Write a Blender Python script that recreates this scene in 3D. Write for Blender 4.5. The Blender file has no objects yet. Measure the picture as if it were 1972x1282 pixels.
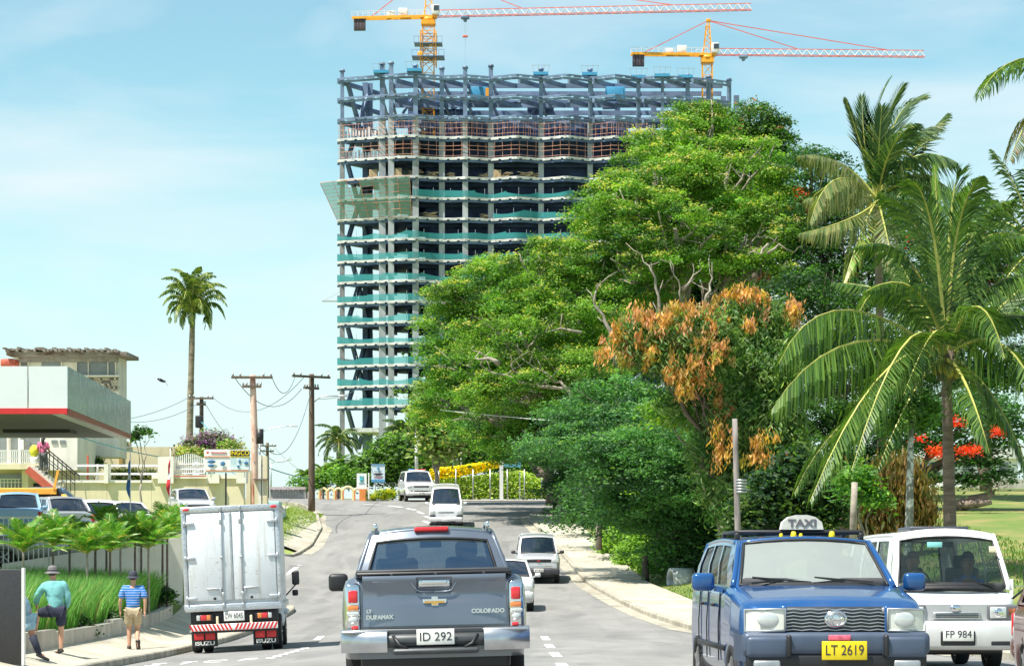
import bpy, bmesh, math, random
import numpy as np
from mathutils import Vector, Matrix
R = math.radians
random.seed(7)
rng = np.random.default_rng(11)
SC = bpy.context.scene
COL = SC.collection

# ---------------- camera, world, sun, exposure ----------------
FPX, CXP, HYP, CZ = 4800.0, 986.0, 1020.0, 1.6      # focal length and horizon in photo pixels, eye height
cam_data = bpy.data.cameras.new('camera')
cam = bpy.data.objects.new('camera', cam_data); COL.objects.link(cam)
cam.location = (0, 0, CZ); cam.rotation_euler = (R(90), 0, 0)
cam_data.sensor_width = 36; cam_data.lens = 36 * FPX / 1972
cam_data.shift_y = (HYP - 641) / 1972
cam_data.clip_start = 0.5; cam_data.clip_end = 9000
SC.camera = cam

SUN_DIR = Vector((-0.36, -0.26, 0.90)).normalized()   # towards the sun: high, to the left and behind us
sun_el = math.asin(SUN_DIR.z)
sun_az = math.atan2(SUN_DIR.x, SUN_DIR.y)
world = bpy.data.worlds.new('World'); SC.world = world; world.use_nodes = True
nt = world.node_tree; nt.nodes.clear()
wo = nt.nodes.new('ShaderNodeOutputWorld'); bg = nt.nodes.new('ShaderNodeBackground')
sky = nt.nodes.new('ShaderNodeTexSky'); sky.sky_type = 'NISHITA'; sky.sun_disc = False
sky.sun_elevation = sun_el; sky.sun_rotation = sun_az; sky.air_density = 1.0; sky.dust_density = 0.3; sky.ozone_density = 1.5
tc = nt.nodes.new('ShaderNodeTexCoord'); mp = nt.nodes.new('ShaderNodeMapping')
mp.inputs['Scale'].default_value = (1.0, 1.0, 4.2)
mp.inputs['Rotation'].default_value = (0, R(4), 0); mp.inputs['Location'].default_value = (3.1, 0, 1.7)
nz = nt.nodes.new('ShaderNodeTexNoise'); nz.inputs['Scale'].default_value = 5.6; nz.inputs['Detail'].default_value = 6; nz.inputs['Roughness'].default_value = 0.5
nz.inputs['Distortion'].default_value = 0.35
rp = nt.nodes.new('ShaderNodeValToRGB'); rp.color_ramp.elements[0].position = 0.40; rp.color_ramp.elements[1].position = 0.72
rp.color_ramp.elements[0].color = (0, 0, 0, 1); rp.color_ramp.elements[1].color = (0.85, 0.85, 0.85, 1)
tint = nt.nodes.new('ShaderNodeMixRGB'); tint.blend_type = 'MULTIPLY'; tint.inputs[0].default_value = 1; tint.inputs[2].default_value = (0.94, 1.16, 1.0, 1)
mx = nt.nodes.new('ShaderNodeMixRGB'); mx.inputs[2].default_value = (5.6, 6.2, 6.4, 1)
nt.links.new(tc.outputs['Generated'], mp.inputs[0]); nt.links.new(mp.outputs[0], nz.inputs['Vector']); nt.links.new(nz.outputs['Fac'], rp.inputs[0])
nt.links.new(sky.outputs[0], tint.inputs[1]); nt.links.new(rp.outputs[0], mx.inputs[0])
sep = nt.nodes.new('ShaderNodeSeparateXYZ'); nt.links.new(tc.outputs['Generated'], sep.inputs[0])
hz = nt.nodes.new('ShaderNodeMapRange'); hz.inputs['From Min'].default_value = -.02; hz.inputs['From Max'].default_value = .17; hz.inputs['To Min'].default_value = .85; hz.inputs['To Max'].default_value = 0; hz.interpolation_type = 'SMOOTHSTEP'
nt.links.new(sep.outputs[2], hz.inputs[0]); hm = nt.nodes.new('ShaderNodeMixRGB'); hm.inputs[2].default_value = (4.9, 6.1, 6.5, 1)     # sea haze low over the horizon, all round
nt.links.new(hz.outputs[0], hm.inputs[0]); nt.links.new(tint.outputs[0], hm.inputs[1]); nt.links.new(hm.outputs[0], mx.inputs[1])
nt.links.new(mx.outputs[0], bg.inputs[0]); nt.links.new(bg.outputs[0], wo.inputs[0])
bg.inputs[1].default_value = 0.082
sun_data = bpy.data.lights.new('sun', 'SUN'); sun_data.energy = 4.4; sun_data.angle = R(0.5); sun_data.color = (1.0, 0.95, 0.86)
sun = bpy.data.objects.new('sun', sun_data); COL.objects.link(sun)
sun.rotation_euler = SUN_DIR.to_track_quat('Z', 'Y').to_euler(); sun.location = (-30, -30, 60)
SC.view_settings.view_transform = 'Standard'; SC.view_settings.look = 'None'
SC.view_settings.exposure = 0.95; SC.view_settings.gamma = 1.0; SC.view_settings.use_curve_mapping = False
SC.render.engine = 'CYCLES'
SC.cycles.max_bounces = 8; SC.cycles.transparent_max_bounces = 12

# ---------------- helpers ----------------
def wx(px, d): return (px - CXP) / FPX * d
def wz(py, d): return CZ + (HYP - py) / FPX * d
def PT(px, py, d): return Vector((wx(px, d), d, wz(py, d)))

def interp(x, pts):
    if x <= pts[0][0]: return pts[0][1]
    for (a, va), (b, vb) in zip(pts, pts[1:]):
        if x <= b:
            t = (x - a) / (b - a); return va + (vb - va) * t
    return pts[-1][1]
def sinterp(x, pts):
    s = 0
    for k, w in ((-3, 1), (-1.5, 2), (0, 3), (1.5, 2), (3, 1)): s += w * interp(x + k, pts)
    return s / 9
def sm(t): t = max(0, min(1, t)); return t * t * (3 - 2 * t)

ZR = [(0, .02), (15, 0), (25, -.09), (35, -.3), (49, -.64), (60, -.82), (70, -.8), (80, -.62), (92, -.42), (100, .1), (108, .65), (123, 1.68), (135, 2.6), (145, 3.2), (155, 3.45), (175, 3.7), (260, 4.0), (450, 4.2), (3000, 3)]
ZL = [(0, 0), (40, -.6), (52, -.85), (60, -.93), (71, -.9), (76, .3), (82, 1.2), (90, 1.6), (110, 2.3), (150, 3.5), (200, 4.2), (450, 4.2), (3000, 3)]
ZRT = [(0, 0), (45, -.25), (55, -.1), (80, 1.3), (120, 3.5), (160, 4.4), (250, 5.5), (450, 4.5), (3000, 3)]
XL = [(0, -6.65), (77, -6.65), (79, -7.2), (81, -9), (83, -14), (101, -14), (103, -11), (105, -9.5), (107, -9.1), (111, -8.9), (122, -9.3), (130, -10.1), (135, -11.2), (139, -14), (142, -22), (144, -40), (170, -40)]
XR = [(0, 7.6), (36, 7.6), (44, 7.2), (50, 6.0), (55, 4.9), (60, 4.3), (77, 3.35), (92, 2.75), (106, 2.1), (118, 1.45), (128, .9), (131, .9), (132.5, 1.3), (134, 3), (136, 5.5), (170, 6.5)]
def xl(d): return interp(d, XL)
def xr(d): return interp(d, XR)
def gz(x, d):
    z = sinterp(d, ZR)
    if x < -2.5: z += .055 * (max(x, -9) + 2.5) * (1 - sm((d - 75) / 40))
    if x < -6.65: z -= .15 * sm((-6.75 - x) / 1.2) * (1 - sm((d - 70) / 12))
    if x < -9:
        t = sm((-9 - x) / (1.0 if d < 78 else 4.0)); z = z * (1 - t) + sinterp(d, ZL) * t
    k = xr(min(d, 131)) + 2.4
    if x > k:
        t = sm((x - k) / 7.0); z = z * (1 - t) + sinterp(d, ZRT) * t
    return z

def link(o, parent=None):
    COL.objects.link(o)
    if parent is not None: o.parent = parent
    return o
def tag(o, label=None, cat=None, group=None, kind=None):
    if label: o['label'] = label
    if cat: o['category'] = cat
    if group: o['group'] = group
    if kind: o['kind'] = kind
    return o
def thing(name, label, cat, loc=(0, 0, 0), rz=0, group=None):
    o = bpy.data.objects.new(name, None); o.empty_display_size = .2; COL.objects.link(o)
    o.location = loc; o.rotation_euler = (0, 0, rz)
    return tag(o, label, cat, group)
def copy_tree(o, parent=None):
    c = o.copy(); COL.objects.link(c); c.parent = parent
    for ch in list(o.children): copy_tree(ch, c)
    return c

class MB:
    """collects shapes for ONE mesh object"""
    def __init__(s): s.v = []; s.f = []; s.m = []; s.sm = []
    def add(s, vs, fs, mi=0, smooth=False):
        n = len(s.v); s.v.extend([tuple(p) for p in vs])
        for f in fs: s.f.append([n + i for i in f]); s.m.append(mi); s.sm.append(smooth)
        return s
    def box(s, c, size, mi=0, M=None):
        x, y, z = c; a, b, h = size[0] / 2, size[1] / 2, size[2] / 2
        vs = [Vector((x + i * a, y + j * b, z + k * h)) for k in (-1, 1) for j in (-1, 1) for i in (-1, 1)]
        if M is not None: vs = [M @ v for v in vs]
        return s.add(vs, [(0, 2, 3, 1), (4, 5, 7, 6), (0, 1, 5, 4), (2, 6, 7, 3), (0, 4, 6, 2), (1, 3, 7, 5)], mi)
    def rbox(s, c, size, r=.02, mi=0, seg=2, M=None):
        bm = bmesh.new(); bmesh.ops.create_cube(bm, size=1)
        for v in bm.verts: v.co = Vector((v.co.x * size[0], v.co.y * size[1], v.co.z * size[2]))
        r = min(r, min(size) * .49)
        bmesh.ops.bevel(bm, geom=bm.edges[:], offset=r, segments=seg, profile=.5, affect='EDGES')
        vs = [v.co + Vector(c) for v in bm.verts]
        if M is not None: vs = [M @ v for v in vs]
        s.add(vs, [[v.index for v in f.verts] for f in bm.faces], mi, True); bm.free(); return s
    def bar(s, p, q, w=.1, h=None, mi=0):
        p, q = Vector(p), Vector(q); h = h or w; t = (q - p).normalized()
        up = Vector((0, 0, 1)) if abs(t.z) < .95 else Vector((0, 1, 0))
        a = t.cross(up).normalized() * (w / 2); b = a.cross(t).normalized() * (h / 2)
        vs = [e + i * a + j * b for e in (p, q) for (i, j) in ((-1, -1), (1, -1), (1, 1), (-1, 1))]
        return s.add(vs, [(0, 1, 2, 3), (7, 6, 5, 4), (0, 4, 5, 1), (1, 5, 6, 2), (2, 6, 7, 3), (3, 7, 4, 0)], mi)
    def tube(s, pts, r, n=8, mi=0, cap=True):
        pts = [Vector(p) for p in pts]; rs = r if isinstance(r, (list, tuple)) else [r] * len(pts)
        base = len(s.v); ref = None
        for i, p in enumerate(pts):
            t = (pts[min(i + 1, len(pts) - 1)] - pts[max(i - 1, 0)]).normalized()
            if ref is None: ref = t.orthogonal().normalized()
            a = (ref - t * ref.dot(t)).normalized(); ref = a; b = t.cross(a)
            for k in range(n):
                an = 2 * math.pi * k / n; s.v.append(tuple(p + (a * math.cos(an) + b * math.sin(an)) * rs[i]))
        for i in range(len(pts) - 1):
            for k in range(n):
                k2 = (k + 1) % n
                s.f.append([base + i * n + k, base + i * n + k2, base + (i + 1) * n + k2, base + (i + 1) * n + k]); s.m.append(mi); s.sm.append(n > 4)
        if cap:
            s.f.append([base + k for k in range(n)][::-1]); s.m.append(mi); s.sm.append(False)
            s.f.append([base + (len(pts) - 1) * n + k for k in range(n)]); s.m.append(mi); s.sm.append(False)
        return s
    def cyl(s, c, r, h, n=16, axis='Z', mi=0, r2=None):
        a = {'X': Vector((1, 0, 0)), 'Y': Vector((0, 1, 0)), 'Z': Vector((0, 0, 1))}[axis] * (h / 2); c = Vector(c)
        return s.tube([c - a, c + a], [r, r if r2 is None else r2], n, mi)
    def prism(s, poly, a, b, axis='Y', mi=0, smooth=False):
        """poly in the plane across the axis, extruded from a to b"""
        def m(u, v, w): return (u, w, v) if axis == 'Y' else ((w, u, v) if axis == 'X' else (u, v, w))
        n = len(poly); vs = [m(u, v, a) for u, v in poly] + [m(u, v, b) for u, v in poly]
        fs = [list(range(n))[::-1], list(range(n, 2 * n))] + [[i, (i + 1) % n, n + (i + 1) % n, n + i] for i in range(n)]
        return s.add(vs, fs, mi, smooth)
    def ell(s, c, r, nu=12, nv=8, mi=0, M=None):
        r = r if isinstance(r, (tuple, list)) else (r, r, r); vs = []; fs = []
        for j in range(nv + 1):
            ph = math.pi * j / nv
            for i in range(nu):
                th = 2 * math.pi * i / nu
                vs.append(Vector((c[0] + r[0] * math.sin(ph) * math.cos(th), c[1] + r[1] * math.sin(ph) * math.sin(th), c[2] + r[2] * math.cos(ph))))
        for j in range(nv):
            for i in range(nu): fs.append([j * nu + i, (j + 1) * nu + i, (j + 1) * nu + (i + 1) % nu, j * nu + (i + 1) % nu])
        if M is not None: vs = [M @ v for v in vs]
        return s.add(vs, fs, mi, True)
    def lathe(s, prof, c=(0, 0, 0), n=20, mi=0):
        vs = [(c[0] + r * math.cos(2 * math.pi * i / n), c[1] + r * math.sin(2 * math.pi * i / n), c[2] + z) for r, z in prof for i in range(n)]
        fs = [[j * n + i, j * n + (i + 1) % n, (j + 1) * n + (i + 1) % n, (j + 1) * n + i] for j in range(len(prof) - 1) for i in range(n)]
        return s.add(vs, fs, mi, True)
    def grid(s, fn, us, vs_, mi=0, smooth=True, skip=None):
        """surface fn(u,v); skip(i,j) drops a cell"""
        n = len(s.v); W = len(us)
        for v in vs_:
            for u in us: s.v.append(tuple(fn(u, v)))
        for j in range(len(vs_) - 1):
            for i in range(W - 1):
                if skip and skip((us[i] + us[i + 1]) / 2, (vs_[j] + vs_[j + 1]) / 2): continue
                s.f.append([n + j * W + i, n + j * W + i + 1, n + (j + 1) * W + i + 1, n + (j + 1) * W + i]); s.m.append(mi); s.sm.append(smooth)
        return s
    def mesh(s, name, mats):
        me = bpy.data.meshes.new(name); me.from_pydata(s.v, [], s.f)
        mats = mats if isinstance(mats, (list, tuple)) else [mats]
        for m in mats: me.materials.append(m)
        me.polygons.foreach_set('material_index', s.m); me.polygons.foreach_set('use_smooth', s.sm); me.update()
        return me
    def build(s, name, mats, parent=None, fix=False, **kw):
        me = s.mesh(name, mats)
        if fix:
            bm = bmesh.new(); bm.from_mesh(me); bmesh.ops.remove_doubles(bm, verts=bm.verts, dist=1e-4)
            bmesh.ops.recalc_face_normals(bm, faces=bm.faces); bm.to_mesh(me); bm.free()
        o = bpy.data.objects.new(name, me); link(o, parent); return tag(o, **kw) if kw else o

def text(name, body, mat, parent, loc, size, rot=(R(90), 0, 0), ext=.003, bold=0, sx=1, align='CENTER'):
    cu = bpy.data.curves.new(name, 'FONT'); cu.body = body; cu.size = size; cu.extrude = ext; cu.align_x = align; cu.align_y = 'CENTER'
    cu.offset = bold; cu.materials.append(mat)
    tmp = bpy.data.objects.new('tmp', cu); COL.objects.link(tmp); bpy.context.view_layer.update()
    me = bpy.data.meshes.new_from_object(tmp.evaluated_get(bpy.context.evaluated_depsgraph_get())); bpy.data.objects.remove(tmp)
    o = bpy.data.objects.new(name, me); me.name = name; link(o, parent); o.location = loc; o.rotation_euler = rot; o.scale = (sx, 1, 1); return o

# ---------------- materials ----------------
def mat(name, col, rough=.6, metal=0, var=.12, scale=4, bump=0, bscale=None, coat=0, spec=.5, detail=5, stretch=(1, 1, 1), col2=None, alpha=1, trans=0, emit=None, ramp=(.35, .65)):
    m = bpy.data.materials.new(name); m.use_nodes = True; t = m.node_tree; N = t.nodes; L = t.links
    b = N['Principled BSDF']; b.inputs['Roughness'].default_value = rough; b.inputs['Metallic'].default_value = metal
    b.inputs['Coat Weight'].default_value = coat; b.inputs['Specular IOR Level'].default_value = spec; b.inputs['Coat Roughness'].default_value = .04
    if alpha < 1: b.inputs['Alpha'].default_value = alpha
    if trans: b.inputs['Transmission Weight'].default_value = trans
    c = (*col, 1)
    if var or col2 or bump:
        tc = N.new('ShaderNodeTexCoord'); mp = N.new('ShaderNodeMapping'); mp.inputs['Scale'].default_value = stretch
        nz = N.new('ShaderNodeTexNoise'); nz.inputs['Scale'].default_value = scale; nz.inputs['Detail'].default_value = detail; nz.inputs['Roughness'].default_value = .62
        L.new(tc.outputs['Object'], mp.inputs[0]); L.new(mp.outputs[0], nz.inputs['Vector'])
        rp = N.new('ShaderNodeValToRGB'); rp.color_ramp.elements[0].position, rp.color_ramp.elements[1].position = ramp
        rp.color_ramp.elements[0].color = (*[x * (1 - var) for x in col], 1)
        rp.color_ramp.elements[1].color = (*(col2 if col2 else [min(1, x * (1 + var)) for x in col]), 1)
        L.new(nz.outputs['Fac'], rp.inputs[0]); L.new(rp.outputs[0], b.inputs['Base Color'])
        if bump:
            n2 = N.new('ShaderNodeTexNoise'); n2.inputs['Scale'].default_value = bscale or scale * 4; n2.inputs['Detail'].default_value = 4
            L.new(mp.outputs[0], n2.inputs['Vector'])
            bp = N.new('ShaderNodeBump'); bp.inputs['Strength'].default_value = bump; bp.inputs['Distance'].default_value = .02
            L.new(n2.outputs['Fac'], bp.inputs['Height']); L.new(bp.outputs[0], b.inputs['Normal'])
    else: b.inputs['Base Color'].default_value = c
    if emit: b.inputs['Emission Color'].default_value = (*emit[0], 1); b.inputs['Emission Strength'].default_value = emit[1]
    return m

def leafmat(name, rough=.5, transl=.42):
    m = bpy.data.materials.new(name); m.use_nodes = True; t = m.node_tree; N = t.nodes; L = t.links
    b = N['Principled BSDF']; b.inputs['Roughness'].default_value = rough; b.inputs['Specular IOR Level'].default_value = .35
    at = N.new('ShaderNodeAttribute'); at.attribute_name = 'tint'
    L.new(at.outputs['Color'], b.inputs['Base Color'])
    tr = N.new('ShaderNodeBsdfTranslucent'); L.new(at.outputs['Color'], tr.inputs[0])
    g = N.new('ShaderNodeMixRGB'); g.blend_type = 'MULTIPLY'; g.inputs[0].default_value = 1; g.inputs[2].default_value = (1.5, 1.7, .6, 1)
    L.new(at.outputs['Color'], g.inputs[1]); L.new(g.outputs[0], tr.inputs[0])
    ms = N.new('ShaderNodeMixShader'); ms.inputs[0].default_value = transl
    L.new(b.outputs[0], ms.inputs[1]); L.new(tr.outputs[0], ms.inputs[2]); L.new(ms.outputs[0], N['Material Output'].inputs[0])
    return m

def glassmat(name, col=(.02, .03, .035), see=.45, rough=.03):
    """thin pane: part mirror, part see-through"""
    m = bpy.data.materials.new(name); m.use_nodes = True; t = m.node_tree; N = t.nodes; L = t.links
    b = N['Principled BSDF']; b.inputs['Base Color'].default_value = (*col, 1); b.inputs['Roughness'].default_value = rough; b.inputs['Specular IOR Level'].default_value = .9
    b.inputs['Coat Weight'].default_value = .6
    tr = N.new('ShaderNodeBsdfTransparent'); tr.inputs[0].default_value = (.72, .82, .80, 1)
    ms = N.new('ShaderNodeMixShader'); ms.inputs[0].default_value = see
    L.new(b.outputs[0], ms.inputs[1]); L.new(tr.outputs[0], ms.inputs[2]); L.new(ms.outputs[0], N['Material Output'].inputs[0])
    return m

M = {}
M['asphalt'] = mat('asphalt', (.228, .222, .21), .85, var=.15, scale=.9, detail=10, bump=.25, bscale=30, stretch=(1, .25, 1))
M['concrete'] = mat('concrete', (.42, .40, .35), .85, var=.16, scale=1.2, bump=.2, bscale=18, detail=8)
M['pathconcrete'] = mat('path_concrete', (.44, .41, .33), .88, var=.2, scale=.8, bump=.15, bscale=18, detail=9)
M['kerb'] = mat('kerb_concrete', (.38, .35, .28), .88, var=.3, scale=2.5, bump=.25, bscale=20, detail=9)
M['linepaint'] = mat('road_paint', (.78, .78, .75), .7, var=.25, scale=6, ramp=(.3, .55))
M['grass'] = mat('grass_ground', (.20, .25, .06), .9, var=.4, scale=.5, bump=.5, bscale=10, detail=10)
M['lawn'] = mat('lawn_ground', (.17, .26, .045), .9, var=.3, col2=(.30, .23, .09), scale=.45, bump=.5, bscale=8, detail=10, ramp=(.46, .68))
M['soil'] = mat('soil', (.12, .085, .05), .95, var=.3, scale=3)
M['leaf'] = leafmat('leaf')
M['palmleaf'] = leafmat('palm_leaf', .4, .3)
M['barkpale'] = mat('bark_pale', (.30, .26, .21), .9, var=.4, scale=3, bump=.4, detail=8)
M['barkdark'] = mat('bark_dark', (.13, .10, .08), .9, var=.35, scale=3, bump=.4, detail=8)
M['palmtrunk'] = mat('palm_trunk', (.20, .15, .13), .9, var=.3, scale=2, bump=.5, stretch=(1, 1, 7), detail=8)
M['royaltrunk'] = mat('royal_trunk', (.22, .18, .13), .9, var=.45, scale=1.6, bump=.3, stretch=(1, 1, 2.5), detail=8)
M['rachis'] = mat('frond_rib', (.42, .42, .10), .5, var=.2)
M['white'] = mat('white_paint', (.80, .80, .78), .45, var=.05, scale=1.5)
M['wallcream'] = mat('cream_render', (.70, .62, .42), .85, var=.09, scale=.8, bump=.1, detail=8)
M['wallwhite'] = mat('white_render', (.78, .75, .66), .8, var=.1, scale=.8, detail=8)
M['steel'] = mat('galvanised_steel', (.45, .47, .48), .4, .7, var=.12, scale=6)
M['black'] = mat('black_plastic', (.018, .018, .02), .45, var=.1)
M['rubber'] = mat('tyre_rubber', (.022, .022, .022), .8, var=.2)
M['chrome'] = mat('chrome', (.72, .73, .74), .12, 1, var=0)
M['darkglass'] = glassmat('tinted_glass', (.012, .022, .04), .15)
M['clearglass'] = glassmat('windscreen_glass', (.02, .03, .03), .62)
M['red'] = mat('red_paint', (.62, .03, .03), .4, var=.08)
M['taillight'] = mat('tail_lamp_red', (.65, .015, .02), .15, var=.05, coat=1)
M['amber'] = mat('amber_lens', (.75, .22, .05), .15, var=.05, coat=1)
M['lens'] = mat('clear_lens', (.62, .64, .62), .12, .3, var=.08, coat=1)
M['whitelamp'] = mat('milky_lamp_lens', (.70, .70, .64), .2, var=.06, coat=1)
M['plate'] = mat('plate_white', (.78, .77, .72), .5, var=.08, scale=8)
M['plateyellow'] = mat('plate_yellow', (.82, .62, .01), .5, var=.06)
M['ink'] = mat('ink_dark', (.03, .03, .04), .6, var=0)
M['skin'] = mat('skin', (.36, .19, .12), .55, var=.1)
M['skinfair'] = mat('skin_fair', (.52, .29, .19), .55, var=.1)
M['wood'] = mat('weathered_wood', (.15, .115, .085), .9, var=.35, scale=2, stretch=(6, 6, 1), bump=.3, detail=8)
M['seat'] = mat('seat_fabric', (.09, .10, .11), .9, var=.2)
def overlay(m, fac_build, col):
    """mix a second real colour (dirt, joints, patches) over the base colour of m"""
    t = m.node_tree; N = t.nodes; L = t.links; b = N['Principled BSDF']; src = b.inputs['Base Color'].links[0].from_socket if b.inputs['Base Color'].links else None
    mx_ = N.new('ShaderNodeMixRGB'); mx_.inputs[2].default_value = (*col, 1)
    if src: L.new(src, mx_.inputs[1])
    else: mx_.inputs[1].default_value = b.inputs['Base Color'].default_value
    L.new(fac_build(N, L), mx_.inputs[0]); L.new(mx_.outputs[0], b.inputs['Base Color']); return m
def f_noise(scale, lo, hi, amt=1, stretch=(1, 1, 1), detail=6, loc=(0, 0, 0)):
    def f(N, L):
        tc = N.new('ShaderNodeTexCoord'); mp = N.new('ShaderNodeMapping'); mp.inputs['Scale'].default_value = stretch; mp.inputs['Location'].default_value = loc; n = N.new('ShaderNodeTexNoise'); n.inputs['Scale'].default_value = scale; n.inputs['Detail'].default_value = detail
        r = N.new('ShaderNodeMapRange'); r.inputs['From Min'].default_value = lo; r.inputs['From Max'].default_value = hi; r.inputs['To Max'].default_value = amt
        L.new(tc.outputs['Object'], mp.inputs[0]); L.new(mp.outputs[0], n.inputs['Vector']); L.new(n.outputs['Fac'], r.inputs[0]); return r.outputs[0]
    return f
def f_crack(scale, width, amt=.7):
    def f(N, L):
        tc = N.new('ShaderNodeTexCoord'); mp = N.new('ShaderNodeMapping'); mp.inputs['Scale'].default_value = (1, .35, 1); nz = N.new('ShaderNodeTexNoise'); nz.inputs['Scale'].default_value = 1.5; ad = N.new('ShaderNodeMixRGB'); ad.blend_type = 'ADD'; ad.inputs[0].default_value = .5
        v = N.new('ShaderNodeTexVoronoi'); v.feature = 'DISTANCE_TO_EDGE'; v.inputs['Scale'].default_value = scale; r = N.new('ShaderNodeMapRange'); r.inputs['From Min'].default_value = 0; r.inputs['From Max'].default_value = width; r.inputs['To Min'].default_value = amt; r.inputs['To Max'].default_value = 0
        L.new(tc.outputs['Object'], mp.inputs[0]); L.new(mp.outputs[0], nz.inputs['Vector']); L.new(mp.outputs[0], ad.inputs[1]); L.new(nz.outputs['Color'], ad.inputs[2]); L.new(ad.outputs[0], v.inputs['Vector']); L.new(v.outputs['Distance'], r.inputs[0]); return r.outputs[0]
    return f
def f_joint(freq, width, amt=.6, axis='Y'):
    def f(N, L):
        tc = N.new('ShaderNodeTexCoord'); s = N.new('ShaderNodeSeparateXYZ'); m1 = N.new('ShaderNodeMath'); m1.operation = 'MULTIPLY'; m1.inputs[1].default_value = freq; m2 = N.new('ShaderNodeMath'); m2.operation = 'FRACT'; m3 = N.new('ShaderNodeMath'); m3.operation = 'LESS_THAN'; m3.inputs[1].default_value = width; m4 = N.new('ShaderNodeMath'); m4.operation = 'MULTIPLY'; m4.inputs[1].default_value = amt
        L.new(tc.outputs['Object'], s.inputs[0]); L.new(s.outputs[axis], m1.inputs[0]); L.new(m1.outputs[0], m2.inputs[0]); L.new(m2.outputs[0], m3.inputs[0]); L.new(m3.outputs[0], m4.inputs[0]); return m4.outputs[0]
    return f
overlay(M['asphalt'], f_noise(.22, .52, .58, .2, (1, .22, 1), 3), (.13, .135, .14)); overlay(M['asphalt'], f_noise(.5, .60, .63, .28, (1, .12, 1), 2, (7, 3, 0)), (.12, .12, .125))
overlay(M['asphalt'], f_noise(1.6, .56, .72, .45, (1, .025, 1), 4, (2, 9, 0)), (.13, .125, .12)); overlay(M['asphalt'], f_noise(.8, .6, .64, .35, (1, .3, 1), 7, (11, 5, 0)), (.11, .11, .11)); overlay(M['asphalt'], f_crack(.22, .005, .22), (.08, .08, .08)); overlay(M['asphalt'], f_noise(60, .66, .72, .5, (1, .4, 1), 2), (.34, .33, .30))
overlay(M['kerb'], f_joint(1.1, .045, .75), (.08, .07, .06)); overlay(M['kerb'], f_noise(1.3, .5, .7, .6, (1, .3, 1)), (.20, .18, .14)); overlay(M['pathconcrete'], f_joint(.55, .018, .6), (.14, .12, .09)); overlay(M['pathconcrete'], f_noise(.9, .52, .72, .5, (1, .3, 1)), (.26, .23, .17)); overlay(M['pathconcrete'], f_crack(.35, .006, .4), (.1, .09, .07))
overlay(M['concrete'], f_noise(2, .5, .7, .55, (1, 1, .3)), (.20, .18, .15)); overlay(M['wallcream'], f_noise(.9, .54, .72, .45, (1.5, 1.5, .25)), (.42, .36, .24)); overlay(M['wallwhite'], f_noise(.9, .54, .72, .4, (1.5, 1.5, .25)), (.45, .42, .34))
def paint(name, col, metal=0, rough=.25, var=.04):
    m = mat(name, col, rough, metal, var=var, scale=2, coat=.8, detail=8)
    overlay(m, f_noise(2.2, .48, .72, .30, (1, 1, .5), 8), tuple(.5 * c + .5 * d for c, d in zip(col, (.26, .24, .20))))
    def low(N, L):      # road dust caught on the lowest panels
        tc = N.new('ShaderNodeTexCoord'); s = N.new('ShaderNodeSeparateXYZ'); n = N.new('ShaderNodeTexNoise'); n.inputs['Scale'].default_value = 3; n.inputs['Detail'].default_value = 6; a = N.new('ShaderNodeMath'); a.operation = 'MULTIPLY_ADD'; a.inputs[1].default_value = .5
        r = N.new('ShaderNodeMapRange'); r.inputs['From Min'].default_value = .95; r.inputs['From Max'].default_value = .45; r.inputs['To Max'].default_value = .55
        L.new(tc.outputs['Object'], s.inputs[0]); L.new(tc.outputs['Object'], n.inputs['Vector']); L.new(n.outputs['Fac'], a.inputs[0]); L.new(s.outputs['Z'], a.inputs[2]); L.new(a.outputs[0], r.inputs[0]); return r.outputs[0]
    return overlay(m, low, (.20, .17, .13))
# ---------------- ground, road, paths ----------------
def strip(name, d_rows, xa, xb, m, nx=8, dz=0.0, zf=None, label=None):
    mb = MB(); zf = zf or gz
    mb.grid(lambda u, v: ((xa(v) + (xb(v) - xa(v)) * u), v, zf(xa(v) + (xb(v) - xa(v)) * u, v) + dz), [i / nx for i in range(nx + 1)], d_rows)
    return mb.build(name, m, kind='structure')
def fr(a, b, st):
    n = max(1, round((b - a) / st)); return [a + (b - a) * i / n for i in range(n + 1)]
# terrain: one sheet to the horizon, under everything
xs = [-2500, -1200, -600, -300, -150, -80, -50] + fr(-36, -14, 2) + fr(-13, 16, .75) + fr(18, 60, 3) + [80, 120, 200, 400, 800, 1500, 2500]
ds = [-60, -20, 0, 15] + fr(20, 160, 2) + [165, 172, 180, 195, 220, 260, 320, 400, 450, 600, 1000, 2000, 3500]
mb = MB(); mb.grid(lambda u, v: (u, v, gz(u, v) - .06 - (.25 if v > 300 else 0)), xs, ds)
mb.build('ground', M['grass'], kind='structure')
rows = fr(-20, 76, 2) + fr(77, 107, .5) + fr(108, 130, 1) + fr(130.5, 170, .5)
strip('road', rows, xl, xr, M['asphalt'], nx=16)
# footpaths with kerbs
def kerb(name, pts, w=.16, h=.13, side=1):
    """a raised kerb along plan points (x,d)"""
    mb = MB(); n = len(pts); prof = [(0, -.08), (0, h - .02), (.02, h), (w, h), (w, -.08)]
    vs = []
    for i, (x, d) in enumerate(pts):
        a = pts[max(0, i - 1)]; b = pts[min(n - 1, i + 1)]; t = Vector((b[0] - a[0], b[1] - a[1])).normalized(); nr = Vector((t.y, -t.x)) * side
        z = gz(x, d) + .02 * math.sin(i * 1.7) * 0
        for (u, v) in prof: vs.append((x + nr.x * u, d + nr.y * u, z + v))
    k = len(prof); fs = [[i * k + j, i * k + j + 1, (i + 1) * k + j + 1, (i + 1) * k + j] for i in range(n - 1) for j in range(k - 1)]
    mb.add(vs, fs); return mb.build(name, M['kerb'], kind='structure')
rk = [(xr(d), d) for d in fr(36, 131, 1)] + [(1.05, 132), (1.5, 132.8), (2.4, 133.3), (4, 133.6), (7, 133.7)]
kerb('kerb_right', rk, side=1)
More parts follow.
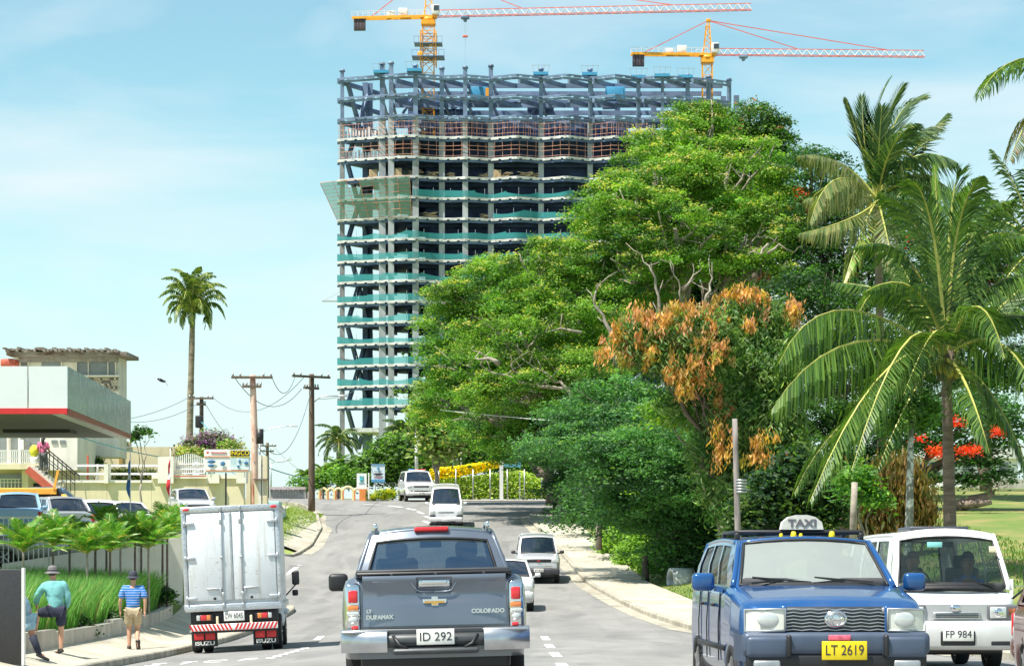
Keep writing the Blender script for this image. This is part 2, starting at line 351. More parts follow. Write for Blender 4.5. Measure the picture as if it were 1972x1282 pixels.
lk = [(-6.65, d) for d in fr(0, 76, 2)] + [(-6.8, 78), (-7.3, 79.5), (-8.6, 81.2), (-10.5, 82.2), (-14, 82.8)]
kerb('kerb_left', lk, side=-1)
lk2 = [(-14, 101.5), (-11.3, 102.5), (-9.9, 103.8), (-9.25, 105.5)] + [(xl(d), d) for d in fr(107, 134, 1.5)] + [(-11.4, 135.5), (-13.4, 138), (-17, 141), (-24, 143.2), (-38, 144.2)]
kerb('kerb_verge', lk2, side=-1)
strip('footpath_right', fr(36, 131, 1), lambda d: xr(d) + .16, lambda d: xr(d) + 2.2, M['pathconcrete'], nx=3, dz=.125)
strip('footpath_left', fr(0, 78, 2), lambda d: -9.6, lambda d: -6.81, M['pathconcrete'], nx=3, dz=.125)
strip('gutter_right', fr(40, 131, 1), lambda d: xr(d) - .45, lambda d: xr(d) - .002, M['kerb'], nx=1, dz=.006)
strip('gutter_verge', fr(107, 134, 1), lambda d: xl(d) + .002, lambda d: xl(d) + .5, M['kerb'], nx=1, dz=.006)
strip('verge_path', fr(108, 132, 1), lambda d: xl(d) - 2.7, lambda d: xl(d) - .17, M['pathconcrete'], nx=2, dz=.03)
strip('crest_footpath', fr(150.5, 154, .5), lambda d: -6.5, lambda d: 6.5, M['pathconcrete'], nx=10, dz=.05)
# the grassy bank on the right of the footpath up to the lawn
strip('lawn', fr(36, 200, 2), lambda d: xr(min(d, 131)) + 2.2, lambda d: 40, M['lawn'], nx=30, dz=-.02)
# near verge on the right beside the van
def ribbon(mb, pts, w, dz=.008, broken=None):
    pass
# painted markings
def dash(x0, d0, x1, d1, w=.14):
    mb = MB(); t = Vector((x1 - x0, d1 - d0)).normalized(); nr = Vector((-t.y, t.x)) * w / 2; n = max(1, int((Vector((x1 - x0, d1 - d0)).length) / .7))
    def fn(u, v):
        x = x0 + (x1 - x0) * v + nr.x * u; d = d0 + (d1 - d0) * v + nr.y * u; return (x, d, gz(x, d) + .008)
    mb.grid(fn, [-1, 1], [i / n for i in range(n + 1)]); return mb
roadmarks = thing('road_markings', None, None); roadmarks['kind'] = 'structure'
for args in ([(-4.35, 55.5, -4.5, 58.8, .16)] + [(-4.02, 41.5 + 1.15 * k, -4.08, 42.2 + 1.15 * k, .16) for k in range(7)] +
             [(.72, 33 + 6.2 * k, .72 - .02, 36 + 6.2 * k, .16) for k in range(4)] +
             [(-4.15 - .35 * (k == 0), 116 + 3.4 * k, -4.35 - .06 * k, 117.8 + 3.4 * k, .2) for k in range(1, 5)] +
             [(-4.75, 133.2, -5.1, 135, .2), (-5.3, 136.6, -5.85, 138.2, .2), (-6.1, 139.4, -7, 141, .2), (-7.5, 142, -9, 143.2, .2)] +
             [(-8.9, 98, -8.7, 102, .2)]):
    dash(*args).build('dash_line', M['linepaint'], roadmarks)
# worn lettering on the lane behind the truck
for k, ch in enumerate('STOP'):
    x = -6.2 + .52 * k
    o = text('painted_letter', ch, M['linepaint'], roadmarks, (x + .2, 41.9, gz(x, 41.9) + .012), .62, rot=(R(-1.4), R(-2.2), 0), ext=.0008); o.scale = (.95, 3.6, 1)
    o2 = o
# drain pit cover in the kerb on the right
dr = thing('storm_drain', 'weathered concrete storm drain inlet set in the right kerb', 'drain', (xr(58) + .1, 58, gz(4.5, 58)))
MB().rbox((0.35, 0, .11), (1.3, 1.1, .14), .03).build('slab_cover', M['kerb'], dr)
MB().box((-.31, 0, .07), (.02, .7, .09)).build('inlet', M['black'], dr)
# ---------------- unfinished tower block ----------------
TD = 429.0; TS = FPX / TD
def tx(px): return (px - CXP) / TS
def tz(py): return CZ + (HYP - py) / TS
M['towconc'] = mat('tower_concrete', (.30, .32, .345), .85, var=.3, scale=.35, bump=.1, detail=9, stretch=(1, 1, .3))
M['towsteel'] = mat('primed_steel', (.15, .205, .31), .55, .15, var=.35, scale=.3, detail=8)
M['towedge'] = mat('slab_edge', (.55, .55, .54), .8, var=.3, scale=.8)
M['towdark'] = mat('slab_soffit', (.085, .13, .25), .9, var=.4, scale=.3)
M['netteal'] = glassmat('safety_net_teal', (.06, .31, .33), .34, .8)
M['netpale'] = glassmat('safety_net_pale', (.30, .52, .48), .5, .8)
for _m in ('netteal', 'netpale'):
    M[_m].node_tree.nodes['Principled BSDF'].inputs['Specular IOR Level'].default_value = .1
    M[_m].node_tree.nodes['Principled BSDF'].inputs['Coat Weight'].default_value = 0
M['scaff'] = mat('scaffold_rust', (.62, .30, .22), .7, var=.3, scale=1)
M['timber'] = mat('timber', (.42, .31, .18), .85, var=.4, scale=1)
M['blue'] = mat('blue_sheet', (.05, .28, .50), .5, var=.15)
M['craneyellow'] = mat('crane_yellow', (.85, .36, .02), .45, var=.15, scale=1)
M['cranered'] = mat('crane_red', (.70, .12, .09), .45, var=.15, scale=1)
M['cranewhite'] = mat('crane_white', (.75, .70, .68), .5, var=.1)
M['ballast'] = mat('counterweight', (.10, .075, .09), .8, var=.3, scale=1)

YO = [(645, 5.5), (655, 4.6), (675, 3.8), (700, 3.0), (735, 1.6), (752, 1.1), (775, .2), (800, 0), (825, 1.4), (850, 2.3), (872, 2.2), (895, 1.5), (920, 2.4), (945, 3.4), (968, 2.2), (993, .9), (1018, 2.0), (1042, 3.4), (1066, 2.2), (1090, .7), (1115, 2.2), (1138, 3.8), (1162, 2.5), (1185, 1.1), (1210, 2.6), (1232, 4.0), (1256, 3.0), (1278, 2.6), (1303, 3.0), (1328, 4.0), (1350, 4.6), (1372, 5.6), (1395, 7.0), (1416, 8.6)]
def yo(px): return TD + interp(px, YO)
FRONT = [(tx(p), yo(p)) for p in [645] + list(range(650, 1416, 10)) + [1416]]
FRONT[0] = (tx(645), TD + 5.9)
BACK = [(tx(1420), TD + 27), (tx(1330), TD + 27), (tx(1200), TD + 25), (tx(1000), TD + 25), (tx(800), TD + 24), (tx(762), TD + 22), (tx(700), TD + 14)]
SLABY = [143, 181.5, 222, 261.5, 302, 340, 379.5, 419, 460, 499.5, 540, 580, 619.5, 660.5, 702, 742, 781]
tower = thing('unfinished_tower', 'tall unfinished concrete and steel tower block with wavy open floors and teal netting', 'building', (0, TD + 12, 4))
def tb(name, mb, m, **k):
    o = mb.build(name, m, None, **k); o.parent = tower; o.matrix_parent_inverse = Matrix.Translation((0, -(TD + 12), -4)); return o
def tchild(mb, name, m, parent, **k):
    o = mb.build(name, m, None, **k); o.parent = parent; return o
def edge_band(mb, z0, z1, off0=0, off1=.5, x0=645, x1=1416, mi=0, st=10, gap=None):
    ps = list(np.arange(x0, x1, st)) + [x1]
    for i in range(len(ps) - 1):
        a, b = ps[i], ps[i + 1]
        if gap and i % gap == gap - 1: continue
        pa, pb = Vector((tx(a), yo(a), 0)), Vector((tx(b), yo(b), 0))
        vs = [(pa.x, pa.y + off0, z0), (pb.x, pb.y + off0, z0), (pb.x, pb.y + off1, z0), (pa.x, pa.y + off1, z0),
              (pa.x, pa.y + off0, z1), (pb.x, pb.y + off0, z1), (pb.x, pb.y + off1, z1), (pa.x, pa.y + off1, z1)]
        mb.add(vs, [(0, 1, 2, 3), (7, 6, 5, 4), (0, 4, 5, 1), (2, 6, 7, 3), (1, 5, 6, 2), (0, 3, 7, 4)], mi)
COLS = [(655, .8, 's'), (735, 1.15, 'c'), (752.5, 1.0, 'c'), (800, 1.05, 'c'), (850, 1.0, 'c'), (895.5, .95, 'c'), (945, 1.0, 'c'), (1042.5, .95, 'c'), (1138, .9, 'c'), (1232, .9, 's'), (1278, .7, 's'), (1328, .95, 's'), (1370, 1.0, 's'), (1413, .95, 's')]
zbot = tz(880)
for k, y in enumerate(SLABY):
    z = tz(y); steel = k < 3
    if not steel:
        mb = MB(); poly = FRONT + BACK
        n = len(poly); top = [(x, yy + .12, z + .12) for x, yy in poly]; bot = [(x, yy + .12, z - .18) for x, yy in poly]
        mb.add(top + bot, [list(range(n)), list(range(n, 2 * n))[::-1]] + [[i, (i + 1) % n, n + (i + 1) % n, n + i] for i in range(n)], 0)
        # soffit beams from the front columns to the back
        for px, w, t in COLS[1:]:
            mb.box((tx(px), TD + 14, z - .48), (.5, 20 if px > 800 else 11, .6), 0)
        for dd in (8, 15, 22):
            mb.box((tx(1090), TD + dd, z - .45), (tx(1400) - tx(780), .5, .5), 0)
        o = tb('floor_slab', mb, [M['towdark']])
    # fascia: pale top strip with short segments, darker edge beam under it
    mb = MB()
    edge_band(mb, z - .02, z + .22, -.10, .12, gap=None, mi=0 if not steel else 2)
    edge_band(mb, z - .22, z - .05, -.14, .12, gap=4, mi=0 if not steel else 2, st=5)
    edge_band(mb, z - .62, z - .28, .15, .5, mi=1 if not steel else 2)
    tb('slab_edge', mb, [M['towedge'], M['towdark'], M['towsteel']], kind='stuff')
    # beams of the bare steel floors
    mb = MB()
    if steel:
        for px, w, t in COLS:
            xx = tx(px); y0 = yo(px)
            back = TD + (26 if px > 790 else 8 + (px - 655) * .14)
            mb.bar((xx, y0 + .6, z - .4), (xx + (1.5 if px > 790 else 0), back, z - .4), .35, .6)
        for dd, xa, xb in ((9, 745, 1400), (17, 790, 1405), (26, 800, 1418)):
            mb.bar((tx(xa), TD + dd, z - .4), (tx(xb), TD + dd, z - .4), .4, .8)
        for px in range(760, 1350, 48):
            mb.bar((tx(px), TD + 3.2, z - .5), (tx(px + 42), TD + 9, z - .5), .45, .7)
        mb.bar((tx(650), TD + 5.5, z - .35), (tx(735), TD + 20, z - .35), .4, .8)
        mb.bar((tx(735), TD + 20, z - .35), (tx(800), TD + 26, z - .35), .4, .8)
        tb('steel_beam_grid', mb, M['towsteel'], kind='stuff')
        rr = random.Random(k)
        for j in range(5):
            a = rr.randint(790, 1300); w_ = rr.randint(25, 70)
            if k > 0: tb('floor_deck', MB().box((tx(a), TD + rr.uniform(10, 20), z + .02), (w_ / TS, 6, .1)), M['towsteel'])
    # columns, storey by storey; steel above, concrete below
    zn = tz(SLABY[k + 1]) if k + 1 < len(SLABY) else tz(823)
# columns
for px, w, t in COLS:
    ztop = tz(128 if px not in (1278, 1232) else 140)
    if px in (735, 752.5, 945, 1413, 1370, 1328): ztop = tz(121 if px < 1000 else 138)
    zst = tz(222)
    yy = yo(px) + .75
    if px == 752.5: yy -= .3
    mb = MB(); mb.box((tx(px), yy, (zst + ztop) / 2), (w * .75, .7, ztop - zst), 1)
    mb.cyl((tx(px), yy, ztop + .25), .55, .45, 8, mi=1, r2=.42)
    mb.box((tx(px), yy, (zst + zbot) / 2), (w, .85, zst - zbot), 0 if t == 'c' else 2)
    tb('column', mb, [M['towconc'], M['towsteel'], mat('dark_concrete_%d' % int(px), (.2, .2, .21), .85, var=.2, scale=.4)] if px == 655 else [M['towconc'], M['towsteel'], M['towconc']])
# rear columns
for px, dd in ((703, 13), (712, 13.6), (790, 23), (840, 24), (890, 24), (950, 24), (1030, 24), (1110, 24), (1190, 24), (1260, 25), (1330, 26), (1395, 27), (1450 - 30, 26)):
    tb('rear_column', MB().box((tx(px) * (1 + dd / TD * .9), TD + dd - .6, (zbot + tz(135)) / 2), (.95, .95, tz(135) - zbot)), M['towsteel'] if px > 1200 or px < 715 else M['towdark'])
# V braces of the end facade, flipping every two storeys
lv = [143, 222, 302, 379.5, 460, 540, 619.5, 702, 781, 860]
for i in range(len(lv) - 1):
    za, zb_ = tz(lv[i]), tz(lv[i + 1]); xm = tx(684); up = i % 2 == 0
    ptop = [(tx(664), TD + 6), (tx(703), TD + 13)]; pm = (xm, TD + 9.5)
    for (ax, ay) in ptop:
        p, q = ((ax, ay, za), (pm[0], pm[1], zb_)) if up else ((pm[0], pm[1], za), (ax, ay, zb_))
        tb('diagonal_brace', MB().bar(p, q, .62, .62), M['towsteel'])
# lift core and cross walls inside
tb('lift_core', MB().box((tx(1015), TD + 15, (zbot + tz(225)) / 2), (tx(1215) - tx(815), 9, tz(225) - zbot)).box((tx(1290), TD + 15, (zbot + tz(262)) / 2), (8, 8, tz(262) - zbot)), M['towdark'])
tb('core_steel', MB().bar((tx(840), TD + 14, tz(222)), (tx(900), TD + 14, tz(150)), .4).bar((tx(900), TD + 14, tz(222)), (tx(840), TD + 14, tz(150)), .4).bar((tx(1000), TD + 14, tz(222)), (tx(1060), TD + 14, tz(150)), .4).bar((tx(760), TD + 8, tz(222)), (tx(800), TD + 12, tz(150)), .35), M['towsteel'], kind='stuff')
# lowest podium slab
mb = MB(); mb.box((tx(740), TD + 12, tz(826)), (tx(800) - tx(674), 17, .7)); tb('podium_slab', mb, M['towedge'])
# nets along the slab edges
NETS = [(6, 795, 1105, 0), (7, 950, 1260, 0), (8, 645, 1330, 1), (9, 645, 1330, 1), (10, 645, 1300, 1), (11, 645, 1300, 1), (12, 645, 1280, 1), (13, 645, 1200, 1), (14, 645, 1200, 1), (15, 645, 1100, 1), (16, 645, 1100, 1)]
rr = random.Random(5)
for k, a, b, full in NETS:
    z = tz(SLABY[k]) + .32; x = a
    while x < b:
        w_ = rr.choice([45, 60, 75, 90]); e = min(b, x + w_)
        h0, h1 = rr.uniform(.75, 1.2), rr.uniform(.75, 1.2); sag = rr.uniform(.1, .55) if rr.random() < .4 else 0
        n = 8; mb = MB()
        mb.grid(lambda u, v: (tx(x + (e - x) * u), yo(x + (e - x) * u) - .14 + .03 * math.sin(u * 25), z + v * (h0 + (h1 - h0) * u - sag * 4 * u * (1 - u)) - (.05 if v == 0 else 0)), [i / n for i in range(n + 1)], [0, 1])
        tb('safety_net', mb, M['netteal']); x = e
    # handrail posts and the end return
    mb = MB()
    for px in range(a + 6, b, 33): mb.bar((tx(px), yo(px) - .05, z - .3), (tx(px), yo(px) - .05, z + 1.5), .07)
    tb('guard_posts', mb, M['steel'], kind='stuff')
    if full:
        q = MB(); q.add([(tx(645), TD + 5.9, z), (tx(700), TD + 14, z), (tx(700), TD + 14, z + 1.2), (tx(645), TD + 5.9, z + 1.25)], [(0, 1, 2, 3)]); tb('safety_net', q, M['netteal'])
# scaffold cages on two storeys
mb = MB()
for k, za, zb_ in ((3, tz(261), tz(228)), (4, tz(302), tz(266))):
    for px in range(648, 1262, 10 if k == 3 else 16):
        mb.bar((tx(px), yo(px) + .1, za), (tx(px + rr.uniform(-1, 1)), yo(px) + .1, zb_ - rr.uniform(0, .6)), .055)
        if k == 3 and rr.random() < .8: mb.bar((tx(px + 4), yo(px) + 1.4, za), (tx(px + 4 + rr.uniform(-2, 2)), yo(px) + 1.4, zb_ - rr.uniform(0, 1)), .05)
    for h in ((.7, 1.6, 2.5) if k == 3 else (.5, 1.5, 2.2)):
        ps = list(range(648, 1262, 14))
        for a, b in zip(ps, ps[1:]): mb.bar((tx(a), yo(a) - .05, za + h), (tx(b), yo(b) - .05, za + h), .055)
tb('scaffold_poles', mb, M['scaff'], kind='stuff')
# pale formwork sheets leaning in the end bay
mb = MB()
for k, zz in ((3, tz(261)), (4, tz(302))):
    for j in range(11):
        px = 662 + j * 6.5; mb.box((tx(px), yo(px) + 1.5 + rr.random(), zz + rr.uniform(.7, 1.3)), (rr.uniform(.25, .55), .06, rr.uniform(1.0, 2.2)))
tb('formwork_sheets', mb, M['white'], kind='stuff')
# slanted catch net on the left corner: frame tubes and each net panel
def sl(u, v):      # u along the facade, v up; the top leans out
    px = 645 + (793 - 645) * u; lean = v * 2.3
    x = tx(px) - v * 2.5 * (1 - u) ** 1.2; return Vector((x - v * .3, yo(px) - .3 - lean, tz(416) + v * (tz(348) - tz(416)) + (.5 * u if v > .5 else 0)))
catch = tb('catch_net_frame', MB(), M['scaff'])
mb = MB()
for i in range(8):
    mb.tube([sl(i / 7, v / 5) for v in range(6)], .065, 4)
for j in range(6):
    mb.tube([sl(i / 14, j / 5) for i in range(15)], .05, 4)
for j in range(5): mb.tube([sl(i / 14, (j + .5) / 5) for i in range(15)], .025, 4)
catch.data = mb.mesh('catch_net_frame', M['scaff'])
for i in range(7):
    for j in range(5):
        if (i, j) in ((2, 4), (3, 3), (5, 4)) and rr.random() < .8: continue
        q = MB(); e = .004
        q.grid(lambda u, v: sl((i + .03 + u * .94) / 7, (j + .04 + v * .92) / 5) + Vector((0, .06 + .12 * math.sin(3.1 * u) * math.sin(3.1 * v), 0)), [0, .5, 1], [0, .5, 1])
        o = q.build('net_panel', M['netpale']); o.parent = catch
# crates and stacked timber on the open floors (things of their own)
def heap(px, k, w, kind):
    z = tz(SLABY[k]) + .3; y = yo(px) + 1.5
    if kind == 'box':
        o = MB().rbox((0, 0, .75), (w * .8, 1.5, 1.2), .05).box((0, 0, .08), (w * 1.1, 2, .15)).build('material_crate', M['timber'])
    else:
        m_ = MB()
        for i in range(16):
            a = rr.uniform(-.45, .45); m_.box((rr.uniform(-.3, .3) * w, rr.uniform(-.6, .6), .12 + .055 * i * (1.1 - abs(i - 8) / 20)), (w * rr.uniform(.45, .8), .3, .12), M=Matrix.Rotation(a, 4, 'Y'))
        o = m_.build('timber_heap', M['timber'])
    o.location = (tx(px), y, z); return o
HP = [(717, 5, 1.8, 'box', 'leftmost'), (765, 5, 1.7, 'box', 'second'), (958, 5, 1.6, 'box', 'third')]
for px, k, w, kd, nm in HP:
    tag(heap(px, k, w, kd), {717: 'tan material crate standing on the open storey just above the slanted catch net, leftmost', 765: 'tan material crate right of the double column on the storey above the catch net', 958: 'lone tan crate among timber heaps, mid facade storey above the nets'}[px], 'crate', 'crates stored on the open tower floor')
for px, k, w, nm in ((800, 5, 2.6, 'first'), (833, 5, 2.2, ''), (868, 5, 1.4, ''), (935, 5, 2.4, ''), (977, 5, 1.6, ''), (1015, 5, 2.9, ''), (1034, 5, 1.6, ''), (826, 7, 2.8, ''), (931, 7, 1.3, '')):
    tag(heap(px, k, w, 'heap'), {800: 'timber heap against the column above the right end of the catch net', 833: 'timber heap second from the left on the storey of tan crates', 868: 'tiny timber heap between two columns on the storey of tan crates', 935: 'wide timber heap directly left of the lone mid-facade crate', 977: 'low timber heap directly right of the lone mid-facade crate', 1015: 'longest timber heap near the right end of the crate storey', 1034: 'rightmost small timber heap on the storey of tan crates', 826: 'tall timber heap beside the lower right corner of the slanted catch net', 931: 'small timber scrap heap at left end of a teal net'}[px], 'timber', 'timber heaps on the open tower floors')
# roof work platforms with railings, and blue machines
for px in (733, 798, 1042, 1137, 1232, 1277, 1323):
    mb = MB(); x, y, z = tx(px), yo(px) + .7, tz(136 if px < 1200 else 141)
    mb.box((0, 0, .1), (2.6, 2.2, .5), 0)
    for i in (-1.3, -.4, .5, 1.3): mb.bar((i, -1.1, .3), (i * 1.15, -1.1, 1.5), .07, mi=1)
    mb.bar((-1.5, -1.1, 1.45), (1.5, -1.1, 1.45), .07, mi=1)
    o = mb.build('work_platform', [M['blue'], M['steel']]); o.location = (x, y, z)
    o['label'] = {733: 'blue railed work platform left of the first tall column on the tower roof', 798: 'blue railed platform just left of the taller crane mast', 1042: 'blue railed platform above the middle of the tower roof edge', 1137: 'blue railed platform halfway between roof middle and hanging counterweights', 1232: 'railed platform right beneath the smaller crane counterweights', 1277: 'railed platform second left of the smaller crane mast', 1323: 'railed platform directly left of the smaller crane mast'}[px]
    o['category'] = 'platform'; o['group'] = 'work platforms along the tower roof edge'
for px, w, lab in ((922, 3.0, 'blue container on the top open floor beside a yellow panel'), (1188, 3.4, 'larger blue container on the top open floor under the smaller crane')):
    o = MB().rbox((0, 0, 1.1), (w, 2.2, 2.2), .06).box((w * .36, -1.15, 1.0), (.3, .06, 1.8)).build('site_container', M['blue']); o.location = (tx(px), TD + 7, tz(181) + .1); tag(o, lab, 'container')
o = MB().box((0, 0, .9), (.6, .3, 1.8)).build('yellow_board', M['craneyellow']); o.location = (tx(938), TD + 5, tz(181) + .1); tag(o, 'yellow upright board beside the blue container on the top floor', 'board')
# outrigger on the left edge
o = MB().box((0, 0, 0), (3.4, .6, .18)).bar((-1.6, 0, 0), (1.6, 0, 1.7), .05).build('cantilever_platform', M['steel']); o.location = (tx(634), TD + 5.8, tz(574)); tag(o, 'thin outrigger platform poking out of the left edge of the tower', 'platform')

# ---------------- tower cranes ----------------
def lattice(mb, p, q, w, h, n, mi=0, t=.1, tri=True):
    """triangular truss from p to q; base pair of chords below, one chord above"""
    p, q = Vector(p), Vector(q); ax = (q - p).normalized(); sd = ax.cross(Vector((0, 0, 1))).normalized() * (w / 2); up = Vector((0, 0, h))
    mb.bar(p - sd, q - sd, t, mi=mi); mb.bar(p + sd, q + sd, t, mi=mi); mb.bar(p + up, q + up, t, mi=mi)
    for i in range(n):
        a = p + (q - p) * (i / n); b = p + (q - p) * ((i + 1) / n); c = p + (q - p) * ((i + .5) / n) + up
        for s in (-1, 1):
            mb.bar(a + sd * s, c, t * .6, mi=mi + 1); mb.bar(c, b + sd * s, t * .6, mi=mi + 1)
        mb.bar(a - sd, a + sd, t * .6, mi=mi + 1)
def mast(mb, c, z0, z1, w, mi=0, t=.16, st=2.2):
    x, y = c; n = max(1, round((z1 - z0) / st)); cs = [(-w / 2, -w / 2), (w / 2, -w / 2), (w / 2, w / 2), (-w / 2, w / 2)]
    for a, b in cs: mb.bar((x + a, y + b, z0), (x + a, y + b, z1), t, mi=mi)
    for i in range(n):
        za = z0 + (z1 - z0) * i / n; zb_ = z0 + (z1 - z0) * (i + 1) / n
        for k in range(4):
            a, b = cs[k], cs[(k + 1) % 4]; f = (i + k) % 2
            mb.bar((x + a[0], y + a[1], za if f else zb_), (x + b[0], y + b[1], zb_ if f else za), t * .6, mi=mi)
            mb.bar((x + a[0], y + a[1], zb_), (x + b[0], y + b[1], zb_), t * .6, mi=mi)
def crane(px, py_jib, d, px_tip, py_tip, px_ct, apex_py, ties, zmast0, label, trolley, hook, py_ct, mast_w=2.0):
    s = FPX / d; X = lambda p: (p - CXP) / s; Z = lambda p: CZ + (HYP - p) / s
    root = thing('tower_crane', label, 'crane', (X(px), d, zmast0))
    inv = Matrix.Translation((-X(px), -d, -zmast0))
    def part(name, mb, m, **k):
        o = mb.build(name, m, None, **k); o.parent = root; o.matrix_parent_inverse = inv; return o
    zj = Z(py_jib); x0 = X(px)
    dt = d + (CZ * 0) + ((HYP - py_jib) / (HYP - py_tip) - 1) * d * -1
    dtip = d * (HYP - py_jib) / (HYP - py_tip)        # the level jib swings a little in depth
    tip = Vector(((px_tip - CXP) / FPX * dtip, dtip, zj)); c0 = Vector((x0, d, zj)); ax = (tip - c0).normalized()
    mb = MB(); mast(mb, (x0, d), zmast0, zj - 1.6, mast_w); part('mast', mb, M['craneyellow'])
    mb = MB(); mb.box((x0, d, zj - 1.1), (mast_w + .5, mast_w + .5, .7)).cyl((x0, d, zj - .5), 1.2, .6, 12).box((x0, d, zj - .05), (3.0, 2.0, .35)); part('slewing_ring', mb, M['craneyellow'])
    mb = MB(); lattice(mb, c0 + ax * 1.3, tip, 1.1, 1.15, int((tip - c0).length / 1.6), t=.13); part('jib', mb, [M['cranered'], M['cranewhite']])
    ct = c0 - ax * (x0 - X(px_ct)) / max(.5, ax.x); ct.z = Z(py_ct) if False else zj
    mb = MB(); sd = ax.cross(Vector((0, 0, 1))).normalized() * .8
    for g in (-1, 1):
        mb.bar(c0 + sd * g, ct + sd * g, .25, .42); n = 14
        for i in range(n + 1):
            p = c0 + (ct - c0) * i / n + sd * g; mb.bar(p, p + Vector((0, 0, 1.1)), .06, mi=1)
        mb.bar(c0 + sd * g + Vector((0, 0, 1.1)), ct + sd * g + Vector((0, 0, 1.1)), .06, mi=1)
    part('counter_jib', mb, [M['craneyellow'], M['cranewhite']])
    for i in range(4):
        p = ct + ax * (.5 + i * .52); part('counterweight', MB().rbox((p.x, p.y, p.z - .95), (.48, 1.4, 2.3), .04), M['ballast'])
    p = c0 - ax * 4.5; part('winch_house', MB().rbox((p.x, p.y, p.z + .9), (1.6, 1.2, 1.3), .05).rbox((p.x - 2.2, p.y, p.z + .6), (1.3, 1, .9), .05), M['cranewhite'])
    p = c0 + ax * 1.3
    part('cab', MB().rbox((p.x, p.y - 1.2, p.z + .95), (1.3, 1.3, 1.7), .1), M['cranewhite']); part('cab_window', MB().box((p.x + .15, p.y - 1.87, p.z + 1.2), (.9, .05, .9)).box((p.x + .67, p.y - 1.2, p.z + 1.2), (.05, .9, .9)), M['darkglass'])
    za = Z(apex_py); ap = Vector((x0 + .2, d, za)); mb = MB()
    for g in (-.75, .75):
        for h in (-.7, .7): mb.bar((x0 + g, d + h, zj), (ap.x + g * .2, d + h * .2, za), .16)
    n = 6
    for i in range(1, n):
        t = i / n; wv = .75 * (1 - t * .8); zz = zj + (za - zj) * t
        for (a, b) in (((-1, -1), (1, -1)), ((1, -1), (1, 1)), ((1, 1), (-1, 1)), ((-1, 1), (-1, -1))):
            mb.bar((x0 + a[0] * wv, d + a[1] * wv, zz), (x0 + b[0] * wv * .9, d + b[1] * wv * .9, zz + 1.0 if i < n - 1 else zz), .09)
    mb.rbox((ap.x, ap.y, za), (.8, .7, .5), .05); part('apex_frame', mb, M['craneyellow'])
    for tp in ties:
        if tp > px: q = c0 + ax * ((tp - px) / s / ax.x) + Vector((0, 0, 1.2))
        else: q = c0 - ax * ((px - tp) / s / ax.x) + Vector((0, 0, .3))
        part('tie_bar', MB().bar(ap, q, .13), M['cranered'])
    q = c0 + ax * ((trolley - px) / s / ax.x); part('trolley', MB().rbox((q.x, q.y, q.z - .25), (1.5, 1.3, .5), .08).cyl((q.x, q.y, q.z - .7), .35, .5, 10, 'Y'), M['towsteel'])
    if hook:
        mb = MB()
        for g in (-.25, .25): mb.bar((q.x + g, q.y, q.z - .5), (q.x, q.y, Z(hook)), .035)
        mb.rbox((q.x, q.y, Z(hook)), (.9, .5, .35), .05, mi=1).bar((q.x, q.y, Z(hook)), (q.x, q.y, Z(124)), .05, mi=0)
        part('hoist_rope', mb, [M['steel'], M['cranered']])
    return root, part, (x0, d, X, Z)
c1, cp, (x0, d, X, Z) = crane(825, 33, 440, 1447, 19.5, 678, -55, (1004, 1290, 715), tz(262), 'taller yellow and white tower crane rising behind the left part of the tower', 896, 72, 38)
mb = MB()
for py, w in ((86, 2.6), (112, 3.0)):
    mb.box((x0, d, Z(py)), (w * 1.9, w * 1.4, .14))
    for i in range(7): mb.bar((x0 - w * .95 + i * w * .316, d - w * .7, Z(py)), (x0 - w * .95 + i * w * .316, d - w * .7, Z(py) + 1.1), .06)
    mb.bar((x0 - w * .95, d - w * .7, Z(py) + 1.1), (x0 + w * .95, d - w * .7, Z(py) + 1.1), .06)
cp('climbing_platform', mb, M['towsteel'])
mb = MB(); mast(mb, (x0, d), Z(128), Z(62), 2.7, t=.2, st=2.4); mb.rbox((x0 - 1.4, d - 1.2, Z(108)), (.9, .8, .9), .1); cp('climbing_frame', mb, M['craneyellow'])
crane(1362, 106, 440, 1780, 110, 1215, 40, (1537, 1710, 1240), tz(262), 'smaller yellow and red tower crane standing at the right end of the tower', 1432, 0, 103, 1.7)
# ---------------- plants ----------------
def norm(a): return a / np.maximum(np.linalg.norm(a, axis=1, keepdims=True), 1e-6)
def leaf_object(name, C, L, Wd, cols, parent, droop=.25, jit=.7, updir=.8, m='leaf', kind=None, dirs=None, nrm=None):
    """C (N,3) leaf centres; each leaf is one small bent blade"""
    N = len(C); th = rng.uniform(0, 2 * math.pi, N)
    a = np.stack([np.cos(th), np.sin(th), -droop + rng.normal(0, .35, N)], 1) if dirs is None else dirs
    a = norm(a)
    n = norm(np.stack([rng.normal(0, jit, N), rng.normal(0, jit, N), np.full(N, updir)], 1))
    if nrm is not None: n = norm(nrm + rng.normal(0, .38 * jit / .7, (N, 3)))
    b = norm(np.cross(n, a)); s = rng.uniform(.65, 1.25, N)[:, None]
    l = a * L * .5 * s; w = b * Wd * .5 * s
    V = np.stack([C - l, C + w, C + l, C - w], 1).reshape(-1, 3)
    me = bpy.data.meshes.new(name); me.vertices.add(4 * N); me.vertices.foreach_set('co', V.ravel().astype(np.float32))
    me.loops.add(4 * N); me.loops.foreach_set('vertex_index', np.arange(4 * N, dtype=np.int32))
    me.polygons.add(N); me.polygons.foreach_set('loop_start', np.arange(0, 4 * N, 4, dtype=np.int32)); me.polygons.foreach_set('loop_total', np.full(N, 4, dtype=np.int32))
    at = me.color_attributes.new('tint', 'FLOAT_COLOR', 'POINT')
    c4 = np.concatenate([cols, np.ones((N, 1))], 1); at.data.foreach_set('color', np.repeat(c4, 4, axis=0).ravel().astype(np.float32))
    me.materials.append(M[m]); me.update(calc_edges=True)
    o = bpy.data.objects.new(name, me); link(o, parent)
    if kind: o['kind'] = kind
    return o
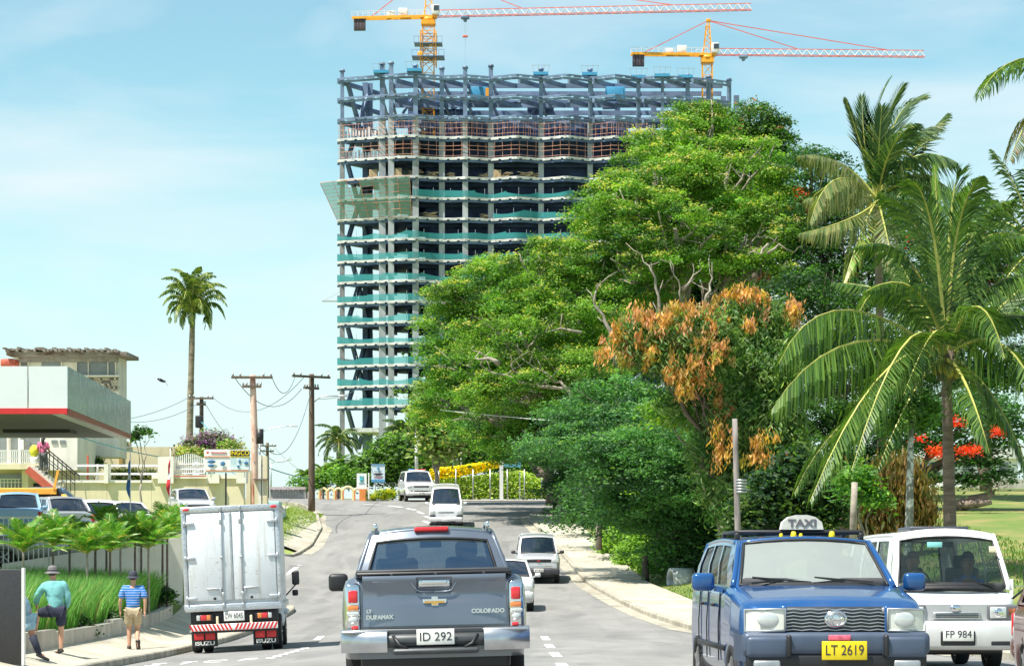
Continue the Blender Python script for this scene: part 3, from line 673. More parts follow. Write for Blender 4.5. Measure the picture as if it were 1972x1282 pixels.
def pick(pal, n, jit=.18):
    """pal: [(weight, rgb)]"""
    w = np.array([p[0] for p in pal], float); w /= w.sum(); idx = rng.choice(len(pal), n, p=w)
    c = np.array([p[1] for p in pal])[idx]; return np.clip(c * (1 + rng.normal(0, jit, (n, 1))), .004, 1)
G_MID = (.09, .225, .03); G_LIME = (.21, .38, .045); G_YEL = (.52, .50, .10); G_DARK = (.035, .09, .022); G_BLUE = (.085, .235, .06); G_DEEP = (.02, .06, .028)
ORG = (.60, .29, .09); PINK = (.62, .31, .19); RUST = (.42, .20, .08)
def crown(parent, lobes, nclump, per, cr, leaf, pal, tip=None, tipfrac=.25, flat=.45, shell=.5, name='crown', wd=.45, droop=.25, jit=.7, origin=None, padk=1):
    """lobes: (x,y,z,rx,ry,rz) world; clumps sit in the outer shell of each lobe"""
    Lb = np.array(lobes); vol = (Lb[:, 3] * Lb[:, 5]); pr = vol / vol.sum(); k_ = padk; n0 = max(4, int(nclump / k_)); idx = rng.choice(len(Lb), int(n0 * 2.2), p=pr)
    dr = norm(rng.normal(0, 1, (len(idx), 3))); r = rng.uniform(shell ** 2, 1, len(idx)) ** .5
    P = Lb[idx, :3] + dr * Lb[idx, 3:] * (r * (1 + np.abs(rng.normal(0, .07, len(idx)))))[:, None]
    keep = np.ones(len(P), bool)
    for k in range(len(Lb)):
        q = (P - Lb[k, :3]) / Lb[k, 3:]; keep &= ~((np.linalg.norm(q, axis=1) < .45))
    P = P[keep][:n0]; dr = dr[keep][:n0]; r = r[keep][:n0]; n0 = len(P)
    pc = pick(pal, n0, .22)
    if k_ > 1:      # boughs: every bough is a shallow dome of clumps, with gaps between the boughs
        Rp = cr * 2.1 * rng.uniform(.6, 1.3, n0); aa = rng.uniform(0, 2 * math.pi, (n0, k_)); rr_ = np.sqrt(rng.uniform(0, 1, (n0, k_))) * Rp[:, None]
        d0 = np.stack([rr_ * np.cos(aa), rr_ * np.sin(aa), -.42 * rr_ ** 2 / Rp[:, None] + rng.normal(0, .12, (n0, k_)) * cr], 2)
        P = (P[:, None, :] + d0).reshape(-1, 3); pd = norm(d0.reshape(-1, 3) * np.array([1, 1, .4]) + np.array([0, 0, .5]) * cr * 2 + 1e-4); dr = norm(np.repeat(dr, k_, 0) * .5 + pd * .8); r = np.repeat(r, k_); pc = np.repeat(pc, k_, 0)
    n = len(P); size = rng.uniform(.6, 1.35, n)
    off = rng.normal(0, 1, (n, per, 3)) * np.array([cr, cr, cr * flat]) * size[:, None, None] * .55
    off[:, :, 2] -= .25 * (off[:, :, 0] ** 2 + off[:, :, 1] ** 2) / cr
    C = (P[:, None, :] + off).reshape(-1, 3)
    cc = pick(pal, n, .15) * .45 + pc * .55; cols = np.repeat(cc, per, 0) * (1 + rng.normal(0, .14, (n * per, 1)))
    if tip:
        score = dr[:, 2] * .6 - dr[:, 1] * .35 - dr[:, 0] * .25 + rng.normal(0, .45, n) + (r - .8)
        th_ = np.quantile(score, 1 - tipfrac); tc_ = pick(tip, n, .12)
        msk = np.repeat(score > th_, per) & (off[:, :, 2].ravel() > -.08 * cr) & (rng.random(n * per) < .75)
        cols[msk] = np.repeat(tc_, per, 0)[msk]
    cols = np.clip(cols, .004, 1)
    if origin is not None: C = C - np.array(origin)
    nn = norm(off.reshape(-1, 3) * np.array([1, 1, 1 / max(flat, .3)])) * .9 + np.repeat(dr, per, 0) * .45 + np.array([0, 0, .35])
    return leaf_object(name, C, leaf, leaf * wd, cols, parent, droop=droop, jit=jit, nrm=nn), P
def branches(parent, base, lobes, rt, m, origin, P=None, name='trunk', limb='limb', nb=3, wig=.5, seed=1, twig=0):
    r_ = random.Random(seed); b = Vector(base); o0 = Vector(origin)
    cen = Vector((0, 0, 0)); 
    for l in lobes: cen += Vector(l[:3])
    cen /= len(lobes); fork = b.lerp(cen, .42); fork.x = b.x * .6 + cen.x * .4
    def curve(p, q, n=6, w=wig):
        d_ = (q - p).length * .09 * w; pts = [p.lerp(q, i / n) + (Vector((r_.uniform(-1, 1), r_.uniform(-1, 1), r_.uniform(-.6, .8))) * d_ if 0 < i < n else Vector()) for i in range(n + 1)]; return pts
    pts = curve(b - Vector((0, 0, .4)), fork, 5); MB().tube([p - o0 for p in pts], [rt * (1.25 - .45 * i / 5) for i in range(6)], 9).build(name, m, parent)
    for l in lobes:
        mb = MB(); q = Vector(l[:3]); pts = curve(fork, q, 7); R0 = rt * .55
        mb.tube([p - o0 for p in pts], [R0 * (1 - .65 * i / 7) for i in range(8)], 7)
        for j in range(nb):
            st = pts[r_.randint(3, 6)]; e = q + Vector((r_.uniform(-1, 1) * l[3], -abs(r_.uniform(.2, 1)) * l[4], r_.uniform(-.6, .9) * l[5])) * .85
            c = curve(st, e, 5); mb.tube([p - o0 for p in c], [R0 * .42 * (1 - .75 * i / 5) for i in range(6)], 5)
            for t in range(twig):
                s2 = c[r_.randint(1, 4)]; e2 = s2 + Vector((r_.uniform(-1, 1), r_.uniform(-.8, .3), r_.uniform(-.3, 1))) * l[3] * .35
                mb.tube([p - o0 for p in curve(s2, e2, 3)], [R0 * .16, R0 * .12, R0 * .09, .012], 4)
        mb.build(limb, m, parent)
def lob(d, specs, dz=.8):
    """(px,py,rx,ry[,dd]) -> world lobes at distance d"""
    o = []
    for s in specs:
        dd = d + (s[4] if len(s) > 4 else 0); k = dd / FPX; rx, rz = s[2] * k, s[3] * k
        o.append(((s[0] - CXP) * k, dd, CZ + (HYP - s[1]) * k, rx, (rx + rz) / 2 * dz, rz))
    return o
def tree(name, label, d, basepx, specs, pal, tip=None, tipfrac=.25, n=500, per=50, cr=.9, leaf=.24, rt=.35, bark='barkpale', cat='tree', group=None, flat=.45, nb=3, shell=.5, wd=.45, droop=.25, jit=.7, twig=0, seed=1, based=0, based_z=None, cname='crown', padk=1):
    L_ = lob(d, specs); bx = wx(basepx, d + based); bd = d + based; bz = gz(bx, bd) if based_z is None else based_z
    o = thing(name, label, cat, (bx, bd, bz), group=group)
    crown(o, L_, n, per, cr, leaf, pal, tip, tipfrac, flat, shell, wd=wd, droop=droop, jit=jit, origin=(bx, bd, bz), name=cname, padk=padk)
    if rt: branches(o, (bx, bd, bz), L_, rt, M[bark], (bx, bd, bz), nb=nb, twig=twig, seed=seed)
    return o
# --- palm fronds ---
def bez(p0, p1, p2, t): return p0 * (1 - t) ** 2 + p1 * 2 * t * (1 - t) + p2 * t * t
def frond(parent, p0, p1, p2, ll=.9, n=46, hang=.6, w=.055, pal=None, name='frond', stem=.12, m='palmleaf', ribr=.035, fwd=.35, twist=0, lift=0.0):
    """pinnate frond along a bezier; leaflets both sides, drooping by hang"""
    p0, p1, p2 = Vector(p0), Vector(p1), Vector(p2); pal = pal or [(3, (.075, .155, .03)), (2, (.13, .22, .045)), (2, (.045, .10, .03))]
    V = []; Fc = []; cols = []
    for i in range(n):
        t = stem + (1 - stem) * (i + .5) / n; p = bez(p0, p1, p2, t); tan = (bez(p0, p1, p2, min(1, t + .02)) - bez(p0, p1, p2, t - .02)).normalized()
        side = tan.cross(Vector((0, 0, 1))); side = side.normalized() if side.length > .15 else Vector((1, 0, 0)); nrm = side.cross(tan)
        if twist: side = (Matrix.Rotation(twist, 3, tan) @ side)
        prof = math.sin(math.pi * min(1, .12 + .88 * (i / n) ** .8)) ** .55; prof = max(prof, .28) if i < n * .8 else max(prof, .2)
        for s in (-1, 1):
            L = ll * prof * random.uniform(.82, 1.1); f = fwd + .5 * (i / n) + random.uniform(-.14, .14); hg = hang * random.uniform(.55, 1.35)
            d1 = (side * s + tan * f + Vector((0, 0, lift - hg * .35 + random.uniform(-.12, .12)))).normalized()
            d2 = (side * s * .55 + tan * f + Vector((0, 0, -hg * 1.5))).normalized()
            a = p + d1 * L * .5; b = a + d2 * L * .5; wv = (tan * .8 + Vector((0, 0, .35))).normalized() * (w * .5)
            k = len(V); V += [p - wv * .6, p + wv * .6, a + wv, a - wv, b]; Fc += [(k, k + 1, k + 2, k + 3), (k + 3, k + 2, k + 4)]
            c = pick(pal, 1, .15)[0]; tipc = c * np.array([1.25, 1.1, .9]) if random.random() < .3 else c
            cols += [c, c, c, c, tipc]
    nl = len(V); mb = MB(); mb.add(V, Fc)
    mb.tube([bez(p0, p1, p2, t / 9) for t in range(10)], [ribr * (1.5 - 1.3 * t / 9) for t in range(10)], 4, mi=1)
    me = mb.mesh(name, [M[m], M['rachis']]); at = me.color_attributes.new('tint', 'FLOAT_COLOR', 'POINT')
    arr = np.ones((len(me.vertices), 4), np.float32); arr[:nl, :3] = np.clip(np.array(cols), 0, 1); arr[nl:, :3] = (.35, .38, .08); at.data.foreach_set('color', arr.ravel())
    o = bpy.data.objects.new(name, me); link(o, parent); return o
def palm(name, label, crownc, base, fr_list, r=.17, ll=.9, hang=.6, mt='palmtrunk', w=.055, pal=None, bend=.0, group=None, n=46, nuts=0, cat='palm tree', ribr=.035, shaft=False, lift=0.0):
    c = Vector(crownc); b = Vector(base); o = thing(name, label, cat, b, group=group)
    mid = (b + c) / 2 + Vector((bend, 0, 0)); pts = [bez(b - Vector((0, 0, .3)), mid * 1, c, t / 12) - b for t in range(13)]
    rr_ = [r * (1.28 - .5 * (t / 12) ** .6 + (.04 * math.sin(t * 2.1))) for t in range(13)]
    MB().tube(pts, rr_, 10).build('trunk', M[mt], o)
    if shaft: MB().tube([c - b - Vector((0, 0, .2)), c - b + Vector((0, 0, 1.3))], [r * .8, r * .45], 9).build('crownshaft', mat('crownshaft', (.20, .30, .08), .5, var=.1), o)
    for f in fr_list:
        mid_, tip_ = Vector(f[0]), Vector(f[1]); k = f[2] if len(f) > 2 else {}
        p1 = mid_ * 2 - (c + tip_) * .5; kk = dict(ll=ll, hang=hang, w=w, pal=pal, n=n, ribr=ribr, lift=lift); kk.update(k)
        frond(o, c - b, p1 - b, tip_ - b, **kk)
    for i in range(nuts):
        a = i * 2.4; MB().ell((c.x - b.x + .32 * math.cos(a), c.y - b.y + .32 * math.sin(a), c.z - b.z - .15 - .12 * (i % 3)), (.13, .13, .16), 8, 6).build('coconut', mat('coconut_husk_%s_%d' % (name, i), (.35, .30, .05), .5, var=.2) if i == 0 else bpy.data.materials['coconut_husk_%s_0' % name], o)
    return o
def radial(c, n, L, el0=(-.3, 1.1), droop=.9, seed=1, az0=0):
    r_ = random.Random(seed); out = []
    for i in range(n):
        az = az0 + i * 2.399; el = el0[0] + (el0[1] - el0[0]) * ((i + .5) / n) + r_.uniform(-.1, .1); l = L * r_.uniform(.85, 1.08)
        h = Vector((math.cos(az), math.sin(az), 0)); 
        mid = c + (h * math.cos(el) + Vector((0, 0, math.sin(el)))) * l * .52
        tip = mid + (h * math.cos(el - droop) + Vector((0, 0, math.sin(el - droop)))) * l * .5
        out.append((mid, tip))
    return out

# ======== right side wood ========
PALF = [(3, G_MID), (2.5, G_LIME), (1.2, G_DARK), (1, (.14, .23, .035))]
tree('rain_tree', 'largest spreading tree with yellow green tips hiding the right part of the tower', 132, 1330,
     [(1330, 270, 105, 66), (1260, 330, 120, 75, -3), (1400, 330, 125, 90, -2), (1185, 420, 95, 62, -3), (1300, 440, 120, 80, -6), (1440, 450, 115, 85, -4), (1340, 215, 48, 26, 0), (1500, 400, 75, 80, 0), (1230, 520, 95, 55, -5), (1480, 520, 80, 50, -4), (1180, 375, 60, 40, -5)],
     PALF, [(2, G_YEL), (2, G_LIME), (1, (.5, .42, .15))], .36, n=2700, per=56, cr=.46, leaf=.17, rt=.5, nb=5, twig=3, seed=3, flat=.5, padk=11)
tree('tall_tree', 'darker ragged tree poking above the right shoulder of the largest tree', 140, 1450,
     [(1450, 230, 55, 34), (1490, 265, 45, 40), (1410, 265, 50, 50), (1505, 240, 24, 18), (1440, 300, 90, 60)],
     [(3, G_DARK), (2, G_MID), (1, (.12, .2, .03))], [(1, G_LIME), (1, RUST)], .12, n=560, per=40, cr=.42, leaf=.2, rt=.25, nb=6, twig=3, flat=.6, seed=5, bark='barkdark')
tree('spreading_tree', 'leaning broad tree with long bare pale limbs overhanging the road beside the tower', 128, 1180,
     [(940, 560, 100, 62, 2), (1040, 520, 100, 48, 0), (880, 620, 70, 55, 3), (1000, 640, 130, 80, -3), (1110, 600, 110, 90, -2), (900, 700, 85, 50, 2), (1010, 745, 110, 55, -4), (1110, 490, 85, 55, 0), (850, 770, 55, 48, 4), (1120, 720, 100, 60, -5), (910, 800, 80, 50, 0), (875, 560, 50, 40, 3), (960, 505, 60, 22, 3), (1000, 840, 80, 42, -2)],
     PALF, [(2, G_YEL), (2, G_LIME)], .32, n=3200, per=54, cr=.45, leaf=.16, rt=.42, nb=4, twig=2, seed=8, flat=.5, padk=11)
tree('pale_leaf_tree', 'small tree with pale blotched large leaves just right of the tower foot', 142, 840,
     [(830, 790, 32, 36), (870, 830, 50, 34), (818, 830, 24, 30), (850, 860, 40, 20)], [(2, (.30, .33, .12)), (2, G_LIME), (2, G_MID), (1, (.45, .42, .2))], None, n=160, per=26, cr=.6, leaf=.42, rt=.14, nb=3, seed=2, flat=.8, jit=.9)
# dark feathery mass in front
tree('feathery_tree', 'dark blue green feathery tree leaning over the grass right of the footpath', 92, 1320,
     [(1180, 790, 110, 70, 2), (1135, 850, 92, 54, 0), (1230, 860, 110, 80, -2), (1300, 800, 80, 50, 0), (1320, 900, 100, 70, -2), (1235, 935, 75, 48, -1), (1270, 965, 110, 50, -1), (1350, 990, 80, 50, 0), (1050, 840, 60, 50, 4), (1390, 960, 60, 90, -1)  , (1310, 1040, 60, 36, 2), (1400, 1050, 60, 40, 0)],
     [(3, G_BLUE), (3, (.045, .125, .05)), (1, G_DEEP), (2, (.11, .26, .08))], [(2, (.15, .32, .09)), (.6, G_LIME)], .3, n=3400, per=46, cr=.42, leaf=.13, rt=.15, nb=4, twig=2, seed=11, flat=.35, bark='barkdark', shell=.3, padk=10)
tree('leaning_tree', 'dark tree arching over the crest footpath beside the blue sign', 126, 1100,
     [(1085, 815, 72, 48), (1078, 868, 24, 22, 2), (1112, 902, 50, 48), (1118, 968, 34, 44, 2), (1135, 880, 56, 56), (975, 800, 70, 34, 10), (920, 815, 56, 26, 11), (1000, 806, 54, 22, 8)],
     [(2, G_BLUE), (2, G_DEEP), (1, G_DARK), (1, G_MID)], [(1, G_LIME)], .08, n=1000, per=46, cr=.5, leaf=.17, rt=.3, nb=3, seed=13, flat=.4, bark='barkdark', shell=.2, padk=8)
tree('flush_tree', 'lime green low branch hanging between the orange tree and the feathery tree', 86, 1400,
     [(1350, 795, 38, 22), (1395, 785, 26, 22), (1290, 785, 50, 28)], [(3, G_LIME), (2, G_MID), (1, (.3, .4, .03))], None, n=90, per=40, cr=.45, leaf=.2, rt=.1, nb=2, seed=14, flat=.4)
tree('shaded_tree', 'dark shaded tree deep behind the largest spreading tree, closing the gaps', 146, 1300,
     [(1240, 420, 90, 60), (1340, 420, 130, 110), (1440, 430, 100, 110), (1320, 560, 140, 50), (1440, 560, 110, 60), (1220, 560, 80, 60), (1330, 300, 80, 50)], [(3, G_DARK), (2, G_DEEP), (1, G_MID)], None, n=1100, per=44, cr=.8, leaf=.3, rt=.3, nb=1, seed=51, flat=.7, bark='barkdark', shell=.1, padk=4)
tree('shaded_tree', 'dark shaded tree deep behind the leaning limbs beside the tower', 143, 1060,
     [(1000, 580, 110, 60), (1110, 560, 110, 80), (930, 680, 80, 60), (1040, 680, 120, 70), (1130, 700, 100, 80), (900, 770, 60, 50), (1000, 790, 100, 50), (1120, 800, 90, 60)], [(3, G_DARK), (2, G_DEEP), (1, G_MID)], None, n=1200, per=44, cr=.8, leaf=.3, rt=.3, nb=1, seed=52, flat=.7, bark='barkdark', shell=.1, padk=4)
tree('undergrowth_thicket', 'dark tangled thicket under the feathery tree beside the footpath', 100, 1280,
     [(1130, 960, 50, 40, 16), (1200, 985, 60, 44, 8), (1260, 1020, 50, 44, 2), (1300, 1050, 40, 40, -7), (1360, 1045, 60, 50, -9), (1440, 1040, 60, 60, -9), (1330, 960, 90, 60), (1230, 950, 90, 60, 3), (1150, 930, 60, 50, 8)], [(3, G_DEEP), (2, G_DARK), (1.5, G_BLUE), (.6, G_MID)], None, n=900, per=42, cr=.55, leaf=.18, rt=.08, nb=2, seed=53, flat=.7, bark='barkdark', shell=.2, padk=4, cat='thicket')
# long bare limbs showing in front of the crowns
def limb_set(tree_name, d, paths, r0, m='barkpale'):
    o = [x for x in COL.objects if x.name == tree_name][0]; b = Vector(o.location)
    for i, pth in enumerate(paths):
        raw = [PT(px, py, d + (dd[0] if dd else 0)) - b for px, py, *dd in pth]; r1 = r0 * (1 if i % 3 == 0 else .6); r_ = random.Random(i + int(d)); pts = [raw[0]]
        for a_, b2 in zip(raw, raw[1:]): pts += [a_.lerp(b2, .5) + Vector((r_.uniform(-.1, .1), r_.uniform(-.3, .3), r_.uniform(-.1, .1))), b2]
        k = len(pts); mb = MB(); mb.tube(pts, [max(.02, r1 * (1 - .85 * j / (k - 1))) * r_.uniform(.9, 1.12) for j in range(k)], 7)
        for j in range(2, k, 2):
            e_ = pts[j] + Vector((r_.uniform(-.9, .9), r_.uniform(-.3, .6), r_.uniform(.2, .9))); mb.tube([pts[j], pts[j].lerp(e_, .5) + Vector((r_.uniform(-.1, .1), 0, r_.uniform(-.1, .1))), e_], [r1 * .28, r1 * .2, .012], 5)
        mb.build('limb', M[m], o)
limb_set('spreading_tree', 122.5, [[(1180, 900, 5), (1165, 820, 3), (1130, 778), (1105, 765), (1090, 748), (1060, 745), (1030, 742), (1000, 735), (975, 722), (945, 716), (925, 702)], [(1098, 752), (1080, 735), (1062, 728), (1045, 715), (1020, 700), (1005, 690)], [(1045, 744), (1020, 728), (990, 716), (985, 700)],
  [(1182, 880, 5), (1188, 780, 3), (1185, 690), (1178, 650), (1165, 620), (1152, 596), (1144, 580), (1148, 560), (1158, 545)], [(1120, 640), (1080, 632), (1050, 640)], [(1130, 835), (1105, 830), (1085, 822), (1070, 812)], [(960, 700), (940, 690), (915, 690)]], .15)
limb_set('rain_tree', 123.5, [[(1325, 790, 8), (1290, 680, 4), (1270, 610), (1268, 570), (1262, 535), (1250, 512), (1235, 490)], [(1326, 790, 8), (1318, 670, 4), (1312, 580), (1310, 555), (1298, 530), (1290, 505)], [(1316, 560), (1335, 530), (1350, 520)], [(1330, 790, 8), (1345, 670, 4), (1358, 580), (1368, 560), (1372, 535), (1366, 515)], [(1480, 470), (1465, 490), (1440, 488)], [(1478, 488), (1500, 470), (1530, 486)]], .13)
# mango tree with orange flush: long hanging leaves
def mango(name, label, d, basepx, green, flush, seed, n1=500, n2=260, pal2=None):
    L_ = lob(d, green); L2 = lob(d, flush); bx = wx(basepx, d); bz = gz(bx, d); o = thing(name, label, 'tree', (bx, d, bz))
    crown(o, L_, n1, 24, .36, .26, [(3, (.05, .13, .03)), (2.4, (.10, .22, .05)), (2.4, (.30, .40, .15))], None, 0, .8, .4, wd=.24, droop=.8, jit=.9, origin=(bx, d, bz))
    a, P = crown(o, L2, n2, 24, .17, .22, pal2 or [(3, ORG), (2, (.60, .38, .08)), (2, PINK), (.5, RUST), (.8, (.16, .27, .05))], None, 0, 1.4, .78, wd=.3, droop=1.8, jit=.9, origin=(bx, d, bz), name='young_leaves')
    branches(o, (bx, d, bz), L_, .2, M['barkdark'], (bx, d, bz), nb=3, seed=seed); return o
mango('mango_tree', 'tree covered in orange and salmon young leaves in the middle of the wood', 84, 1400,
      [(1250, 655, 75, 44, -1), (1330, 670, 90, 70, -1.2), (1450, 630, 80, 58, .6), (1490, 700, 70, 60), (1430, 740, 80, 60, 2), (1480, 820, 70, 70), (1440, 900, 55, 80), (1405, 800, 44, 60, -.5), (1380, 870, 50, 60, 0), (1420, 960, 60, 50, -.5), (1330, 770, 60, 34, .5), (1520, 900, 60, 60)],
      [(1240, 632, 60, 34, -1.6), (1182, 672, 32, 26, -1.4), (1320, 622, 86, 32, -1.6), (1345, 685, 66, 42, -2), (1290, 695, 60, 30, -1.8), (1325, 738, 42, 22, -2), (1395, 575, 22, 12, 0), (1440, 566, 30, 12, 0), (1500, 575, 30, 16, 0), (1528, 600, 16, 20, 0), (1475, 612, 10, 10, -.6), (1440, 622, 9, 9, -.6), (1398, 775, 20, 32, -1), (1392, 850, 20, 40, -2), (1462, 842, 40, 14, -2), (1485, 875, 40, 12, -2), (1440, 890, 14, 8, -2), (1535, 900, 16, 12, -2)], 21, n1=3000, n2=300)
# flame trees behind the palms
for nm, lab, d, bp, gr, rd, sd in (
    ('flame_tree', 'flame tree with red blossom behind the upper coconut palm', 128, 1620, [(1590, 330, 70, 45), (1570, 420, 60, 70), (1680, 430, 100, 90), (1640, 540, 110, 70), (1560, 300, 45, 22), (1560, 500, 60, 60), (1740, 380, 60, 60)], [(1548, 372, 20, 18), (1545, 400, 26, 14), (1660, 520, 26, 24), (1700, 470, 24, 24), (1480, 535, 34, 10), (1575, 440, 14, 10), (1720, 540, 20, 16)], 31),
    ('flame_tree', 'flame tree with red blossom showing at the right edge between palm fronds', 120, 1900, [(1850, 470, 110, 90), (1940, 520, 80, 80), (1880, 600, 120, 60), (1780, 560, 90, 70)], [(1940, 525, 34, 28), (1905, 545, 24, 14), (1800, 600, 18, 14), (1960, 560, 24, 24), (1760, 470, 14, 16)], 33),
    ('flame_tree', 'low spreading flame tree with red flowers over the lawn behind the coconut trunk', 100, 1700, [(1800, 850, 70, 20), (1880, 870, 70, 24), (1790, 920, 60, 15), (1900, 915, 60, 15), (1740, 790, 80, 50), (1850, 790, 90, 40), (1930, 810, 50, 50)], [(1805, 868, 22, 11, -3), (1850, 866, 22, 9, -3), (1878, 862, 14, 7, -3), (1840, 810, 14, 8, -3), (1770, 842, 12, 6, -3), (1925, 830, 14, 8, -3)], 35)):
    o = tree(nm, lab, d, bp, gr, [(3, (.05, .13, .03)), (2, G_DARK), (2, (.07, .19, .06))], None, n=760 if sd < 35 else 330, per=46, cr=.7, leaf=.2, rt=.26, nb=4, twig=2, seed=sd, flat=.25, bark='barkdark')
    crown(o, lob(d, rd), 90, 12, .26, .13, [(3, (.78, .045, .015)), (1, (.8, .16, .03))], None, 0, .5, 0, name='blossom', origin=tuple(o.location))
# dark undergrowth mass behind everything on the right
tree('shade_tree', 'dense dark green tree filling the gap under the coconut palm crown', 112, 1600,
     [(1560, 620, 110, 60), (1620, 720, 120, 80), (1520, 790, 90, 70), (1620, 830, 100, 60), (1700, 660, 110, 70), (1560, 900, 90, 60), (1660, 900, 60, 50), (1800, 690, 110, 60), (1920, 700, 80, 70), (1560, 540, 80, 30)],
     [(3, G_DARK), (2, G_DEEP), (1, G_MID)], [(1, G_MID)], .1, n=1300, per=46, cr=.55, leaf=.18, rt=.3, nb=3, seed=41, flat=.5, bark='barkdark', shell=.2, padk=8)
tree('vine_thicket', 'brown and olive hanging vine thicket beside the white mottled trunk', 74, 1690,
     [(1690, 950, 55, 50), (1740, 935, 45, 45), (1650, 980, 40, 40), (1770, 985, 34, 34), (1710, 1000, 60, 30)],
     [(3, (.16, .12, .03)), (2, (.26, .17, .05)), (2, (.08, .11, .03)), (1, (.34, .17, .05))], None, n=380, per=30, cr=.35, leaf=.3, rt=.08, nb=2, seed=43, flat=1.4, wd=.22, droop=2.4, jit=.9, bark='barkdark', cat='thicket', cname='hanging_leaves')
tree('dark_shrub', 'dark glossy shrub directly behind the parked taxi sign', 70, 1500,
     [(1480, 960, 60, 50), (1540, 920, 50, 50), (1590, 960, 40, 45), (1440, 1000, 40, 40), (1520, 1000, 50, 30)], [(3, G_DEEP), (2, G_DARK), (1, (.12, .2, .04))], None, n=330, per=36, cr=.4, leaf=.2, rt=.07, nb=2, seed=45, flat=.8, bark='barkdark', cat='shrub')
tree('green_sapling', 'bright green sapling in front of the brown vine thicket', 68, 1665, [(1655, 915, 30, 22), (1680, 955, 22, 14), (1640, 935, 20, 14)], [(3, (.09, .24, .05)), (1, G_LIME)], None, n=80, per=34, cr=.35, leaf=.16, rt=.05, nb=2, seed=46, flat=.5, cat='sapling')
# shrubs along the grass band, mostly lime leaved
for i, (px, py, rx, ry, d, lab) in enumerate([(1092, 985, 26, 24, 134, 'lime shrub at the far end of the grass band near the crest'), (1128, 1000, 32, 30, 125, 'lime green shrub second from the far end of the grass band'), (1192, 1036, 40, 32, 106, 'bright leafy shrub beside the small stump on the grass band'), (1228, 1060, 36, 32, 100, 'bright trailing shrub in the middle of the grass band'), (1270, 1080, 34, 24, 97, 'dull green shrub left of the concrete pipe'), (1350, 1080, 40, 32, 94, 'dark shrub behind the concrete pipe')]):
    tree('shrub', lab, d, px, [(px, py, rx, ry), (px + rx * .5, py + ry * .3, rx * .7, ry * .7), (px - rx * .5, py + ry * .4, rx * .6, ry * .5)],
         [(3, G_LIME), (2, (.30, .46, .07)), (1, G_MID)] if i < 5 else [(3, G_DARK), (2, G_BLUE), (1, G_MID)], None, n=150, per=32, cr=.38, leaf=.15, rt=.05, nb=2, seed=60 + i, flat=.7, cat='shrub', group='shrubs along the grass band', shell=.2)

# ---- coconut palms ----
D1 = 66
def q(px, py, dd=0, d=D1): return PT(px, py, d + dd)
cc = q(1822, 690)
FL = [ # (mid px,py,depth) (tip px,py,depth), options
 ((1625, 597, -1), (1500, 700, -2), dict(ll=2.1, hang=3.2)), ((1635, 662, -2), (1486, 790, -3), dict(ll=2.0, hang=3.0)),
 ((1700, 720, -2.5), (1560, 965, -4), dict(ll=1.6, hang=1.8, w=.075)), ((1745, 660, -3), (1640, 905, -4.5), dict(ll=1.2, hang=1.0)),
 ((1765, 745, -2), (1690, 905, -3), dict(ll=.95, hang=.9)), ((1640, 800, -1.5), (1530, 950, -2.5), dict(ll=.9, hang=.9)),
 ((1862, 745, -2.5), (1905, 872, -3.5), dict(ll=.9, hang=.8)), ((1880, 590, -1.5), (1935, 690, -3), dict(ll=1.1, hang=.9)),
 ((1925, 660, -1.5), (2010, 790, -3), dict(ll=1.5, hang=2.2)), ((1925, 610, 1), (2040, 640, 1), dict(ll=1.1, hang=.8)),
 ((1910, 760, -.5), (1985, 930, -1), dict(ll=1.0, hang=1.0)), ((1735, 580, 1), (1605, 545, 1.5), dict(ll=1.0, hang=.8)),
 ((1752, 505, .6), (1652, 475, -.5), dict(ll=1.2, hang=1.3, fwd=.8)), ((1780, 468, .4), (1698, 372, -.6), dict(ll=1.2, hang=.9, fwd=1.0)), ((1808, 470, .5), (1800, 320, .6), dict(ll=.8, hang=.1, fwd=3.2, pal=[(1, (.16, .32, .05)), (1, (.24, .38, .06))], n=60)),
 ((1842, 455, .2), (1888, 340, -1), dict(ll=1.2, hang=.9, fwd=1.1)), ((1866, 470, .6), (1948, 385, -.4), dict(ll=1.25, hang=1.1, fwd=1.0)), ((1890, 500, .6), (1998, 455, -.8), dict(ll=1.25, hang=1.3, fwd=.8)), ((1905, 555, .5), (2015, 540, -.8), dict(ll=1.25, hang=1.5, fwd=.7)), ((1795, 440, -.4), (1752, 345, -1.4), dict(ll=1.1, hang=.9, fwd=1.2)), ((1830, 430, 1.2), (1850, 330, 1.2), dict(ll=1.0, hang=.7, fwd=1.4)), ((1765, 560, -.8), (1668, 560, -2.4), dict(ll=1.2, hang=1.4, fwd=.7)), ((1725, 560, 1), (1655, 600, -.4), dict(ll=1.1, hang=1.6, fwd=.6)),
 ((1850, 560, 2), (1870, 390, 3), dict(ll=1.0, hang=.5)), ((1780, 600, 2), (1720, 480, 3), dict(ll=1.0, hang=.7)), ((1940, 580, 2), (2030, 500, 2.5), dict(ll=1.1, hang=.6)), ((1800, 640, -2), (1740, 760, -3.5), dict(ll=1.0, hang=1.0))]
fl = [(q(*a), q(*b), k) for a, b, k in FL]
palm('coconut_palm', 'big coconut palm in front at right with drooping fronds and brown trunk', cc, (wx(1832, D1), D1, gz(wx(1832, D1), D1)), fl, r=.17, w=.062, n=80, nuts=8, ribr=.045, group='coconut palms')
MB().tube([cc - Vector((0, 0, .6)), cc + Vector((.05, 0, .2))], [.24, .3], 9).build('frond_bases', M['wood'], bpy.data.objects['coconut_palm'])
bpy.data.objects['frond_bases'].location = -Vector(bpy.data.objects['coconut_palm'].location)
mb = MB()
for i in range(26): mb.ell((-.55 + random.gauss(0, .12), -.4 + random.gauss(0, .1), cc.z - bpy.data.objects['coconut_palm'].location.z + .35 + random.uniform(-.35, .35)), (.035, .035, .09), 5, 4)
mb.build('flower_spray', mat('palm_flower', (.62, .50, .16), .7), bpy.data.objects['coconut_palm'])
D2 = 108
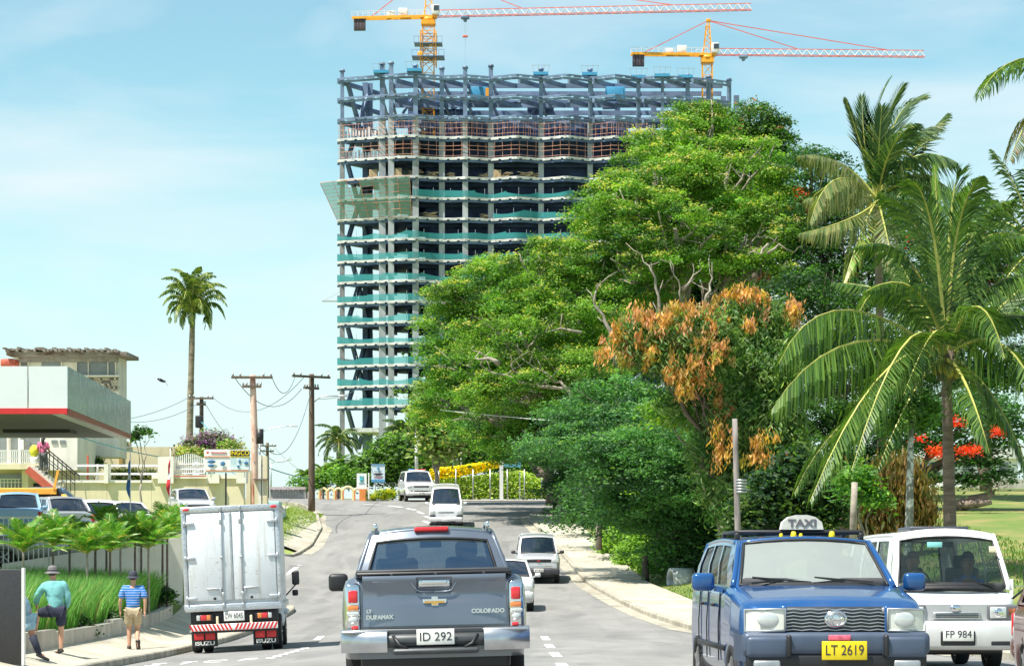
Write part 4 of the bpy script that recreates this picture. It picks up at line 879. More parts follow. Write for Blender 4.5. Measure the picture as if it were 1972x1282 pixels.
def q2(px, py, dd=0): return PT(px, py, D2 + dd)
c2 = q2(1690, 385)
OLV = [(2, (.20, .24, .10)), (1, (.28, .28, .12)), (1, (.11, .17, .06))]
FL2 = [((1655, 270, 0), (1628, 190, -.5), dict(ll=.7, hang=.3, fwd=1.4)), ((1682, 255, 0), (1712, 155, 0), dict(ll=1.5, hang=.3, fwd=1.6)), ((1700, 260, 0), (1738, 165, -.5), dict(ll=1.5, hang=.4, fwd=1.5)),
 ((1668, 300, 0), (1660, 185, 0), dict(ll=1.3, hang=.4, fwd=1.4)), ((1735, 285, 0), (1805, 245, 0), dict(ll=1.7, hang=.7, fwd=.9)), ((1755, 305, -1), (1838, 310, -2), dict(ll=1.9, hang=1.3, fwd=.7)),
 ((1760, 290, 1), (1822, 222, 1), dict(ll=1.5, hang=.6, fwd=1.0)), ((1620, 315, 0), (1538, 300, -1), dict(ll=1.5, hang=2.4, pal=OLV)), ((1612, 345, -1), (1560, 430, -2), dict(ll=1.9, hang=2.6, pal=OLV)),
 ((1640, 420, -2), (1540, 450, -3), dict(ll=1.6, hang=2.4, pal=OLV)), ((1662, 440, -2), (1625, 545, -3), dict(ll=1.3, hang=1.6, pal=[(1, (.20, .32, .06)), (1, (.34, .32, .10))])), ((1745, 365, -1.5), (1800, 460, -3), dict(ll=1.7, hang=1.6)),
 ((1702, 430, -2), (1725, 530, -3), dict(ll=1.5, hang=1.6, pal=OLV)), ((1630, 370, 1), (1550, 385, 1), dict(ll=1.5, hang=2.2, pal=OLV)), ((1722, 240, 1), (1775, 190, 1.5), dict(ll=1.5, hang=.5, fwd=1.3)), ((1692, 300, -1), (1698, 205, -1.5), dict(ll=1.4, hang=.6, fwd=1.4)), ((1770, 335, .5), (1835, 380, -.5), dict(ll=1.7, hang=1.8)), ((1715, 290, -1.5), (1760, 240, -2.5), dict(ll=1.5, hang=.8, fwd=1.1))]
palm('coconut_palm', 'taller farther coconut palm whose windblown crown stands against the sky', c2, (wx(1700, D2 + 4), D2 + 4, gz(wx(1700, D2 + 4), D2 + 4)), [(q2(*a), q2(*b), k) for a, b, k in FL2], r=.2, w=.10, n=62, ribr=.045, pal=[(3, (.05, .11, .035)), (1, (.11, .18, .06)), (.6, (.22, .26, .09))], group='coconut palms', nuts=5)
D3 = 62
def q3(px, py, dd=0): return PT(px, py, D3 + dd)
palm('coconut_palm', 'coconut palm outside the right edge, only its frond tips hang into the sky', q3(2120, 150), (wx(2200, D3), D3, gz(wx(2200, D3), D3)),
     [(q3(*a), q3(*b), k) for a, b, k in [((1975, 112, -1), (1886, 188, -2), dict(ll=1.0, hang=1.1)), ((2010, 200, -1), (1945, 310, -2), dict(ll=1.1, hang=1.2, pal=[(1, (.22, .14, .05)), (1, (.12, .14, .04))])), ((2060, 60, 0), (2000, -40, 0), {}), ((2230, 60, 0), (2330, 150, 0), {}), ((2240, 200, 0), (2300, 330, 0), {}), ((2120, 20, 1), (2160, -100, 1), {}), ((2060, 260, 0), (2010, 330, 0), {})]], r=.17, w=.07, n=56, group='coconut palms')
D4 = 88
def q4(px, py, dd=0): return PT(px, py, D4 + dd)
palm('coconut_palm', 'coconut palm with crown half outside the right edge behind the big front palm', q4(1995, 480), (wx(2030, D4), D4, gz(wx(2030, D4), D4)),
     [(q4(*a), q4(*b), k) for a, b, k in [((1930, 400, 0), (1850, 370, -1), dict(ll=1.1)), ((1960, 370, 0), (1910, 290, 0), dict(ll=1.1, hang=.4)), ((1920, 450, -1), (1850, 500, -2), {}), ((1990, 370, 0), (1975, 280, 0), {}), ((1950, 520, -1), (1900, 600, -2), {}), ((2080, 420, 0), (2150, 470, 0), {}), ((1940, 430, 1), (1860, 430, 1), {}), ((2060, 380, 0), (2110, 310, 0), {})]], r=.18, w=.075, n=46, group='coconut palms')

# ---- royal palm on the left and small palms near the tower foot ----
DR = 188
cr_ = PT(371, 606, DR)
palm('royal_palm', 'tall slender royal palm standing alone against the sky on the left', cr_, (wx(362, DR), DR, gz(wx(362, DR), DR)), radial(cr_ + Vector((0, 0, 1.2)), 32, 3.0, (-.8, 1.45), .8, seed=4), r=.26, ll=.72, hang=1.0, mt='royaltrunk', w=.10, n=40, ribr=.05, shaft=True, pal=[(2, (.06, .12, .03)), (1, (.13, .2, .04)), (1, (.28, .32, .08))])
for px, py, d, L, lab in ((652, 850, 190, 2.3, 'bushy dark palm left of the tower foot'), (775, 835, 176, 1.9, 'bushy palm right in front of the tower columns')):
    c_ = PT(px, py, d); palm('garden_palm', lab, c_, (c_.x, d, gz(c_.x, d)), radial(c_, 18, L, (-.5, 1.2), 1.0, seed=px), r=.2, ll=.6, hang=.9, w=.11, n=26, ribr=.04, pal=[(2, (.05, .10, .04)), (1, (.10, .16, .06))], group='bushy palms near the tower foot')
for px, py, d, L, lab in ((622, 915, 158, 1.2, 'small bright palm behind the orange arched fence, near the utility pole'), (650, 905, 160, 1.4, 'small bright palm behind the middle of the orange arched fence'), (590, 918, 160, 1.0, 'small palm left of the dark utility pole')):
    c_ = PT(px, py, d); palm('dwarf_palm', lab, c_, (c_.x, d, gz(c_.x, d)), radial(c_, 14, L, (-.1, 1.3), .8, seed=px), r=.08, ll=.4, hang=.4, w=.09, n=16, ribr=.03, pal=[(2, (.10, .22, .04)), (1, (.18, .3, .05))], group='small palms behind the arched fence')

# ---- garden plants at the crest ----
def bush(name, label, d, specs, pal, n=150, per=30, leaf=.2, cr=.4, cat='shrub', tip=None, tf=.3, flat=.7, group=None):
    return tree(name, label, d, sum(s[0] for s in specs) / len(specs), specs, pal, tip, tf, n=n, per=per, cr=cr, leaf=leaf, rt=.05, nb=1, flat=flat, cat=cat, group=group, shell=.15, seed=int(specs[0][0]))
bush('bougainvillea', 'purple flowering bougainvillea bush above the billboard', 122, [(400, 852, 42, 18), (370, 862, 24, 14), (435, 855, 28, 14), (405, 838, 26, 8)], [(2, (.26, .07, .34)), (2, G_MID), (1, (.12, .2, .05)), (1, (.40, .16, .42))], n=210, per=26, leaf=.17, cr=.35)
bush('croton_bush', 'yellow green bush tumbling over the gate left of the billboard', 121, [(360, 873, 22, 14), (385, 875, 18, 10), (445, 858, 24, 10)], [(2, (.5, .42, .18)), (2, G_LIME), (1, G_MID)], n=110, per=24, leaf=.16, cr=.3)
bush('garden_tree', 'round leafy garden tree behind the parked white police car', 160, [(760, 880, 50, 40), (790, 900, 40, 40), (730, 895, 40, 30), (820, 890, 34, 34), (690, 905, 50, 26)], [(3, (.07, .15, .03)), (1, G_LIME), (1, G_DARK)], n=420, per=30, leaf=.34, cr=.6, cat='tree')
bush('garden_shrub', 'low green shrub left of the arched fence', 156, [(590, 930, 30, 14), (620, 925, 24, 16), (660, 915, 40, 18)], [(2, G_MID), (1, G_LIME)], n=120, per=26, leaf=.25, cr=.4)
bush('yellow_shrub', 'yellow flowering shrub left of the parked police car', 151, [(742, 951, 16, 10), (722, 955, 16, 7), (752, 948, 9, 12)], [(2, (.62, .52, .02)), (2, G_LIME), (1, G_MID)], n=90, per=24, leaf=.15, cr=.25)
bush('backdrop_tree', 'dense green tree behind the long hedge', 168, [(870, 880, 50, 30), (930, 880, 60, 26), (880, 850, 50, 30), (1000, 890, 50, 30), (850, 900, 30, 30)], [(3, G_MID), (1, G_LIME), (2, G_DARK)], n=420, per=32, leaf=.3, cr=.6, cat='tree')
# the long hedge on a chain link fence, with a crest of yellow flowers
def hedge(name, label, pts, zt, thick, pal, n, leaf, d, bottom=None, cat='hedge'):
    C = []; xs_ = [p[0] for p in pts]
    for i in range(n):
        px = random.uniform(xs_[0], xs_[-1]); top = interp(px, pts); bot = interp(px, zt)
        C.append(tuple(PT(px, random.uniform(min(top, bot), max(top, bot)) + random.gauss(0, .6), d + random.uniform(-thick, thick) / 2)))
    C = np.array(C); x0 = float(C[:, 0].mean()); b = (x0, d, gz(x0, d)); o = thing(name, label, cat, b)
    leaf_object('foliage', C - np.array(b), leaf, leaf * .6, pick(pal, n, .2), o, jit=1.0, nrm=np.tile([-.25, -.6, .75], (n, 1))); return o
hg = hedge('hedge', 'long leafy green hedge growing through a chain link fence at the crest', [(822, 925), (900, 918), (1000, 905), (1085, 930)], [(822, 960), (1085, 960)], 1.8, [(3, (.46, .56, .11)), (.5, G_MID), (2, (.62, .62, .24)), (2, (.36, .52, .08))], 15000, .2, 156)
hedge('flowering_creeper', 'bright yellow flowering creeper lying along the top of the long hedge', [(828, 902), (870, 898), (930, 890), (985, 880)], [(828, 925), (880, 918), (930, 908), (985, 893)], .5, [(5, (.85, .68, .0)), (1, (.9, .45, .03)), (1, G_LIME)], 4200, .17, 155.2, cat='creeper')
mb = MB()
for i in range(8):
    px = 845 + i * 33; p = PT(px, 962, 155); mb.cyl((p.x, 154.9, p.z + .9), .04, 2.0, 6)
mb.build('fence_post_row', M['steel'], None); o = bpy.data.objects['fence_post_row']; o.name = 'wire_fence'; tag(o, 'thin steel posts of the wire fence inside the long hedge', 'fence')

# ---- planter: tall grass and small palms ----
def grass_patch(name, label, x0, x1, d0, d1, n, h, pal, zfn, kind='stuff', lean=(.25, .0)):
    P_ = np.stack([rng.uniform(x0, x1, n), rng.uniform(d0, d1, n)], 1); z = np.array([zfn(a, b) for a, b in P_]); hh = h * rng.uniform(.55, 1.15, n)
    az = rng.uniform(0, 6.28, n); ln = rng.uniform(.05, .4, n); dx = np.cos(az) * ln * hh + lean[0] * hh; dy = np.sin(az) * ln * hh; w = rng.uniform(.008, .019, n)
    b0 = np.stack([P_[:, 0] - w, P_[:, 1], z], 1); b1 = np.stack([P_[:, 0] + w, P_[:, 1], z], 1)
    m0 = np.stack([P_[:, 0] - w * .8 + dx * .35, P_[:, 1] + dy * .35, z + hh * .6], 1); m1 = m0 + np.array([1, 0, 0]) * (w * 1.6)[:, None]
    t = np.stack([P_[:, 0] + dx, P_[:, 1] + dy, z + hh], 1)
    V = np.stack([b0, b1, m1, m0, t], 1).reshape(-1, 3); k = np.arange(n) * 5
    idx = np.stack([k, k + 1, k + 2, k + 3, k + 3, k + 2, k + 4], 1).ravel()
    me = bpy.data.meshes.new(name); me.vertices.add(5 * n); me.vertices.foreach_set('co', V.ravel().astype(np.float32)); me.loops.add(7 * n); me.loops.foreach_set('vertex_index', idx.astype(np.int32))
    me.polygons.add(2 * n); ls = np.stack([np.arange(n) * 7, np.arange(n) * 7 + 4], 1).ravel(); me.polygons.foreach_set('loop_start', ls.astype(np.int32)); me.polygons.foreach_set('loop_total', np.tile([4, 3], n).astype(np.int32))
    at = me.color_attributes.new('tint', 'FLOAT_COLOR', 'POINT'); c4 = np.concatenate([pick(pal, n, .2), np.ones((n, 1))], 1); at.data.foreach_set('color', np.repeat(c4, 5, 0).ravel().astype(np.float32))
    me.materials.append(M['leaf']); me.update(calc_edges=True); o = bpy.data.objects.new(name, me); link(o); tag(o, label, 'grass', kind=kind); return o
# ---------------- planter and small palms on the left ----------------
def soilz(x, d): return gz(-9.7, d) + .30 + .04 * min(5, max(0, -9.75 - x))
pl = thing('planter_wall', 'low grey concrete planter wall along the left footpath', 'wall', (-9.72, 60, gz(-9.7, 60))); inv = Vector(pl.location)
segs = [(44.5, 52.5), (52.5, 60), (60, 64.8), (64.8, 70.5)]
for i, (a, b) in enumerate(segs):
    h = .44 - .06 * (i % 2); mb = MB(); n = 4
    for k in range(n):
        d0, d1 = a + .012 + (b - a - .024) * k / n, a + .012 + (b - a - .024) * (k + 1) / n; z0, z1 = gz(-9.7, d0), gz(-9.7, d1)
        mb.add([(x - inv.x, y - inv.y, z - inv.z) for x, y, z in [(-9.6, d0, z0 - .1), (-9.6, d1, z1 - .1), (-9.6, d1, z1 + h), (-9.6, d0, z0 + h), (-9.82, d0, z0 + h), (-9.82, d1, z1 + h), (-9.82, d1, z1 - .1), (-9.82, d0, z0 - .1)]], [(0, 1, 2, 3), (3, 2, 5, 4), (4, 5, 6, 7)] + ([(0, 3, 4, 7)] if k == 0 else []) + ([(1, 6, 5, 2)] if k == n - 1 else []))
    mb.build('wall_block', M['concrete'], pl)
mb = MB(); mb.grid(lambda u, v: (-9.82 - 6 * u, v, soilz(-9.82 - 6 * u, v)), [i / 6 for i in range(7)], fr(44.5, 71, 2)); mb.build('planter_soil', M['soil'], kind='structure')
grass_patch('tall_grass', 'tall fine bright green grass filling the planter behind the two men', -14.0, -9.95, 50, 70, 46000, 1.05, [(3, (.18, .40, .10)), (2, (.11, .28, .06)), (1, (.30, .46, .14)), (.3, (.42, .38, .16))], soilz, lean=(.18, 0))
mbp = [(45, 1046, 62, .9), (102, 1036, 64, .85), (134, 1032, 66, .8), (168, 1050, 63, .8), (184, 1044, 66, .75), (212, 1046, 64, .85), (232, 1026, 68, .7), (260, 1030, 66, .8), (272, 1022, 70, .75), (286, 1040, 66, .75), (313, 1012, 72, .8), (322, 1022, 70, .7), (331, 1004, 74, .8), (205, 1000, 71, .7)]
plabs = ['leftmost small planter palm, beside the black fuel sign', 'small planter palm right behind the man in the turquoise shirt', 'small palm with long yellowing frond between the two men', 'small palm midway between the two men, bushy and low', 'thin stemmed palm just right of the bushy low one', 'dark fan shaped small palm left of the striped shirt man', 'tall thin palm left above the striped shirt man', 'pale trunk palm directly behind the striped shirt man', 'palm peeking above the one behind the striped shirt man', 'forked low palm right of the striped shirt man', 'tall palm second from the white truck', 'short palm wedged between the two palms nearest the truck', 'small palm touching the left edge of the white truck', 'small palm against the cream wall below the blue flag']
for i, (px, py, d, L) in enumerate(mbp):
    c_ = PT(px, py + 16, d); b_ = (c_.x, d, soilz(c_.x, d) - .1); fl_ = radial(c_, 18, L * 1.15, (.25, 1.45), .42, seed=i * 3 + 1, az0=i)
    palm('planter_palm', plabs[i], c_, b_, fl_, r=.035, ll=.34, hang=.15, w=.032, n=26, ribr=.014, mt='barkdark' if i % 3 else 'barkpale', pal=[(3, (.09, .26, .04)), (2, (.17, .34, .05)), (.5, (.50, .42, .12))], group='small palms in the planter', lift=.35)
for px, py, d, lab in ((320, 1135, 76, 'dark leafy clump in the planter box by the truck'), (146, 1200, 57.5, 'dark weeds spilling over the planter wall by the turquoise shirt man'), (196, 1188, 61.5, 'low leafy weeds at the planter wall between the two men'), (300, 1140, 70, 'dark shrub at the far corner of the planter wall')):
    bush('ground_plant', lab, d, [(px, py, 20, 16), (px + 14, py + 4, 16, 12)], [(2, G_DARK), (2, G_DEEP), (1, G_MID), (.4, (.3, .35, .2))], n=55, per=24, leaf=.13, cr=.2, cat='plant', group='ground plants in the planter')
bx_ = thing('planter_box', 'far planter kerb beside the left side of the truck', 'planter', (-10.4, 77, gz(-10.4, 77)))
MB().rbox((0, 0, .12), (2.6, 2.4, .4), .02).build('box_wall', M['concrete'], bx_)

# sloping parapet walls of the forecourt ramp
def wallseg(name, label, p0, p1, th, top0, top1, bot, m, cat='wall', nseg=4):
    """plan points (x,d), top heights, down to bot"""
    o = thing(name, label, cat, (p0[0], p0[1], bot)); a, b = Vector((p0[0], p0[1], 0)), Vector((p1[0], p1[1], 0)); L = (b - a).length; t = (b - a) / L; nr = Vector((-t.y, t.x, 0)) * th
    for i in range(nseg):
        u0, u1 = i / nseg + .0015, (i + 1) / nseg - .0015; vs = []
        for u in (u0, u1):
            p = a + (b - a) * u - Vector((p0[0], p0[1], 0)); zt = top0 + (top1 - top0) * u - bot
            vs += [p, p + nr, p + nr + Vector((0, 0, zt)), p + Vector((0, 0, zt))]
        MB().add(vs, [(0, 1, 2, 3), (7, 6, 5, 4), (0, 4, 5, 1), (1, 5, 6, 2), (2, 6, 7, 3), (3, 7, 4, 0)]).build('wall_panel', m, o)
    return o
wallseg('ramp_wall', 'pale sloping parapet wall rising behind the planter palms', (-14.6, 71.5), (-9.7, 73.5), .2, wz(1085, 71.5), wz(1033, 73.5), -.9, M['wallwhite'])
wallseg('upper_ramp_wall', 'second pale wall behind the sloping parapet, lower car park edge', (-16.5, 76), (-11.3, 77.5), .2, wz(1070, 76), wz(1026, 77), -.2, mat('grey_render', (.55, .55, .52), .85, var=.15, scale=1))
# white railing
rl = thing('ramp_railing', 'white vertical bar railing in front of the parked blue car', 'railing', (-16.2, 74.5, gz(-16, 74.5)))
for i in range(24): MB().bar((-.8 + i * .15, 0, -.6), (-.8 + i * .15, 0, wz(996, 74.5) - gz(-16, 74.5)), .03).build('baluster', M['white'], rl)
MB().bar((-1, 0, wz(996, 74.5) - gz(-16, 74.5)), (2.9, 0, wz(996, 74.5) - gz(-16, 74.5)), .06).build('top_rail', M['white'], rl)

# ---------------- filling station canopy ----------------
cn = thing('station_canopy', 'filling station canopy with pale front panels and red stripe at the left edge', 'canopy', (-11.4, 64, gz(-12, 64)))
ci = Vector(cn.location); zb_, zt_ = wz(797, 64), wz(705, 64)
M['acp'] = mat('white_cladding', (.72, .75, .76), .3, .1, var=.04, scale=1, coat=.3)
M['mirrorpanel'] = mat('mirror_cladding', (.70, .84, .82), .14, .45, var=.3, scale=4, bump=.12, bscale=3, stretch=(3, 3, .6))  # pale teal tone and streaks in the colour stand in for reflections
M['soffit'] = mat('canopy_soffit', (.22, .21, .20), .7, var=.08, scale=1)
def cpart(name, mb, m):
    o = mb.build(name, m, cn); o.data.transform(Matrix.Translation(-ci)); return o
p0, p1 = Vector((-11.41, 64.0, 0)), Vector((-12.46, 81.5, 0)); zr_ = zb_ + .15
for a, b in ((-12.42, -11.41), (-17.4, -12.44), (-22.5, -17.42), (-27, -22.52)): cpart('front_panel', MB().box(((a + b) / 2, 64.06, (zr_ + zt_) / 2), (b - a - .02, .12, zt_ - zr_)), M['acp'])
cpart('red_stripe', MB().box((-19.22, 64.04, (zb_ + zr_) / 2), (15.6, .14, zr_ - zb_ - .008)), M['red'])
n = 12
for i in range(n):
    a = p0.lerp(p1, i / n + .001); b = p0.lerp(p1, (i + 1) / n - .001); th = Vector((-.12, 0, 0))
    vs = [(q_.x, q_.y, z) for q_ in (a, b, b + th, a + th) for z in (zr_, zt_)]
    cpart('side_panel', MB().add(vs, [(0, 2, 3, 1), (2, 4, 5, 3), (4, 6, 7, 5), (6, 0, 1, 7), (1, 3, 5, 7), (0, 6, 4, 2)]), M['mirrorpanel'])
th = Vector((-.12, 0, 0)); vs = [(q_.x + .01, q_.y, z) for q_ in (p0, p1, p1 + th, p0 + th) for z in (zb_, zr_ - .008)]
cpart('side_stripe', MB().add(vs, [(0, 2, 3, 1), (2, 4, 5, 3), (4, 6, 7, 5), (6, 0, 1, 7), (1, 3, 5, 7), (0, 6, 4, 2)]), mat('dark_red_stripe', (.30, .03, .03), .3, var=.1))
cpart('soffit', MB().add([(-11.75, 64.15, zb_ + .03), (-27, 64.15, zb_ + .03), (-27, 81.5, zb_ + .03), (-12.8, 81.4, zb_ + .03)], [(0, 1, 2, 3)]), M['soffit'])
cpart('soffit_trim', MB().add([(-11.41, 64.0, zb_ + .006), (-11.85, 64.0, zb_ + .006), (-12.9, 81.5, zb_ + .006), (-12.46, 81.5, zb_ + .006)], [(0, 1, 2, 3)]), M['white'])
cpart('roof_deck', MB().box((-19.9, 72.8, zt_ - .15), (14.2, 17, .12)), M['acp'])
cpart('pillar', MB().box((-20, 73, (zb_ + gz(-20, 73)) / 2), (.5, .5, zb_ - gz(-20, 73))), M['acp'])
for a, b in ((-16.2, 67), (-14.2, 75)): cpart('canopy_light', MB().box((a, b, zb_ - .02), (2.0, 1.2, .1)), M['black'])
# price sign
sg = thing('price_sign', 'back of a black slab sign standing at the bottom left corner', 'sign', (-9.6, 45, gz(-9.6, 45)))
MB().rbox((-.15, .1, .86), (1.78, .12, 1.72), .02).build('panel', mat('black_panel', (.035, .035, .04), .5, var=.35, scale=60), sg)
MB().box((.76, .1, .86), (.04, .16, 1.76)).build('edge_trim', M['white'], sg)

# ---------------- buildings ----------------
def slab(o, name, px0, px1, py0, py1, d, dep, m, inset=0, mi=0, r=0):
    """box whose front face shows between those picture lines at distance d, child of o"""
    x0, x1, z0, z1 = wx(px0, d), wx(px1, d), wz(py1, d), wz(py0, d); c = Vector(((x0 + x1) / 2, d + dep / 2, (z0 + z1) / 2)) - Vector(o.location)
    mb = MB()
    if r: mb.rbox(c, (abs(x1 - x0), dep, z1 - z0), r)
    else: mb.box(c, (abs(x1 - x0), dep, z1 - z0))
    return mb.build(name, m, o)
M['rust'] = mat('rusty_roof', (.20, .12, .09), .8, var=.4, scale=1.2, col2=(.34, .32, .30), detail=9)
M['stone'] = mat('rubble_stone', (.62, .54, .42), .9, var=.3, scale=2)
M['stonedark'] = mat('rubble_stone_dark', (.18, .15, .12), .9, var=.3, scale=2)
M['window'] = mat('window_grey', (.20, .22, .22), .15, var=.2, scale=1, coat=.5)
M['redtrim'] = mat('red_stringer', (.50, .10, .06), .6, var=.15)
hs = thing('upper_house', 'weathered house with flat rusty roof and stone band above the station canopy', 'building', (wx(120, 118), 119, 3.0))
slab(hs, 'wall', 30, 229, 683, 880, 118.5, 2.4, M['wallwhite'])
mb = MB(); rr = random.Random(2)
for i in range(40):
    px = 8 + i * 5.5; x0, x1 = wx(px, 117), wx(px + 5.6, 117); zz = wz(674, 117) + rr.uniform(-.06, .07)
    mb.box(((x0 + x1) / 2, 119, zz), ((x1 - x0) * .98, 4.4 + rr.uniform(-.5, .5), rr.uniform(.06, .14)), M=Matrix.Translation(-Vector(hs.location)))
mb.build('roof_sheet', M['rust'], hs, kind='stuff')
slab(hs, 'roof_edge', 12, 244, 677, 684, 117.2, 3.8, M['rust'])
slab(hs, 'roof_fascia', 36, 227, 683, 697, 118.3, .15, mat('grey_asbestos', (.34, .32, .30), .8, var=.2))
for a, b in ((40, 52), (80, 116), (147, 168), (170, 206), (208, 220)): slab(hs, 'window', a, b, 698, 722, 118.4, .1, M['window'])
for a in (53, 117, 146, 168.7, 206.5, 221): slab(hs, 'mullion', a, a + 2.2, 697, 723, 118.3, .15, M['wallwhite'])
slab(hs, 'sill', 140, 229, 722, 725, 118.1, .4, M['wallwhite'])
rr = random.Random(9)
for i in range(16):
    for j in range(5):
        px = 158 + i * 4.4 + (j % 2) * 2.2; py = 727 + j * 5.4
        o = slab(hs, 'stone', px, px + rr.uniform(3, 4.2), py, py + rr.uniform(4, 5), 118.4, .12 + .1 * rr.random(), M['stone'] if rr.random() < .7 else M['stonedark'], r=.03)
slab(hs, 'junk_pile', 0, 30, 690, 706, 117, 1, M['redtrim'], r=.1)
# lower house with balcony
bh = thing('balcony_house', 'two storey house with white balustrade balcony under the station canopy', 'building', (wx(40, 112), 113, 2.3))
slab(bh, 'upper_wall', -60, 92, 800, 893, 114, 6, M['wallwhite'])
slab(bh, 'lower_wall', -60, 70, 905, 990, 113, 6, M['wallcream'])
slab(bh, 'balcony_slab', -60, 76, 893, 903, 111, 3, M['wallcream'])
for a, b in ((-4, 12), (20, 44), (48, 76)): slab(bh, 'dark_window', a, b, 806, 890, 113.9, .08, M['window'])
for a in (13, 35, 77, 84): slab(bh, 'post', a, a + 3.5, 806, 893, 113.4, .2, M['wallwhite'])
slab(bh, 'notice_board', 35, 45, 846, 865, 113.2, .1, M['white'])
for i in range(22): slab(bh, 'baluster', -6 + i * 3.7, -4.6 + i * 3.7, 867, 893, 111.1, .06, M['white'])
for y in (867, 881): slab(bh, 'balcony_rail', -10, 76, y - .8, y + .8, 111.1, .08, M['white'])
slab(bh, 'doorway', -2, 42, 912, 940, 112.9, .1, M['window']); slab(bh, 'pillar', 42, 54, 905, 945, 111.5, .5, M['wallcream'])
for i in range(6): slab(bh, 'gate_bar', 0 + i * 7, 1.6 + i * 7, 922, 944, 112.3, .05, M['white'])
for y in (922, 928): slab(bh, 'gate_rail', 0, 40, y - .8, y + .8, 112.3, .05, M['white'])
slab(bh, 'dark_opening', 64, 80, 930, 945, 112.9, .1, M['black'])
# stairs with red stringer
st = thing('stair_flight', 'outside stair with red stringer running down to the right from the balcony', 'stairs', (wx(60, 110), 110.5, 2.3)); so = Vector(st.location)
a, b = PT(52, 903, 110), PT(118, 958, 110)
MB().bar(a - so, b - so, .15, .32).build('stringer', M['redtrim'], st)
for i in range(11):
    p = a.lerp(b, (i + .5) / 11) - so + Vector((.1, .6, .18)); MB().box(p, (.34, 1.0, .12)).build('step', M['wallwhite'], st)
for off in (.0, 1.1):
    mb = MB(); mb.bar(a - so + Vector((.6, off, 1.0)), b - so + Vector((.6, off, 1.0)), .05)
    mb.bar(a - so + Vector((.6, off, .6)), b - so + Vector((.6, off, .6)), .03)
    for i in range(9): p = a.lerp(b, i / 8) - so + Vector((.6, off, .1)); mb.bar(p, p + Vector((0, 0, .95)), .03)
    mb.build('handrail', M['black'], st)
ch = thing('cream_block', 'plain cream block wall with two small vents right of the balcony', 'building', (wx(120, 113), 114, 2.3))
slab(ch, 'wall', 88, 149, 840, 905, 113, 5, M['wallwhite']); slab(ch, 'lower_wall', 92, 149, 905, 975, 113.4, 4.6, M['wallcream'])
for a in (99, 115): slab(ch, 'vent', a, a + 11, 847, 854, 112.95, .06, M['window'])
# boundary wall behind, with stone coping
bw = thing('back_wall', 'long yellow cream wall on the terrace behind the white rails', 'wall', (wx(300, 124), 125, 3))
slab(bw, 'wall_face', 149, 352, 860, 940, 124, .4, M['wallcream'])
rr = random.Random(4)
for i in range(26): slab(bw, 'coping_stone', 150 + i * 3.9, 153.3 + i * 3.9, 849 + rr.random() * 2, 859, 123.9, .5, M['stone'] if rr.random() < .6 else M['stonedark'], r=.04)
slab(bw, 'shutter', 229, 236, 863, 893, 123.9, .1, mat('ochre_shutter', (.45, .30, .10), .7, var=.15))
# retaining wall: the long cream face
rw = thing('retaining_wall', 'long cream retaining wall above the parked cars on the left', 'wall', (wx(330, 111), 112, 2))
for i, (a, b) in enumerate([(120, 206), (206, 292), (292, 378), (378, 470)]): slab(rw, 'wall_panel', a, b - .4, 928 if i < 2 else 921, 1010, 111, .5, M['wallcream'])
slab(rw, 'wall_cap', 120, 292, 925, 929, 110.9, .7, M['wallwhite']); slab(rw, 'wall_cap', 292, 474, 914, 921, 110.9, .7, M['wallwhite'])
for a, b, t_ in ((200, 208, 893), (304, 334, 879), (398, 422, 912), (455, 474, 905)): slab(rw, 'pier', a, b, t_, 930, 110.7, .8, M['wallwhite'])
rf = thing('rail_fence', 'white three rail concrete fence on top of the cream wall', 'fence', (wx(240, 112), 112, wz(930, 112)))
for y in (896, 912): slab(rf, 'rail', 148, 304, y - 2, y + 2, 112, .15, M['white'])
slab(rf, 'rail', 100, 304, 924, 928, 112, .12, M['white'])
for a in (167, 186): slab(rf, 'post', a, a + 3, 876 if a == 167 else 893, 930, 112.2, .12, M['redtrim'] if a == 167 else M['white'])
# white gate with arched bars
gt = thing('arched_gate', 'white barred gate with a curved top left of the billboard', 'gate', (wx(365, 111.5), 111.5, wz(912, 111.5)))
for i in range(16):
    px = 336 + i * 3.7; t = (px - 335) / 58; slab(gt, 'gate_bar', px, px + 1.6, 882 - 9 * math.sin(math.pi * t), 911, 111.5, .05, M['white'])
for y in (893, 903, 911): slab(gt, 'gate_rail', 335, 394, y - 1, y + 1, 111.45, .06, M['white'])
slab(gt, 'lower_panel', 336, 394, 896, 902, 111.52, .03, M['wallwhite'])
slab(gt, 'red_rail', 334, 397, 915.5, 917.5, 110.6, .08, M['redtrim'])
# billboard
bb = thing('billboard', 'white billboard with tool pictures and a yellow and black name strip', 'billboard', (wx(436, 110), 110, wz(910, 110))); bo = Vector(bb.location)
slab(bb, 'board', 393, 481, 865, 909, 109.8, .1, M['white'])
slab(bb, 'name_strip', 443, 480, 867, 877, 109.76, .03, M['black'])
text('name_lettering', 'INGCO', M['plateyellow'], bb, PT(461.5, 872, 109.73) - bo, .26, bold=.004, sx=1.0)
slab(bb, 'orange_strip', 393, 442, 878, 879.6, 109.77, .02, M['amber']); slab(bb, 'orange_strip', 443, 480, 878, 880, 109.77, .02, M['plateyellow']); slab(bb, 'orange_strip', 396, 478, 905, 906.5, 109.77, .02, M['amber'])
M['printblue'] = mat('print_blue', (.06, .18, .36), .6, var=.3, scale=6); M['printteal'] = mat('print_teal', (.45, .66, .72), .6, var=.2, scale=3, col2=(.75, .82, .83))
slab(bb, 'teal_picture', 444, 479, 881, 904, 109.77, .02, M['printteal'])
